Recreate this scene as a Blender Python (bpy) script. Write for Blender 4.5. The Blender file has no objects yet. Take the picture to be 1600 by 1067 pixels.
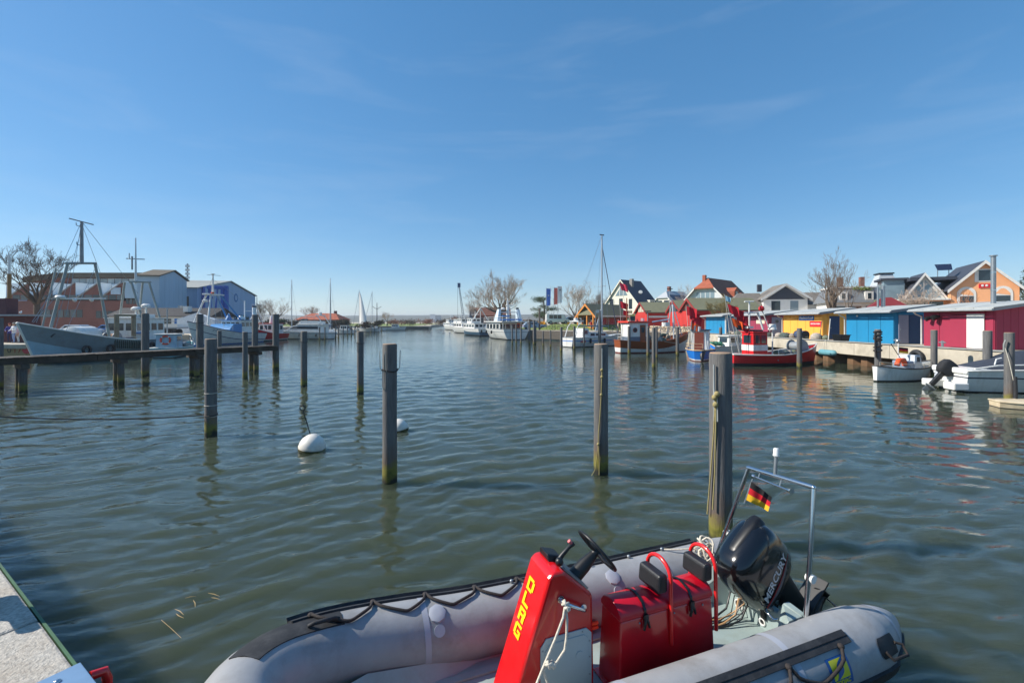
import bpy, bmesh, math, random
import numpy as np
from mathutils import Vector, Matrix, noise as mnoise
R = math.radians
PI = math.pi
SC = bpy.context.scene
COL = SC.collection
random.seed(7)

# ------------------------------------------------------------------ camera, sky, sun, exposure
CAM_H, FPX, CX, HZ = 3.1, 711.0, 800.0, 502.0      # eye height over the water, focal length / centre / horizon of the 1600 px frame
cam_data = bpy.data.cameras.new('camera')
cam_data.sensor_width = 36.0
cam_data.lens = 36.0 * FPX / 1600.0
cam_data.shift_y = -(533.5 - HZ) / 1600.0
cam_data.clip_start = 0.05
cam_data.clip_end = 20000
cam = bpy.data.objects.new('camera', cam_data)
COL.objects.link(cam)
cam.location = (0, 0, CAM_H)
cam.rotation_euler = (R(90), 0, 0)
SC.camera = cam

SUN_AZ, SUN_EL = -87.0, 38.0      # azimuth from +Y, clockwise positive
world = bpy.data.worlds.new('World')
SC.world = world
world.use_nodes = True
wn, wl = world.node_tree.nodes, world.node_tree.links
wn.clear()
w_out = wn.new('ShaderNodeOutputWorld')
w_bg = wn.new('ShaderNodeBackground')
w_sky = wn.new('ShaderNodeTexSky')
w_sky.sky_type = 'NISHITA'
w_sky.sun_disc = False
w_sky.sun_elevation = R(SUN_EL)
w_sky.sun_rotation = R(SUN_AZ)
w_sky.altitude = 0
w_sky.air_density = 0.9
w_sky.dust_density = 0.15
w_sky.ozone_density = 6.0
w_bg.inputs['Strength'].default_value = 0.15
# thin high cirrus over the whole sky
w_tc = wn.new('ShaderNodeTexCoord')
w_map = wn.new('ShaderNodeMapping'); w_map.inputs['Scale'].default_value = (1.0, 1.5, 7.0); w_map.inputs['Rotation'].default_value = (0.0, R(4), R(20)); w_map.inputs['Location'].default_value = (2.7, 1.3, 0.45)
w_n1 = wn.new('ShaderNodeTexNoise'); w_n1.inputs['Scale'].default_value = 1.9; w_n1.inputs['Detail'].default_value = 8; w_n1.inputs['Roughness'].default_value = 0.58; w_n1.inputs['Distortion'].default_value = 0.5
w_r1 = wn.new('ShaderNodeValToRGB'); w_r1.color_ramp.elements[0].position = 0.50; w_r1.color_ramp.elements[1].position = 0.9
w_r1.color_ramp.elements[1].color = (0.16, 0.16, 0.16, 1)
w_mix = wn.new('ShaderNodeMix'); w_mix.data_type = 'RGBA'
w_mix.inputs['B'].default_value = (2.7, 2.95, 3.2, 1)
wl.new(w_tc.outputs['Generated'], w_map.inputs['Vector'])
wl.new(w_map.outputs['Vector'], w_n1.inputs['Vector'])
wl.new(w_n1.outputs['Fac'], w_r1.inputs['Fac'])
wl.new(w_r1.outputs['Color'], w_mix.inputs['Factor'])
w_hs = wn.new('ShaderNodeHueSaturation'); w_hs.inputs['Saturation'].default_value = 1.53
w_ga = wn.new('ShaderNodeGamma'); w_ga.inputs['Gamma'].default_value = 0.56
wl.new(w_sky.outputs['Color'], w_ga.inputs['Color'])
wl.new(w_ga.outputs['Color'], w_hs.inputs['Color'])
wl.new(w_hs.outputs['Color'], w_mix.inputs['A'])
wl.new(w_mix.outputs['Result'], w_bg.inputs['Color'])
wl.new(w_bg.outputs['Background'], w_out.inputs['Surface'])

sun_data = bpy.data.lights.new('sun', 'SUN')
sun_data.energy = 3.35
sun_data.angle = R(0.53)
sun_data.color = (1.0, 0.94, 0.84)
sun = bpy.data.objects.new('sun', sun_data)
COL.objects.link(sun)
sun_dir = Vector((math.sin(R(SUN_AZ)) * math.cos(R(SUN_EL)), math.cos(R(SUN_AZ)) * math.cos(R(SUN_EL)), math.sin(R(SUN_EL))))
sun.rotation_euler = sun_dir.to_track_quat('Z', 'Y').to_euler()
sun.location = (-40, 10, 60)

SC.view_settings.view_transform = 'Standard'
SC.view_settings.look = 'None'
SC.view_settings.exposure = 1.0
SC.view_settings.gamma = 1.0
SC.view_settings.use_curve_mapping = False
SC.cycles.use_denoising = True
SC.cycles.max_bounces = 6
SC.cycles.caustics_reflective = False
SC.cycles.caustics_refractive = False

# ------------------------------------------------------------------ helpers
def S(r, g, b):
    f = lambda c: (c / 255 / 12.92) if c <= 10.3 else ((c / 255 + 0.055) / 1.055) ** 2.4
    return (f(r), f(g), f(b), 1.0)

MATS = {}
def mat(name, col, rough=0.6, metal=0.0, var=0.12, scale=3.0, bump=0.0, bscale=30.0, coat=0.0, stretch=None, dirt=None, dirt_amt=0.4, dscale=1.2, spec=None):
    """procedural material: base colour with noise variation, optional dirt blotches and fine relief"""
    if name in MATS:
        return MATS[name]
    m = bpy.data.materials.new(name)
    m.use_nodes = True
    nt = m.node_tree
    b = nt.nodes['Principled BSDF']
    b.inputs['Roughness'].default_value = rough
    b.inputs['Metallic'].default_value = metal
    if coat: b.inputs['Coat Weight'].default_value = coat; b.inputs['Coat Roughness'].default_value = 0.08
    if spec is not None: b.inputs['Specular IOR Level'].default_value = spec
    tc = nt.nodes.new('ShaderNodeTexCoord')
    vec = tc.outputs['Object']
    if stretch:
        mp = nt.nodes.new('ShaderNodeMapping'); mp.inputs['Scale'].default_value = stretch
        nt.links.new(vec, mp.inputs['Vector']); vec = mp.outputs['Vector']
    n = nt.nodes.new('ShaderNodeTexNoise'); n.inputs['Scale'].default_value = scale; n.inputs['Detail'].default_value = 6; n.inputs['Roughness'].default_value = 0.65
    nt.links.new(vec, n.inputs['Vector'])
    rp = nt.nodes.new('ShaderNodeMapRange'); rp.inputs['From Min'].default_value = 0.3; rp.inputs['From Max'].default_value = 0.7
    rp.inputs['To Min'].default_value = 1 - var; rp.inputs['To Max'].default_value = 1 + var
    nt.links.new(n.outputs['Fac'], rp.inputs['Value'])
    mx = nt.nodes.new('ShaderNodeMix'); mx.data_type = 'RGBA'; mx.blend_type = 'MULTIPLY'; mx.inputs['Factor'].default_value = 1.0
    mx.inputs['A'].default_value = col
    nt.links.new(rp.outputs['Result'], mx.inputs['B'])
    out = mx.outputs['Result']
    if dirt:
        n2 = nt.nodes.new('ShaderNodeTexNoise'); n2.inputs['Scale'].default_value = dscale; n2.inputs['Detail'].default_value = 8; n2.inputs['Roughness'].default_value = 0.7
        nt.links.new(vec, n2.inputs['Vector'])
        r2 = nt.nodes.new('ShaderNodeMapRange'); r2.inputs['From Min'].default_value = 0.48; r2.inputs['From Max'].default_value = 0.68; r2.inputs['To Max'].default_value = dirt_amt
        nt.links.new(n2.outputs['Fac'], r2.inputs['Value'])
        m2 = nt.nodes.new('ShaderNodeMix'); m2.data_type = 'RGBA'; m2.inputs['B'].default_value = dirt
        nt.links.new(r2.outputs['Result'], m2.inputs['Factor']); nt.links.new(out, m2.inputs['A'])
        out = m2.outputs['Result']
    nt.links.new(out, b.inputs['Base Color'])
    if bump:
        n3 = nt.nodes.new('ShaderNodeTexNoise'); n3.inputs['Scale'].default_value = bscale; n3.inputs['Detail'].default_value = 4
        nt.links.new(vec, n3.inputs['Vector'])
        bp = nt.nodes.new('ShaderNodeBump'); bp.inputs['Strength'].default_value = min(1, bump); bp.inputs['Distance'].default_value = 0.01
        nt.links.new(n3.outputs['Fac'], bp.inputs['Height']); nt.links.new(bp.outputs['Normal'], b.inputs['Normal'])
    MATS[name] = m
    return m

def at(px, py, d):
    """point of the place at depth d seen at this pixel of the 1600 px frame"""
    return Vector(((px - CX) / FPX * d, d, CAM_H - (py - HZ) * d / FPX))
def gx(px, d):
    return (px - CX) / FPX * d
def zz(py, d):
    return CAM_H - (py - HZ) * d / FPX

class MB:
    """collects shapes; build() links them as one mesh object"""
    def __init__(self, M=None):
        self.v, self.f, self.M = [], [], M
    def add(self, vs, fs):
        o = len(self.v)
        if self.M is not None:
            vs = [self.M @ Vector(p) for p in vs]
        self.v.extend([tuple(p) for p in vs])
        self.f.extend([tuple(i + o for i in f) for f in fs])
        return self
    def box(self, x0, x1, y0, y1, z0, z1):
        return self.add([(x0, y0, z0), (x1, y0, z0), (x1, y1, z0), (x0, y1, z0), (x0, y0, z1), (x1, y0, z1), (x1, y1, z1), (x0, y1, z1)],
                        [(0, 3, 2, 1), (4, 5, 6, 7), (0, 1, 5, 4), (1, 2, 6, 5), (2, 3, 7, 6), (3, 0, 4, 7)])
    def hexa(self, p):      # 8 points: bottom loop 4, top loop 4
        return self.add(p, [(0, 3, 2, 1), (4, 5, 6, 7), (0, 1, 5, 4), (1, 2, 6, 5), (2, 3, 7, 6), (3, 0, 4, 7)])
    def quad(self, *p):
        return self.add(p, [tuple(range(len(p)))])
    def prism(self, poly, a, b, axis='y'):
        """2D polygon extruded along an axis: y -> poly is (x,z); x -> (y,z); z -> (x,y)"""
        n = len(poly)
        if axis == 'y': mk = lambda p, t: (p[0], t, p[1])
        elif axis == 'x': mk = lambda p, t: (t, p[0], p[1])
        else: mk = lambda p, t: (p[0], p[1], t)
        vs = [mk(p, a) for p in poly] + [mk(p, b) for p in poly]
        fs = [tuple(range(n)), tuple(range(2 * n - 1, n - 1, -1))] + [(i, i + n, (i + 1) % n + n, (i + 1) % n) for i in range(n)]
        return self.add(vs, fs)
    def tube(self, pts, r, n=8, cap=True, closed=False):
        pts = [Vector(p) for p in pts]
        m = len(pts)
        rs = r if isinstance(r, (list, tuple)) else [r] * m
        rings, ref = [], None
        for i, p in enumerate(pts):
            if closed: t = pts[(i + 1) % m] - pts[i - 1]
            else: t = pts[min(i + 1, m - 1)] - pts[max(i - 1, 0)]
            if t.length < 1e-9: t = Vector((0, 0, 1))
            t.normalize()
            if ref is None:
                ref = Vector((0, 0, 1)) if abs(t.z) < 0.9 else Vector((1, 0, 0))
            u = ref - t * ref.dot(t)
            if u.length < 1e-6: u = t.orthogonal()
            u.normalize(); ref = u
            w = t.cross(u)
            rings.append([p + (u * math.cos(2 * PI * k / n) + w * math.sin(2 * PI * k / n)) * rs[i] for k in range(n)])
        vs = [q for rg in rings for q in rg]
        fs = []
        L = m if closed else m - 1
        for i in range(L):
            a, b = i * n, ((i + 1) % m) * n
            for k in range(n):
                fs.append((a + k, a + (k + 1) % n, b + (k + 1) % n, b + k))
        if cap and not closed:
            fs.append(tuple(range(n - 1, -1, -1))); fs.append(tuple((m - 1) * n + k for k in range(n)))
        return self.add(vs, fs)
    def cyl(self, p0, p1, r0, r1=None, n=10):
        return self.tube([p0, p1], [r0, r0 if r1 is None else r1], n)
    def loft(self, rings, closed=True, caps=True):
        n = len(rings[0]); vs = [q for rg in rings for q in rg]; fs = []
        for i in range(len(rings) - 1):
            for k in range(n if closed else n - 1):
                fs.append((i * n + k, i * n + (k + 1) % n, (i + 1) * n + (k + 1) % n, (i + 1) * n + k))
        if caps and closed:
            fs.append(tuple(range(n - 1, -1, -1))); fs.append(tuple((len(rings) - 1) * n + k for k in range(n)))
        return self.add(vs, fs)
    def ball(self, c, r, sx=1, sy=1, sz=1, nu=14, nv=9):
        vs, fs = [(c[0], c[1], c[2] - r * sz)], []
        for j in range(1, nv):
            a = -PI / 2 + PI * j / nv
            for i in range(nu):
                b = 2 * PI * i / nu
                vs.append((c[0] + r * sx * math.cos(a) * math.cos(b), c[1] + r * sy * math.cos(a) * math.sin(b), c[2] + r * sz * math.sin(a)))
        vs.append((c[0], c[1], c[2] + r * sz))
        for i in range(nu):
            fs.append((0, 1 + (i + 1) % nu, 1 + i))
            for j in range(nv - 2):
                a, b = 1 + j * nu, 1 + (j + 1) * nu
                fs.append((a + i, a + (i + 1) % nu, b + (i + 1) % nu, b + i))
            a = 1 + (nv - 2) * nu
            fs.append((a + i, a + (i + 1) % nu, len(vs) - 1))
        return self.add(vs, fs)
    def build(self, name, m, parent=None, smooth=False, bevel=0.0, seg=2):
        me = bpy.data.meshes.new(name)
        me.from_pydata(self.v, [], self.f)
        if smooth is not False:
            me.polygons.foreach_set('use_smooth', [True] * len(me.polygons))
            if smooth is not True:
                try: me.set_sharp_from_angle(angle=R(smooth))
                except Exception: pass
        me.materials.append(m)
        bm = bmesh.new(); bm.from_mesh(me); bmesh.ops.recalc_face_normals(bm, faces=bm.faces); bm.to_mesh(me); bm.free()
        me.update()
        o = bpy.data.objects.new(name, me)
        COL.objects.link(o)
        if parent is not None: o.parent = parent
        if bevel:
            md = o.modifiers.new('bevel', 'BEVEL'); md.width = bevel; md.segments = seg; md.limit_method = 'ANGLE'; md.angle_limit = R(35)
            md.harden_normals = False
        return o

def box(name, m, parent, x0, x1, y0, y1, z0, z1, bevel=0.0):
    return MB().box(x0, x1, y0, y1, z0, z1).build(name, m, parent, bevel=bevel)
def rod(name, m, parent, pts, r, n=8, smooth=50):
    return MB().tube(pts, r, n).build(name, m, parent, smooth=smooth)

def tag(o, label=None, cat=None, group=None, kind=None):
    if label: o['label'] = label
    if cat: o['category'] = cat
    if group: o['group'] = group
    if kind: o['kind'] = kind
    return o
def thing(name, label, cat, loc=(0, 0, 0), rz=0.0, group=None):
    o = bpy.data.objects.new(name, None)
    COL.objects.link(o)
    o.empty_display_size = 0.3
    o.location = loc; o.rotation_euler = (0, 0, rz)
    return tag(o, label, cat, group)
def copy_tree(o, parent=None):
    c = o.copy(); COL.objects.link(c); c.parent = parent
    for ch in list(o.children): copy_tree(ch, c)
    return c
def text(name, s, size, m, parent, M, extrude=0.002, bold=0.0, spacing=1.0, align='CENTER', shear=0.0):
    cu = bpy.data.curves.new(name, 'FONT')
    cu.body = s; cu.size = size; cu.extrude = extrude; cu.offset = bold; cu.space_character = spacing
    cu.align_x = align; cu.align_y = 'CENTER'; cu.shear = shear; cu.resolution_u = 3
    t = bpy.data.objects.new(name, cu); COL.objects.link(t)
    dg = bpy.context.evaluated_depsgraph_get()
    me = bpy.data.meshes.new_from_object(t.evaluated_get(dg))
    bpy.data.objects.remove(t); bpy.data.curves.remove(cu)
    me.transform(M); me.materials.clear(); me.materials.append(m); me.name = name
    o = bpy.data.objects.new(name, me); COL.objects.link(o); o.parent = parent
    return o
def basis(origin, xa, ya):
    x = Vector(xa).normalized(); z = x.cross(Vector(ya)).normalized(); y = z.cross(x)
    M = Matrix((x, y, z)).transposed().to_4x4(); M.translation = Vector(origin)
    return M

# ------------------------------------------------------------------ materials
WHITE = mat('white_gelcoat', S(224, 224, 220), 0.3, var=0.07, scale=1.5, stretch=(1.4, 1.4, 0.35), dirt=S(160, 148, 126), dirt_amt=0.38, dscale=1.6)
WHITEP = mat('white_paint', S(222, 220, 214), 0.5, var=0.06, scale=2, dirt=S(160, 150, 135), dirt_amt=0.3)
CREAM = mat('cream_plaster', S(224, 218, 202), 0.85, var=0.05, scale=0.8, bump=0.2, bscale=20)
STEEL = mat('galvanised_steel', S(150, 156, 160), 0.42, 0.7, var=0.12, scale=8)
CHROME = mat('stainless_tube', S(200, 203, 206), 0.16, 1.0, var=0.04)
GREYST = mat('grey_painted_steel', S(138, 146, 152), 0.5, 0.1, var=0.1, scale=3, dirt=S(110, 85, 65), dirt_amt=0.35, dscale=2)
DARKST = mat('dark_steel', S(45, 48, 52), 0.5, 0.3, var=0.15)
BLACK = mat('black_plastic', S(22, 23, 25), 0.42, var=0.15, scale=12)
RUBBER = mat('black_rubber', S(36, 37, 40), 0.7, var=0.25, scale=9, dirt=S(85, 85, 85), dirt_amt=0.35, dscale=6, bump=0.2, bscale=60)
GLASS = mat('dark_glass', S(42, 54, 62), 0.06, var=0.2, scale=0.6, spec=0.8)
GLASSL = mat('pale_glass', S(120, 140, 150), 0.08, var=0.15, scale=0.6, spec=0.8)
WOODB = mat('varnished_wood', S(140, 72, 34), 0.38, var=0.25, scale=3, stretch=(1, 1, 14), dirt=S(80, 40, 22), dirt_amt=0.5, dscale=1.5)
TIMBER = mat('weathered_timber', S(104, 96, 86), 0.85, var=0.28, scale=4, stretch=(6, 6, 0.6), bump=0.5, bscale=14)
TIMBERD = mat('dark_wet_timber', S(62, 54, 46), 0.8, var=0.3, scale=3, bump=0.5, bscale=12, dirt=S(120, 116, 105), dirt_amt=0.35, dscale=2)
CONC = mat('quay_concrete', S(186, 177, 160), 0.9, var=0.14, scale=0.9, bump=0.35, bscale=25, dirt=S(120, 110, 92), dirt_amt=0.5, dscale=0.7)
GRANITE = mat('granite_slab', S(172, 166, 156), 0.85, var=0.38, scale=55, bump=0.8, bscale=90, dirt=S(150, 128, 102), dirt_amt=0.4, dscale=2.2)
RUST = mat('rusty_sheet_pile', S(112, 84, 60), 0.9, var=0.3, scale=1.4, bump=0.5, bscale=12, dirt=S(60, 58, 42), dirt_amt=0.6, dscale=1.0)
ROPEW = mat('white_rope', S(205, 198, 182), 0.8, var=0.2, scale=60, bump=0.5, bscale=120)
ROPEY = mat('yellow_old_rope', S(156, 142, 94), 0.85, var=0.25, scale=40, bump=0.4, bscale=100)
ROPEB = mat('black_rope', S(48, 42, 40), 0.8, var=0.25, scale=60, bump=0.5, bscale=140)
REDP = mat('red_gelcoat', S(206, 18, 22), 0.26, var=0.07, scale=3, coat=0.4, dirt=S(170, 40, 36), dirt_amt=0.35, dscale=5)
REDDK = mat('dark_red_gelcoat', S(196, 18, 30), 0.22, var=0.08, scale=3, coat=0.5, dirt=S(140, 30, 34), dirt_amt=0.4, dscale=4)
REDB = mat('red_boat_paint', S(200, 30, 36), 0.4, var=0.1, scale=1.5, dirt=S(130, 40, 38), dirt_amt=0.4)
REDCLOTH = mat('red_flag_cloth', S(196, 22, 42), 0.8, var=0.15, scale=6)
ORANGECLOTH = mat('orange_flag_cloth', S(240, 92, 30), 0.8, var=0.12, scale=6)
ORANGE = mat('orange_plastic', S(226, 84, 36), 0.5, var=0.1)
BLUEB = mat('blue_boat_paint', S(32, 112, 196), 0.35, var=0.1, scale=1.5)
BLUEP = mat('bright_blue_paint', S(40, 110, 180), 0.5, var=0.1, scale=1.5)
FIBRE = mat('pale_grey_green_fibreglass', S(150, 166, 164), 0.45, var=0.08, scale=2.5, dirt=S(120, 116, 92), dirt_amt=0.35, dscale=3)
TUBE = mat('grey_inflatable_fabric', S(150, 151, 153), 0.45, var=0.1, scale=3.5, bump=0.3, bscale=9, dirt=S(118, 114, 108), dirt_amt=0.5, dscale=3.2)
TUBED = mat('seam_tape_grey', S(160, 164, 174), 0.4, var=0.05)
BRICK = mat('red_brick', S(126, 82, 72), 0.9, var=0.22, scale=6, dirt=S(90, 60, 52), dirt_amt=0.4, dscale=0.5)
BARK = mat('bark', S(92, 80, 68), 0.95, var=0.25, scale=5, bump=0.5, bscale=18)
TWIG = mat('bare_twigs', S(120, 104, 88), 0.95, var=0.25, scale=2)
GRASS = mat('grass', S(112, 128, 58), 0.95, var=0.3, scale=2.2, bump=0.6, bscale=14, dirt=S(130, 118, 76), dirt_amt=0.5, dscale=0.6)
PAVE = mat('pale_paving', S(182, 170, 150), 0.9, var=0.12, scale=1.5, bump=0.3, bscale=18, dirt=S(140, 128, 108), dirt_amt=0.4, dscale=0.4)
def pile_mat():
    """grey wood / steel pile, rust and green weed creeping up from the water"""
    m = mat('pile_surface', S(94, 93, 93), 0.8, var=0.32, scale=4, stretch=(5, 5, 0.5), bump=0.7, bscale=12, dirt=S(140, 134, 122), dirt_amt=0.45, dscale=1.6)
    nt = m.node_tree; b = nt.nodes['Principled BSDF']
    src = b.inputs['Base Color'].links[0].from_socket
    geo = nt.nodes.new('ShaderNodeNewGeometry'); sp = nt.nodes.new('ShaderNodeSeparateXYZ')
    nt.links.new(geo.outputs['Position'], sp.inputs['Vector'])
    nz = nt.nodes.new('ShaderNodeTexNoise'); nz.inputs['Scale'].default_value = 6.0; nz.inputs['Detail'].default_value = 5
    nt.links.new(geo.outputs['Position'], nz.inputs['Vector'])
    def band(lo, hi, amp, color, src):
        ad = nt.nodes.new('ShaderNodeMath'); ad.operation = 'MULTIPLY_ADD'
        ad.inputs[1].default_value = amp; nt.links.new(nz.outputs['Fac'], ad.inputs[0]); nt.links.new(sp.outputs['Z'], ad.inputs[2])
        r = nt.nodes.new('ShaderNodeMapRange'); r.inputs['From Min'].default_value = lo; r.inputs['From Max'].default_value = hi
        r.inputs['To Min'].default_value = 1; r.inputs['To Max'].default_value = 0
        nt.links.new(ad.outputs[0], r.inputs['Value'])
        mx = nt.nodes.new('ShaderNodeMix'); mx.data_type = 'RGBA'; mx.inputs['B'].default_value = color
        nt.links.new(r.outputs['Result'], mx.inputs['Factor']); nt.links.new(src, mx.inputs['A'])
        return mx.outputs['Result']
    s = band(0.5, 1.15, 0.7, S(106, 84, 66), src)
    s = band(0.46, 0.72, 0.55, S(122, 118, 42), s)
    s = band(0.30, 0.48, 0.5, S(34, 34, 26), s)
    nt.links.new(s, b.inputs['Base Color'])
    return m
PILE = pile_mat()
PILETOP = mat('weathered_pile_end', S(158, 134, 110), 0.9, var=0.3, scale=8, bump=0.4, bscale=30, dirt=S(150, 86, 52), dirt_amt=0.6, dscale=4)
def flag_mat(name, bands, axis='Z'):
    """cloth in horizontal bands along generated axis: list of (stop, colour)"""
    m = bpy.data.materials.new(name); m.use_nodes = True; MATS[name] = m
    nt = m.node_tree; b = nt.nodes['Principled BSDF']; b.inputs['Roughness'].default_value = 0.85
    tc = nt.nodes.new('ShaderNodeTexCoord'); sp = nt.nodes.new('ShaderNodeSeparateXYZ'); rp = nt.nodes.new('ShaderNodeValToRGB')
    nt.links.new(tc.outputs['UV'], sp.inputs['Vector'])
    rp.color_ramp.interpolation = 'CONSTANT'
    for i, (p, c) in enumerate(bands):
        e = rp.color_ramp.elements[i] if i < 2 else rp.color_ramp.elements.new(p)
        e.position = p; e.color = c
    nt.links.new(sp.outputs['Y'], rp.inputs['Fac']); nt.links.new(rp.outputs['Color'], b.inputs['Base Color'])
    return m
FLAGDE = flag_mat('german_flag_cloth', [(0.0, S(228, 176, 30)), (0.34, S(196, 18, 36)), (0.67, S(28, 26, 28))])
def cloth(name, m, parent, p00, p10, p01, p11, amp=0.04, waves=1.6, nu=10, nv=6, ph=0.0, thick=0.004):
    """rippling rectangular cloth, real thickness; UV y runs from the p0x edge to the p1x edge"""
    p00, p10, p01, p11 = map(Vector, (p00, p10, p01, p11))
    nrm = (p10 - p00).cross(p01 - p00).normalized()
    me = bpy.data.meshes.new(name); vs, fs, uv = [], [], []
    for side in (0, 1):
        for j in range(nv + 1):
            for i in range(nu + 1):
                u, v = i / nu, j / nv
                p = (p00 * (1 - u) + p10 * u) * (1 - v) + (p01 * (1 - u) + p11 * u) * v
                p = p + nrm * (amp * u ** 0.6 * math.sin(2 * PI * waves * u + ph + 1.1 * v) + side * thick)
                vs.append(tuple(p)); uv.append((u, v))
    N = (nu + 1) * (nv + 1)
    for j in range(nv):
        for i in range(nu):
            a = j * (nu + 1) + i
            fs.append((a, a + 1, a + nu + 2, a + nu + 1)); fs.append((N + a, N + a + nu + 1, N + a + nu + 2, N + a + 1))
    me.from_pydata(vs, [], fs)
    ul = me.uv_layers.new(name='UVMap')
    for lp in me.loops: ul.data[lp.index].uv = uv[lp.vertex_index]
    me.polygons.foreach_set('use_smooth', [True] * len(me.polygons)); me.materials.append(m); me.update()
    o = bpy.data.objects.new(name, me); COL.objects.link(o); o.parent = parent
    return o
# ------------------------------------------------------------------ water
def water():
    rng = np.random.default_rng(5)
    ys = [-8.0, -4.0, -1.0, 0.6, 1.2]
    while ys[-1] < 150: ys.append(ys[-1] + max(0.045, 0.0098 * abs(ys[-1])))
    while ys[-1] < 900: ys.append(ys[-1] * 1.06)
    ys = np.array(ys)
    xs = [0.0]
    while xs[-1] < 95: xs.append(xs[-1] + max(0.055, 0.0135 * xs[-1]))
    while xs[-1] < 500: xs.append(xs[-1] * 1.08)
    xs = np.array(xs); xs = np.concatenate([-xs[:0:-1], xs])
    dx = np.gradient(xs); dy = np.gradient(ys)
    X, Y = np.meshgrid(xs, ys); SP = np.maximum(*np.meshgrid(dx, dy))
    Z = np.zeros_like(X)
    wx = X + 0.22 * np.sin(0.9 * Y + 0.4 * X) + 0.1 * np.sin(2.3 * Y - 1.1 * X)      # bends the crests so that they never line up
    wy = Y + 0.22 * np.sin(0.8 * X - 0.3 * Y + 1.0) + 0.1 * np.sin(2.1 * X + 0.7 * Y)
    for k in range(76):
        lam = 0.13 * (1.35 / 0.13) ** (rng.random() ** 1.15)
        ang = R(102) + rng.normal(0, R(30))
        kk = 2 * PI / lam
        amp = 0.0047 * lam ** 0.95
        ph = rng.random() * 2 * PI
        th = kk * (wx * math.cos(ang) + wy * math.sin(ang)) + ph
        w = np.clip(lam / (2.6 * SP) - 0.6, 0, 1)
        env = 0.75 + 0.5 * np.sin(X * 0.31 * math.sin(k) + Y * 0.23 * math.cos(k * 2.1) + k)
        Z += amp * w * env * (np.sin(th) + 0.3 * np.sin(2 * th + 0.5) + 0.1 * np.sin(3 * th + 0.9))
    lee = np.clip((X - 6) / 11, 0, 1); Z *= 1 - 0.6 * lee * lee * (3 - 2 * lee)
    ny, nx = X.shape
    V = np.stack([X, Y, Z], -1).reshape(-1, 3)
    i = np.arange(ny - 1)[:, None] * nx + np.arange(nx - 1)[None, :]
    F = np.stack([i, i + 1, i + nx + 1, i + nx], -1).reshape(-1, 4)
    # skirt that carries the sheet on to the horizon
    n0 = len(V)
    B = 9000.0
    border = list(range(0, nx)) + [nx * (j + 1) - 1 for j in range(1, ny)] + [nx * (ny - 1) + q for q in range(nx - 2, -1, -1)] + [nx * j for j in range(ny - 2, 0, -1)]
    c = np.array([0.0, 400.0])
    out = []
    for b_ in border:
        p = V[b_, :2] - c
        s = B / max(abs(p[0]) , abs(p[1]))
        q = c + p * s
        out.append((q[0], q[1], 0.0))
    V = np.concatenate([V, np.array(out)])
    m = len(border)
    F2 = np.array([[border[q], border[(q + 1) % m], n0 + (q + 1) % m, n0 + q] for q in range(m)])
    F = np.concatenate([F, F2])
    me = bpy.data.meshes.new('water')
    me.vertices.add(len(V)); me.vertices.foreach_set('co', V.ravel())
    me.loops.add(F.size); me.loops.foreach_set('vertex_index', F.ravel().astype(np.int32))
    me.polygons.add(len(F)); me.polygons.foreach_set('loop_start', np.arange(0, F.size, 4, dtype=np.int32))
    me.update(calc_edges=True); me.validate()
    me.polygons.foreach_set('use_smooth', [True] * len(me.polygons))
    mt = bpy.data.materials.new('harbour_water'); mt.use_nodes = True
    nt = mt.node_tree; b = nt.nodes['Principled BSDF']
    b.inputs['Base Color'].default_value = (0.046, 0.058, 0.037, 1)
    b.inputs['Roughness'].default_value = 0.05
    b.inputs['IOR'].default_value = 1.333
    b.inputs['Subsurface Weight'].default_value = 1.0; b.inputs['Subsurface Radius'].default_value = (1.0, 1.1, 0.7); b.inputs['Subsurface Scale'].default_value = 4.0
    tc = nt.nodes.new('ShaderNodeTexCoord')
    gust = nt.nodes.new('ShaderNodeTexNoise'); gust.inputs['Scale'].default_value = 0.11; gust.inputs['Detail'].default_value = 2
    nt.links.new(tc.outputs['Object'], gust.inputs['Vector'])
    sx = nt.nodes.new('ShaderNodeSeparateXYZ'); nt.links.new(tc.outputs['Object'], sx.inputs['Vector'])
    lee = nt.nodes.new('ShaderNodeMapRange'); lee.inputs['From Min'].default_value = 6; lee.inputs['From Max'].default_value = 17; lee.inputs['To Min'].default_value = 1.0; lee.inputs['To Max'].default_value = 0.25
    nt.links.new(sx.outputs['X'], lee.inputs['Value'])
    gr = nt.nodes.new('ShaderNodeMapRange'); gr.inputs['From Min'].default_value = 0.35; gr.inputs['From Max'].default_value = 0.65; gr.inputs['To Min'].default_value = 0.6; gr.inputs['To Max'].default_value = 1.3
    nt.links.new(gust.outputs['Fac'], gr.inputs['Value'])
    wind = nt.nodes.new('ShaderNodeMath'); wind.operation = 'MULTIPLY'; nt.links.new(lee.outputs['Result'], wind.inputs[0]); nt.links.new(gr.outputs['Result'], wind.inputs[1])
    prev = None
    for sc, st, strength, dist, rot in ((1.3, (0.45, 1.5, 1), 0.24, 0.06, 10), (2.8, (0.5, 1.5, 1), 0.36, 0.033, 14), (7.5, (0.55, 1.5, 1), 0.34, 0.012, 20)):
        mp = nt.nodes.new('ShaderNodeMapping'); mp.inputs['Scale'].default_value = st; mp.inputs['Rotation'].default_value = (0, 0, R(-rot))
        nz = nt.nodes.new('ShaderNodeTexNoise'); nz.inputs['Scale'].default_value = sc; nz.inputs['Detail'].default_value = 3; nz.inputs['Roughness'].default_value = 0.5; nz.inputs['Distortion'].default_value = 0.6
        nt.links.new(tc.outputs['Object'], mp.inputs['Vector']); nt.links.new(mp.outputs['Vector'], nz.inputs['Vector'])
        bp = nt.nodes.new('ShaderNodeBump'); bp.inputs['Strength'].default_value = strength; bp.inputs['Distance'].default_value = dist
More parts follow.
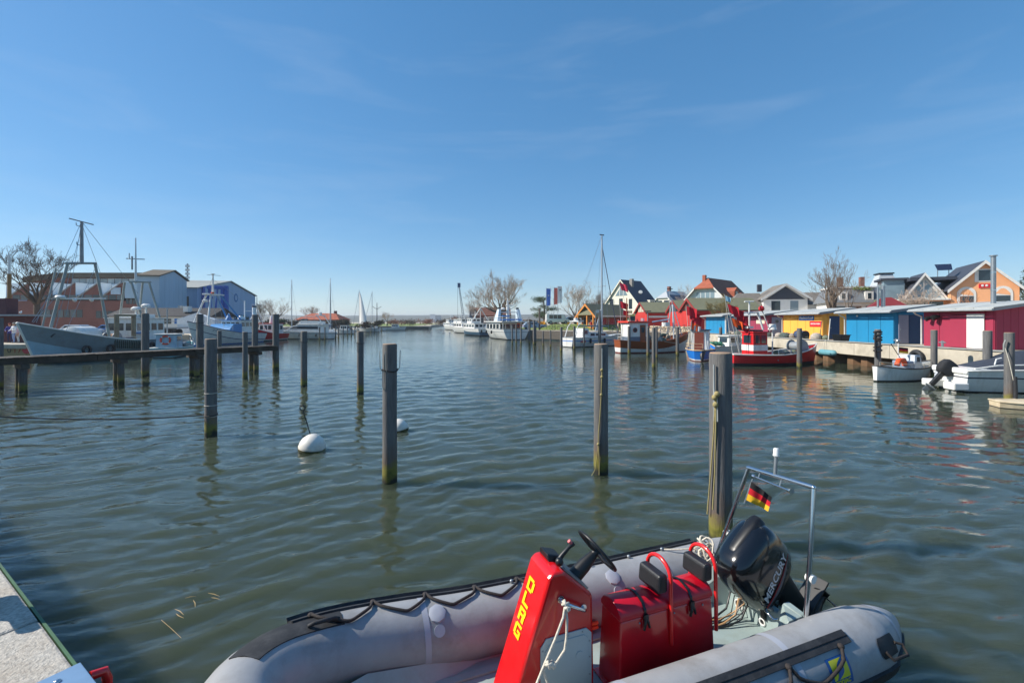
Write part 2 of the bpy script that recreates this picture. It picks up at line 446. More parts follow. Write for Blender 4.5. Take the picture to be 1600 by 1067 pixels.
        hm_ = nt.nodes.new('ShaderNodeMath'); hm_.operation = 'MULTIPLY'; nt.links.new(nz.outputs['Fac'], hm_.inputs[0]); nt.links.new(wind.outputs[0], hm_.inputs[1])
        nt.links.new(hm_.outputs[0], bp.inputs['Height'])
        if prev: nt.links.new(prev, bp.inputs['Normal'])
        prev = bp.outputs['Normal']
    nt.links.new(prev, b.inputs['Normal'])
    me.materials.append(mt)
    o = bpy.data.objects.new('water', me); COL.objects.link(o)
    o['kind'] = 'structure'
water()

# ------------------------------------------------------------------ land
def land(name, pts, z1, m, z0=-1.5):
    o = MB().prism(pts, z0, z1, 'z').build(name, m); o['kind'] = 'structure'; return o
RZ, LZ = 1.55, 1.2
land('quay_ground', [(24.9, -40), (24.9, 56), (20.5, 63), (12, 69), (4, 75), (3.2, 80), (-20, 182), (-34, 300), (-34, 950), (1200, 950), (1200, -40)], RZ, PAVE)
land('harbour_ground', [(-900, 37), (-39, 37), (-40.5, 50), (-44, 56), (-45.5, 70), (-52, 86), (-62, 110), (-75, 150), (-80, 168), (-33, 184), (-42, 240), (-60, 950), (-900, 950)], LZ, PAVE)
def lawn(pts, z): 
    o = MB().prism(pts, z - 0.3, z + 0.006, 'z').build('lawn', GRASS); o['kind'] = 'structure'
lawn([(5.5, 80), (24, 78), (24, 82), (40, 100), (60, 140), (-4, 140), (-1, 105)], RZ)
lawn([(28, 95), (160, 60), (300, 200), (60, 300), (20, 141), (61, 141), (41, 101)], RZ + 0.4)
lawn([(-70, 112), (-90, 152), (-84, 170), (-40, 184), (-60, 400), (-400, 400), (-400, 112)], LZ)
def bank():
    """grassy slope by the kiosk and the far reed bank"""
    mb = MB()
    mb.loft([[(4.5, 82, RZ), (7, 84.5, RZ + 0.9), (9, 92, RZ + 1.0), (7, 100, RZ)], [(23, 81, RZ), (24, 83, RZ + 0.9), (26, 92, RZ + 1.0), (30, 100, RZ)]], closed=False, caps=False)
    o = mb.build('lawn', GRASS); o['kind'] = 'structure'
bank()
HILL = mat('wooded_hill', S(74, 76, 56), 1.0, var=0.35, scale=0.02, dirt=S(110, 92, 66), dirt_amt=0.6, dscale=0.006)
def hills():
    mb = MB(); NX = 150
    rows = [(1150, 0.0), (1400, 0.55), (1750, 0.9), (2100, 1.0), (2500, 0.6)]
    rings = []
    for (y, k) in rows:
        ring = []
        for i in range(NX + 1):
            x = -4200 + 8400 * i / NX
            n = mnoise.fractal(Vector((x * 0.0016, y * 0.001, 3.1)), 1.0, 2.0, 5)
            f = mnoise.noise(Vector((x * 0.02, y * 0.02, 1.0)))
            ring.append((x, y, max(0.2, k * (30 + 12 * n + 3.0 * f + (-6 if x > 200 else 0)))))
        rings.append(ring)
    mb.loft(rings, closed=False, caps=False)
    o = mb.build('hills', HILL, smooth=True); o['kind'] = 'structure'
hills()

# near quay where the viewer stands
def near_quay():
    e0, e1 = Vector((-1.97, 2.01)), Vector((-3.07, 2.73))
    u = (e1 - e0).normalized(); n = Vector((-u.y, u.x))            # n points inland
    if n.y > 0: n = -n
    P = lambda s, t, z: (e0.x + u.x * s + n.x * t, e0.y + u.y * s + n.y * t, z)
    root = MB().add([P(-14, 0.02, -1.5), P(30, 0.02, -1.5), P(30, 14, -1.5), P(-14, 14, -1.5), P(-14, 0.02, RZ - 0.2), P(30, 0.02, RZ - 0.2), P(30, 14, RZ - 0.2), P(-14, 14, RZ - 0.2)],
              [(0, 3, 2, 1), (4, 5, 6, 7), (0, 1, 5, 4), (1, 2, 6, 5), (2, 3, 7, 6), (3, 0, 4, 7)]).build('quay', CONC)
    root['kind'] = 'structure'
    s = -6.53
    for k in range(14):
        L = 1.42
        MB().hexa([P(s, -0.03, RZ - 0.2), P(s + L, -0.03, RZ - 0.2), P(s + L, 0.95, RZ - 0.2), P(s, 0.95, RZ - 0.2), P(s, -0.03, RZ), P(s + L, -0.03, RZ), P(s + L, 0.95, RZ), P(s, 0.95, RZ)]).build('coping_stone', GRANITE, root, bevel=0.014)
        s += L + 0.008
    MB().hexa([P(-14, 0.96, RZ - 0.2), P(30, 0.96, RZ - 0.2), P(30, 14, RZ - 0.2), P(-14, 14, RZ - 0.2), P(-14, 0.96, RZ - 0.006), P(30, 0.96, RZ - 0.006), P(30, 14, RZ - 0.006), P(-14, 14, RZ - 0.006)]).build('paving', PAVE, root)
    GREEN = mat('green_painted_angle', S(62, 96, 66), 0.6, 0.2, var=0.25, scale=6, dirt=S(60, 62, 48), dirt_amt=0.5)
    MB().hexa([P(-14, -0.045, RZ - 0.16), P(30, -0.045, RZ - 0.16), P(30, -0.033, RZ - 0.16), P(-14, -0.033, RZ - 0.16), P(-14, -0.045, RZ - 0.004), P(30, -0.045, RZ - 0.004), P(30, -0.033, RZ - 0.004), P(-14, -0.033, RZ - 0.004)]).build('edge_angle', GREEN, root)
    # ladder whose head shows at the bottom edge
    lad = thing('quay_ladder', 'blue steel ladder head with bolt and red rail on the granite quay edge', 'ladder')
    BLU = mat('pale_blue_steel', S(108, 140, 172), 0.5, 0.2, var=0.1, scale=5)
    q0 = e0 + (-u) * 0.02
    PP = lambda s, t, z: (q0.x - u.x * s + n.x * t, q0.y - u.y * s + n.y * t, z)
    MB().hexa([PP(-0.03, -0.05, RZ), PP(0.5, -0.05, RZ), PP(0.5, 0.1, RZ), PP(-0.03, 0.1, RZ), PP(-0.03, -0.05, RZ + 0.012), PP(0.5, -0.05, RZ + 0.012), PP(0.5, 0.1, RZ + 0.012), PP(-0.03, 0.1, RZ + 0.012)]).build('head_plate', BLU, lad, bevel=0.003)
    for s_ in (0.04, 0.4):
        MB().ball(PP(s_, 0.04, RZ + 0.014), 0.013, sz=0.6).build('bolt', CHROME, lad, smooth=True)
    for s_ in (0.06, 0.44):
        MB().tube([PP(s_, -0.06, RZ - 0.02), PP(s_, -0.11, RZ - 0.03), PP(s_, -0.12, RZ - 0.07), PP(s_, -0.12, -0.6)], 0.02, 8).build('rail', REDP if s_ < 0.1 else REDP, lad, smooth=50)
    for k in range(6):
        MB().cyl(PP(0.06, -0.12, RZ - 0.2 - 0.28 * k), PP(0.44, -0.12, RZ - 0.2 - 0.28 * k), 0.014).build('rung', REDP, lad, smooth=50)
    # mooring cross whose shadow falls on the slabs
    bx = thing('mooring_bollard', 'steel cross bollard on the quay casting a cross shaped shadow on the granite', 'bollard', (-3.04, 2.44, RZ))
    ang = math.atan2(u.y, u.x)
    MB().tube([(0, 0, 0), (0, 0, 0.46), (0, 0, 0.53), (0, 0, 0.57)], [0.065, 0.065, 0.055, 0.02], 14).build('post', DARKST, bx, smooth=50)
    MB().cyl((-0.24 * math.cos(ang), -0.24 * math.sin(ang), 0.32), (0.24 * math.cos(ang), 0.24 * math.sin(ang), 0.32), 0.035, n=10).build('crossbar', DARKST, bx, smooth=50)
    MB().cyl((0, 0, 0), (0, 0, 0.015), 0.12, n=16).build('foot_plate', DARKST, bx, smooth=50)
near_quay()

# right quay wall: concrete cap in panels over rusty sheet piles
def right_quay():
    root = MB().box(24.86, 24.9, 8, 56, -1.0, 0.78).build('quay', RUST); root['kind'] = 'structure'
    y = 8.0
    while y < 55.9:
        MB().box(24.05, 24.98, y + 0.01, y + 2.99, 0.72, RZ + 0.05).build('concrete_panel', CONC, root, bevel=0.02)
        MB().box(23.98, 24.35, y + 0.0, y + 3.0, RZ + 0.055, RZ + 0.11).build('kerb_plate', mat('kerb_grey', S(150, 150, 146), 0.7, var=0.12, scale=3), root)
        y += 3.0
    y = 8.0
    while y < 55.5:                       # sheet pile folds
        MB().hexa([(24.5, y, -1), (24.5, y + 0.55, -1), (24.85, y + 0.8, -1), (24.85, y - 0.25 + 0.0, -1), (24.5, y, 0.7), (24.5, y + 0.55, 0.7), (24.85, y + 0.8, 0.7), (24.85, y - 0.25, 0.7)]).build('sheet_pile', RUST, root)
        y += 1.3
    # timber faced quay by the kiosk
    t = thing('timber_quay_face', 'grey horizontal timber facing of the quay beside the white ship', 'quay wall', (0, 0, 0))
    for k in range(5):
        z = 0.25 + 0.27 * k
        MB().hexa([(3.4, 75.1, z), (20.4, 62.75, z), (20.5, 62.9, z), (3.5, 75.25, z), (3.4, 75.1, z + 0.25), (20.4, 62.75, z + 0.25), (20.5, 62.9, z + 0.25), (3.5, 75.25, z + 0.25)]).build('plank', TIMBER, t)
right_quay()
def left_quay():
    t = thing('quay_block', 'buff concrete quay end with a red octagonal sign beside the trawler bow', 'quay wall', (0, 0, 0))
    BUFF = mat('buff_concrete', S(166, 140, 100), 0.9, var=0.16, scale=1.2, dirt=S(110, 92, 66), dirt_amt=0.5)
    MB().box(-60, -39.05, 36.6, 37.0, -0.5, LZ - 0.32).build('front_face', BUFF, t)
    for k in range(9):
        MB().box(-60 + k * 2.34, -60 + k * 2.34 + 2.32, 36.45, 38.2, LZ - 0.31, LZ + 0.05).build('coping_stone', CONC, t, bevel=0.02)
    oc = [(gx(40, 36.5) + 0.36 * math.cos(R(22.5 + 45 * k)), zz(546, 36.5) + 0.36 * math.sin(R(22.5 + 45 * k))) for k in range(8)]
    MB().prism(oc, 36.55, 36.59, 'y').build('octagonal_sign', mat('red_sign', S(178, 40, 48), 0.6), t)
    NUM = mat('number_paint', S(150, 62, 40), 0.8)
    text('quay_number', '0', 0.75, mat('number_paint_dark', S(70, 60, 50), 0.8), t, basis((gx(12.5, 36.5), 36.59, zz(547, 36.5)), (1, 0, 0), (0, 0, 1)), extrude=0.004)
    text('quay_number', '17', 0.75, NUM, t, basis((gx(25, 36.5), 36.59, zz(547, 36.5)), (1, 0, 0), (0, 0, 1)), extrude=0.004)
left_quay()
# ------------------------------------------------------------------ piles and jetty
RING = mat('galvanised_ring', S(165, 168, 165), 0.5, 0.5, var=0.15)
def pile(x, y, top, r, label, hoops=0, cap=True, lean=(0, 0), n=20, group='mooring piles in the harbour', name='mooring_pile', m=None):
    t = thing(name, label, 'pile', (x, y, 0), 0, group)
    prof = [(-1.2, r * 1.02), (0.3, r * 1.03), (0.8, r), (top * 0.6, r * 0.99), (top - 0.03, r), (top, r * 0.97)]
    MB().tube([(lean[0] * z, lean[1] * z, z) for z, _ in prof], [q for _, q in prof], n).build('shaft', m or PILE, t, smooth=50)
    if cap:
        MB().tube([(lean[0] * top, lean[1] * top, top - 0.001), (lean[0] * top, lean[1] * top, top + 0.012)], [r * 0.96, r * 0.9], n).build('top_end', PILETOP, t, smooth=50)
    if hoops:      # steel rope guides standing off the shaft
        for a in ((R(200), R(20)) if hoops == 2 else (R(215), R(20), R(262))):
            dx, dy = math.cos(a), math.sin(a)
            q = r + 0.05
            z0 = top - 0.47
            MB().tube([(dx * r, dy * r, z0 - 0.05), (dx * q, dy * q, z0 + 0.02), (dx * (q + .01), dy * (q + .01), top - 0.12)], 0.008, 6).build('rope_hook', RING, t, smooth=50)
        pts = [((r + 0.012) * math.cos(2 * PI * k / 20), (r + 0.012) * math.sin(2 * PI * k / 20), top - 0.5 + 0.02 * math.sin(4 * PI * k / 20)) for k in range(20)]
        MB().tube(pts, 0.012, 6, closed=True).build('rope_turn', ROPEB, t, smooth=50)
        a = R(232); dx, dy = math.cos(a), math.sin(a)
        MB().tube([(dx * (r + .015) - dy * k, dy * (r + .015) + dx * k, z) for k, z in ((-0.02, top - .5), (-.025, top - .8), (0, top - .86), (.025, top - .8), (.02, top - .5))], 0.007, 6).build('hanging_loop', RING, t, smooth=50)
    return t
def pile_px(px, ytop, ybot, wpx, label, d=None, **k):
    d = d or FPX * CAM_H / (ybot - HZ)
    x = gx(px, d)
    r = max(0.07, wpx * d / FPX / 2 * math.cos(math.atan2(abs(x), d)))
    return pile(x, d, zz(ytop, d), r, label, **k)
p_a = pile_px(329.5, 530, 680, 20, 'grey pile with the rope to the left tied low around it', hoops=0)
p_b = pile_px(609, 538, 753, 23, 'thick grey pile in front of the far white buoy', hoops=3)
p_c = pile_px(939, 538, 738, 22.5, 'dark pile with a yellow rope hanging down its front, rusty at the waterline')
p_d = pile_px(1126, 552, 846, 37, 'thickest pile, standing right behind the inflatable boat')
pile_px(475, 518, 604, 10.5, 'slim pile with weed at its foot, right of the jetty end', hoops=2)
pile_px(563, 518, 616, 10.5, 'slim pile in line with the white sail, left of the thick pile', hoops=2)
pile_px(227, 490, 588, 13, 'tall pile standing through the jetty left of the blue and white cutter', cap=True)
pile_px(312.5, 491, 585, 11.5, 'tall pile at the jetty in front of the bow of the white cutter', hoops=2)
pile_px(343, 517, 569, 7, 'short pile behind the jetty in front of the white cutter')
pile_px(383, 519, 592, 8.5, 'slim pile on the near side of the jetty before the red cutter')
pile_px(398.5, 492, 579, 10, 'tall pile with white top at the jetty before the red cutter')
pile_px(431, 491, 577, 10.5, 'tall pile at the far end of the jetty')
pile_px(2, 497, 609, 8, 'pile at the very left edge beside the jetty')
pile_px(1249, 513, 575, 8.5, 'pile in front of the red boat bow and the orange shed')
pile_px(1371.5, 515, 590, 11, 'pile with dark rope wound on it left of the white day boat', hoops=0)
pile_px(1459.5, 516, 594, 11.5, 'pile between the white day boat and the covered motorboat')
pile_px(1543, 517, 609, 16.5, 'rust topped pile beside the covered motorboat with white rope round it')
pile_px(1577, 520, 631, 18, 'rust topped pile with black rubber strip at the right edge')
pile_px(983, 510, 552, 4.6, 'pile with blue paint mark at the stern of the brown fishing boat', d=43.3)
pile_px(1012.5, 511, 557, 4.8, 'left one of the two piles before the brown boat hull', d=40)
pile_px(1021.5, 512, 576, 6.0, 'nearest pile in front of the brown boat hull')
pile_px(1026, 510, 560, 3.6, 'thin pile just behind the nearest pile of the brown boat')
pile_px(1058.5, 511, 556, 5.2, 'pile at the bow end of the brown fishing boat', d=41)
pile_px(1088, 507, 541, 5, 'pile between the brown boat bow and the blue boat', d=52)
pile_px(1126, 512, 533, 5.2, 'short pile before the far blue shed', d=48)
CENTRE = 'thin piles by the white ship'
for px, y0, y1, w in ((800.5, 508, 537, 2.4), (806.7, 507, 537.5, 2.4), (814, 508, 538, 2.4), (827.5, 501, 538, 3.2), (834.5, 500, 539, 3.0), (837, 509, 538, 2.2), (848.5, 517, 541, 2.2), (860.3, 516, 543, 2.4)):
    pile_px(px, y0, y1, w, {800.5: 'left one of three thin piles before the white ship stern', 806.7: 'middle one of three thin piles before the white ship stern', 814: 'right one of three thin piles before the white ship stern', 827.5: 'tall thin pile just right of the white ship', 834.5: 'tallest thin pile left of the timber quay', 837: 'short thin pile touching the tall one by the timber quay', 848.5: 'thin pile before the left half of the timber quay', 860.3: 'thin pile before the right half of the timber quay'}[px], group=CENTRE, n=8, cap=False)
pile_px(877, 511, 549, 4.2, 'pile just left of the white sailing yacht stern', n=12)
pile_px(897.3, 509.5, 546, 3.8, 'thin dark pile with blue wrapping at the yacht stern', n=12)
pile_px(912.5, 511, 549, 2.5, 'thinnest striped pole beside the white sailing yacht', n=10)
ORD = ('first', 'second', 'third', 'fourth', 'fifth', 'sixth', 'seventh', 'eighth', 'ninth', 'tenth', 'eleventh', 'twelfth', 'thirteenth')
for k, (px, y0, y1, w) in enumerate(((499.4, 511, 532, 2.4), (507.7, 511, 531.5, 2.2), (517.5, 503, 525.5, 4.6), (524.5, 509, 529.5, 2), (529, 508.5, 529, 2.2), (536.3, 510, 527.5, 1.8), (543, 509, 524.8, 1.8), (549, 509, 524.3, 2), (554.5, 509.5, 523.8, 1.8), (579.5, 509, 520, 1.5), (585.5, 510, 520, 1.4), (591, 510, 519, 1.4), (596, 510, 518.5, 1.4))):
    pile_px(px, y0, y1, w, ORD[k] + ' distant thin pile from the left in the row by the left yachts', group='distant piles by the left yachts', n=7, cap=False)

# details on the near piles
def ropes_on_piles():
    x, y, _ = p_c.location
    f = -Vector((x, y, 0)).normalized(); s = Vector((-f.y, f.x, 0))
    rp = thing('hanging_rope', 'yellow rope hanging down the dark pile to the water', 'rope', (x, y, 0))
    pt = lambda a, z, r=0.165: tuple((f * math.cos(R(a)) + s * math.sin(R(a))) * r + Vector((0, 0, z)))
    MB().tube([pt(8, 2.55), pt(8, 2.1)], 0.012, 6).build('steel_rod', RING, rp, smooth=50)
    MB().tube([pt(10, 2.18), pt(6, 2.0), pt(2, 1.6), pt(-6, 1.2), pt(-16, 0.85), pt(-18, 0.6)], 0.011, 6).build('strand', ROPEY, rp, smooth=50)
    MB().tube([pt(-18, 0.62), pt(-26, 0.4), pt(-36, 0.1, 0.2), pt(-46, -0.02, 0.26)], 0.008, 6).build('strand', ROPEY, rp, smooth=50)
    MB().tube([pt(-18, 0.62), pt(-10, 0.3), pt(-12, 0.0)], 0.010, 6).build('strand', ROPEY, rp, smooth=50)
    for z in (2.12, 1.98, 1.62, 0.62): MB().ball(pt(6 if z > 1.9 else (2 if z > 1 else -18), z, 0.172), 0.03, nu=8, nv=6).build('knot', ROPEY, rp, smooth=True)
    x, y, _ = p_d.location
    f = -Vector((x, y, 0)).normalized(); s = Vector((-f.y, f.x, 0))
    rp = thing('hanging_rope', 'pair of yellowish ropes running down the thickest pile to the inflatable', 'rope', (x, y, 0))
    pt2 = lambda a, z, r=0.18: tuple((f * math.cos(R(a)) + s * math.sin(R(a))) * r + Vector((0, 0, z)))
    MB().tube([pt2(-28, 2.5), pt2(-28, 2.15), pt2(-22, 2.08, .2)], 0.012, 6).build('steel_hook', RING, rp, smooth=50)
    MB().tube([pt2(-18, 2.1), pt2(-20, 1.6), pt2(-24, 1.0), pt2(-30, 0.5, .2)], 0.011, 6).build('strand', ROPEY, rp, smooth=50)
    MB().tube([pt2(-20, 2.1), pt2(-28, 1.6), pt2(-44, 1.0), pt2(-58, 0.4, .2)], 0.011, 6).build('strand', ROPEY, rp, smooth=50)
    for z, a in ((2.1, -14), (2.05, -24), (1.95, -20)): MB().ball(pt2(a, z, .19), 0.04, nu=8, nv=6).build('knot', ROPEY, rp, smooth=True)
    MB().hexa([pt2(-30, 1.72, .172), pt2(-10, 1.72, .172), pt2(-10, 1.72, .186), pt2(-30, 1.72, .186), pt2(-32, 2.1, .172), pt2(-12, 2.1, .172), pt2(-12, 2.1, .186), pt2(-32, 2.1, .186)]).build('chafe_plate', RING, rp)
    # line from the left pile to the quay outside the picture
    x, y, _ = p_a.location
    ln = thing('mooring_line', 'thin dark rope stretched over the water from the left edge to the pile', 'rope')
    a = Vector((x - 0.13, y, zz(648, y))); b = at(-140, 640, 9.5)
    MB().tube([a.lerp(b, k / 16) + Vector((0, 0, -0.16 * 4 * (k / 16) * (1 - k / 16))) for k in range(17)], 0.016, 6).build('rope', ROPEB, ln, smooth=50)
    MB().tube([tuple(Vector((x, y, a.z)) + Vector((0.155 * math.cos(2 * PI * k / 16), 0.155 * math.sin(2 * PI * k / 16), 0.02 * math.sin(PI * k / 8)))) for k in range(16)], 0.016, 6, closed=True).build('turn', ROPEB, ln, smooth=50)
    c = a.lerp(b, 0.76)
    MB().tube([(c.x, c.y, c.z - 0.12), (c.x + 0.02, c.y - 0.1, -0.02)], 0.005, 5).build('dropper', ROPEB, ln)
    # white rings around the left pile
    for z in (0.82, 1.15, 0.52):
        MB().tube([(x + 0.153 * math.cos(2 * PI * k / 16), y + 0.153 * math.sin(2 * PI * k / 16), z) for k in range(16)], 0.008, 5, closed=True).build('wire_turn', ROPEW, ln, smooth=50)
    # wraps on the right piles
    for (px, d, zs, lab, m, rr) in ((1371.5, FPX * CAM_H / 88, (2.5, 2.35, 2.2, 2.1, 1.7, 1.5), 'bundle of dark rope slung over the pile by the day boat', ROPEB, 0.035), (1543, FPX * CAM_H / 107, (1.18, 1.12, 1.06), 'white rope wrapped round the pile by the covered motorboat', ROPEW, 0.028)):
        x = gx(px, d); t = thing('rope_wrap', lab, 'rope', (x, d, 0))
        r0 = (0.16 if m is ROPEB else 0.21)
        for z in zs: MB().tube([((r0 + .02) * math.cos(2 * PI * k / 14), (r0 + .02) * math.sin(2 * PI * k / 14), z + 0.05 * math.sin(2 * PI * k / 14 + z * 9)) for k in range(14)], rr, 6, closed=True).build('turn', m, t, smooth=50)
        MB().tube([(-r0 - .03, -0.05, zs[0]), (-r0 - .06, -.1, zs[-1] + .2), (-r0 - .02, -.12, zs[-1] - .4)], rr * 1.2, 6).build('hanging_end', m, t, smooth=50)
    # black fender strip, white plate and thin line on the last pile
    d = FPX * CAM_H / 129; x = gx(1577, d); t = thing('rubber_fender_strip', 'black rubber strip strapped upright to the rightmost pile', 'fender', (x, d, 0))
    f = -Vector((x, d, 0)).normalized(); s = Vector((-f.y, f.x, 0)); q = lambda a, z, r: tuple((f * math.cos(R(a)) + s * math.sin(R(a))) * r + Vector((0, 0, z)))
    MB().tube([q(35, -0.4, .25), q(35, 0.5, .27), q(35, 1.05, .25)], 0.06, 8).build('strip', RUBBER, t, smooth=50)
    MB().tube([q(-25, 2.1, .24), q(0, 1.6, .25), q(25, 0.9, .25), q(40, 0.2, .3)], 0.012, 5).build('line', ROPEW, t, smooth=50)
    MB().tube([q(-35, 2.0, .24), q(-30, 2.25, .27), q(-22, 2.4, .25)], 0.03, 6).build('hook', RING, t, smooth=50)
    # crossbar mast in front of the yacht
    d = 44.0
    t = thing('cross_pole', 'grey post with a long crossbar and small sign before the yacht', 'post', (gx(937, d), d, 0))
    MB().tube([(0, 0, -1), (0, 0, zz(500, d)), (0, 0, zz(484, d))], [0.16, 0.15, 0.06], 10).build('post', PILE, t, smooth=50)
    MB().box(-2.1, 0.85, -0.07, 0.07, zz(510.4, d), zz(508.4, d)).build('crossbar', GREYST, t)
    MB().box(-0.36, -0.08, -0.19, -0.17, zz(489, d), zz(484.5, d)).build('sign_board', WHITEP, t)
    MB().cyl((-0.42, 0, zz(509, d)), (-0.42, 0, zz(485, d)), 0.03, n=6).build('side_post', STEEL, t)
ropes_on_piles()

def jetty():
    A, B = Vector((gx(-60, 18.6), 18.6)), Vector((gx(428, 29.4), 29.4))
    u = (B - A).normalized(); n = Vector((u.y, -u.x)); L = (B - A).length
    t = thing('jetty', 'narrow dark timber walkway on posts crossing in front of the fishing boats', 'jetty', (A.x, A.y, 0), math.atan2(u.y, u.x))
    for side in (-0.55, 0.42):
        seg = 4.1; s = 0.0
        while s < L - 0.1:
            e = min(L, s + seg)
            MB().box(s + 0.01, e - 0.01, side, side + 0.13, 1.24, 1.5).build('side_beam', TIMBERD, t, bevel=0.015); s = e
    s = 0.0; rr = random.Random(3)
    while s < L - 0.2:
        w = 0.19 + rr.uniform(-0.01, 0.01)
        MB().box(s, s + w - 0.018, -0.66 + rr.uniform(-.03, .03), 0.62 + rr.uniform(-.03, .03), 1.505, 1.55 + rr.uniform(0, .012)).build('plank', TIMBERD, t)
        s += w
    for px, yb in ((27, 610), (178, 597), (297, 587), (398, 580)):
        d = FPX * CAM_H / (yb - HZ); X = gx(px, d); s = (Vector((X, d)) - A).dot(u)
        for k, yy in enumerate((-0.3, 0.3)):
            MB().tube([(s, yy, -1.2), (s, yy, 1.22)], [0.15, 0.14], 10).build('support_post', PILE, t, smooth=50)
        MB().box(s - 0.14, s + 0.14, -0.75, 0.72, 1.04, 1.235).build('cross_head', TIMBERD, t, bevel=0.01)
jetty()

# ------------------------------------------------------------------ buoys
BUOY = mat('buoy_white', S(226, 220, 208), 0.5, var=0.08, scale=4, dirt=S(170, 152, 122), dirt_amt=0.5, dscale=3, bump=0.15, bscale=30)
WEED = mat('green_weed', S(64, 62, 30), 0.9, var=0.4, scale=14, bump=0.8, bscale=40)
def buoy(px, yb, wpx, label, rod_=True, tilt=0.0):
    d = FPX * CAM_H / (yb - HZ); r = wpx * d / FPX / 2
    t = thing('mooring_buoy', label, 'buoy', (gx(px, d), d + r * 0.6, 0), 0, 'white mooring buoys')
    M = Matrix.Rotation(tilt, 4, 'Y')
    prof = [(-0.5, 0.75), (-0.15, 0.97), (0.2, 1.0), (0.5, 0.93), (0.8, 0.76), (1.02, 0.5), (1.14, 0.28), (1.18, 0.1)]
    mb = MB(M); mb.tube([(0, 0, z * r) for z, _ in prof], [q * r for _, q in prof], 24); mb.build('float', BUOY, t, smooth=60)
    MB(M).tube([(0, 0, -0.3 * r), (0, 0, 0.02 * r), (0, 0, 0.09 * r)], [r * .95, r * 1.02, r * 1.015], 24).build('weed_ring', WEED, t, smooth=50)
    MB(M).tube([(0, 0, 0.2 * r), (0, 0, 0.24 * r)], r * 1.012, 24).build('seam', BUOY, t, smooth=50)
    if rod_:
        q = MB(Matrix.Rotation(R(-14), 4, 'Y'))
        q.tube([(0.05, 0, 0.9 * r), (0.02, 0, 1.1 * r + 0.62)], 0.014, 6); q.build('rod', DARKST, t, smooth=50)
        q = MB(Matrix.Rotation(R(-14), 4, 'Y'))
        q.tube([(0.02 + 0.065 * math.cos(2 * PI * k / 16), 0, 1.1 * r + 0.68 + 0.065 * math.sin(2 * PI * k / 16)) for k in range(16)], 0.014, 6, closed=True); q.build('ring', DARKST, t, smooth=50)
    return t
buoy(482, 705, 41, 'white round buoy with a dark iron rod and ring on top', True, R(6))
buoy(621, 674, 30, 'white round buoy half hidden behind the thick grey pile', False, R(-10))

# driftwood and reed bits by the quay
REED = mat('dry_reed', S(176, 150, 104), 0.9, var=0.2, scale=20)
rr = random.Random(11)
for k, (x0, y0, x1, y1, lab) in enumerate(((289, 934, 306, 931, 'short reed stalk highest on the dark water'), (302, 937, 305, 948, 'upright short reed stalk floating among the others'), (325, 926, 343, 931, 'upper floating reed piece nearest the boat'), (330, 933, 344, 936, 'lower floating reed piece nearest the boat'), (273, 951, 287, 960, 'upper of two parallel floating reed stalks'), (275, 958, 287, 965, 'lower of two parallel floating reed stalks'), (252, 968, 283, 996, 'long thin bent floating twig near the quay'))):
    a = at(x0, y0, FPX * (CAM_H - .035) / (y0 - HZ)); b = at(x1, y1, FPX * (CAM_H - .035) / (y1 - HZ))
    mid = a.lerp(b, 0.5) + Vector((rr.uniform(-.012, .012), rr.uniform(-.012, .012), 0.004))
    o = MB().tube([a, mid, b], [0.0015, 0.0045, 0.0015] if k < 6 else 0.002, 5).build('floating_reed', REED)
    tag(o, lab, 'reed', 'reed bits floating by the quay')
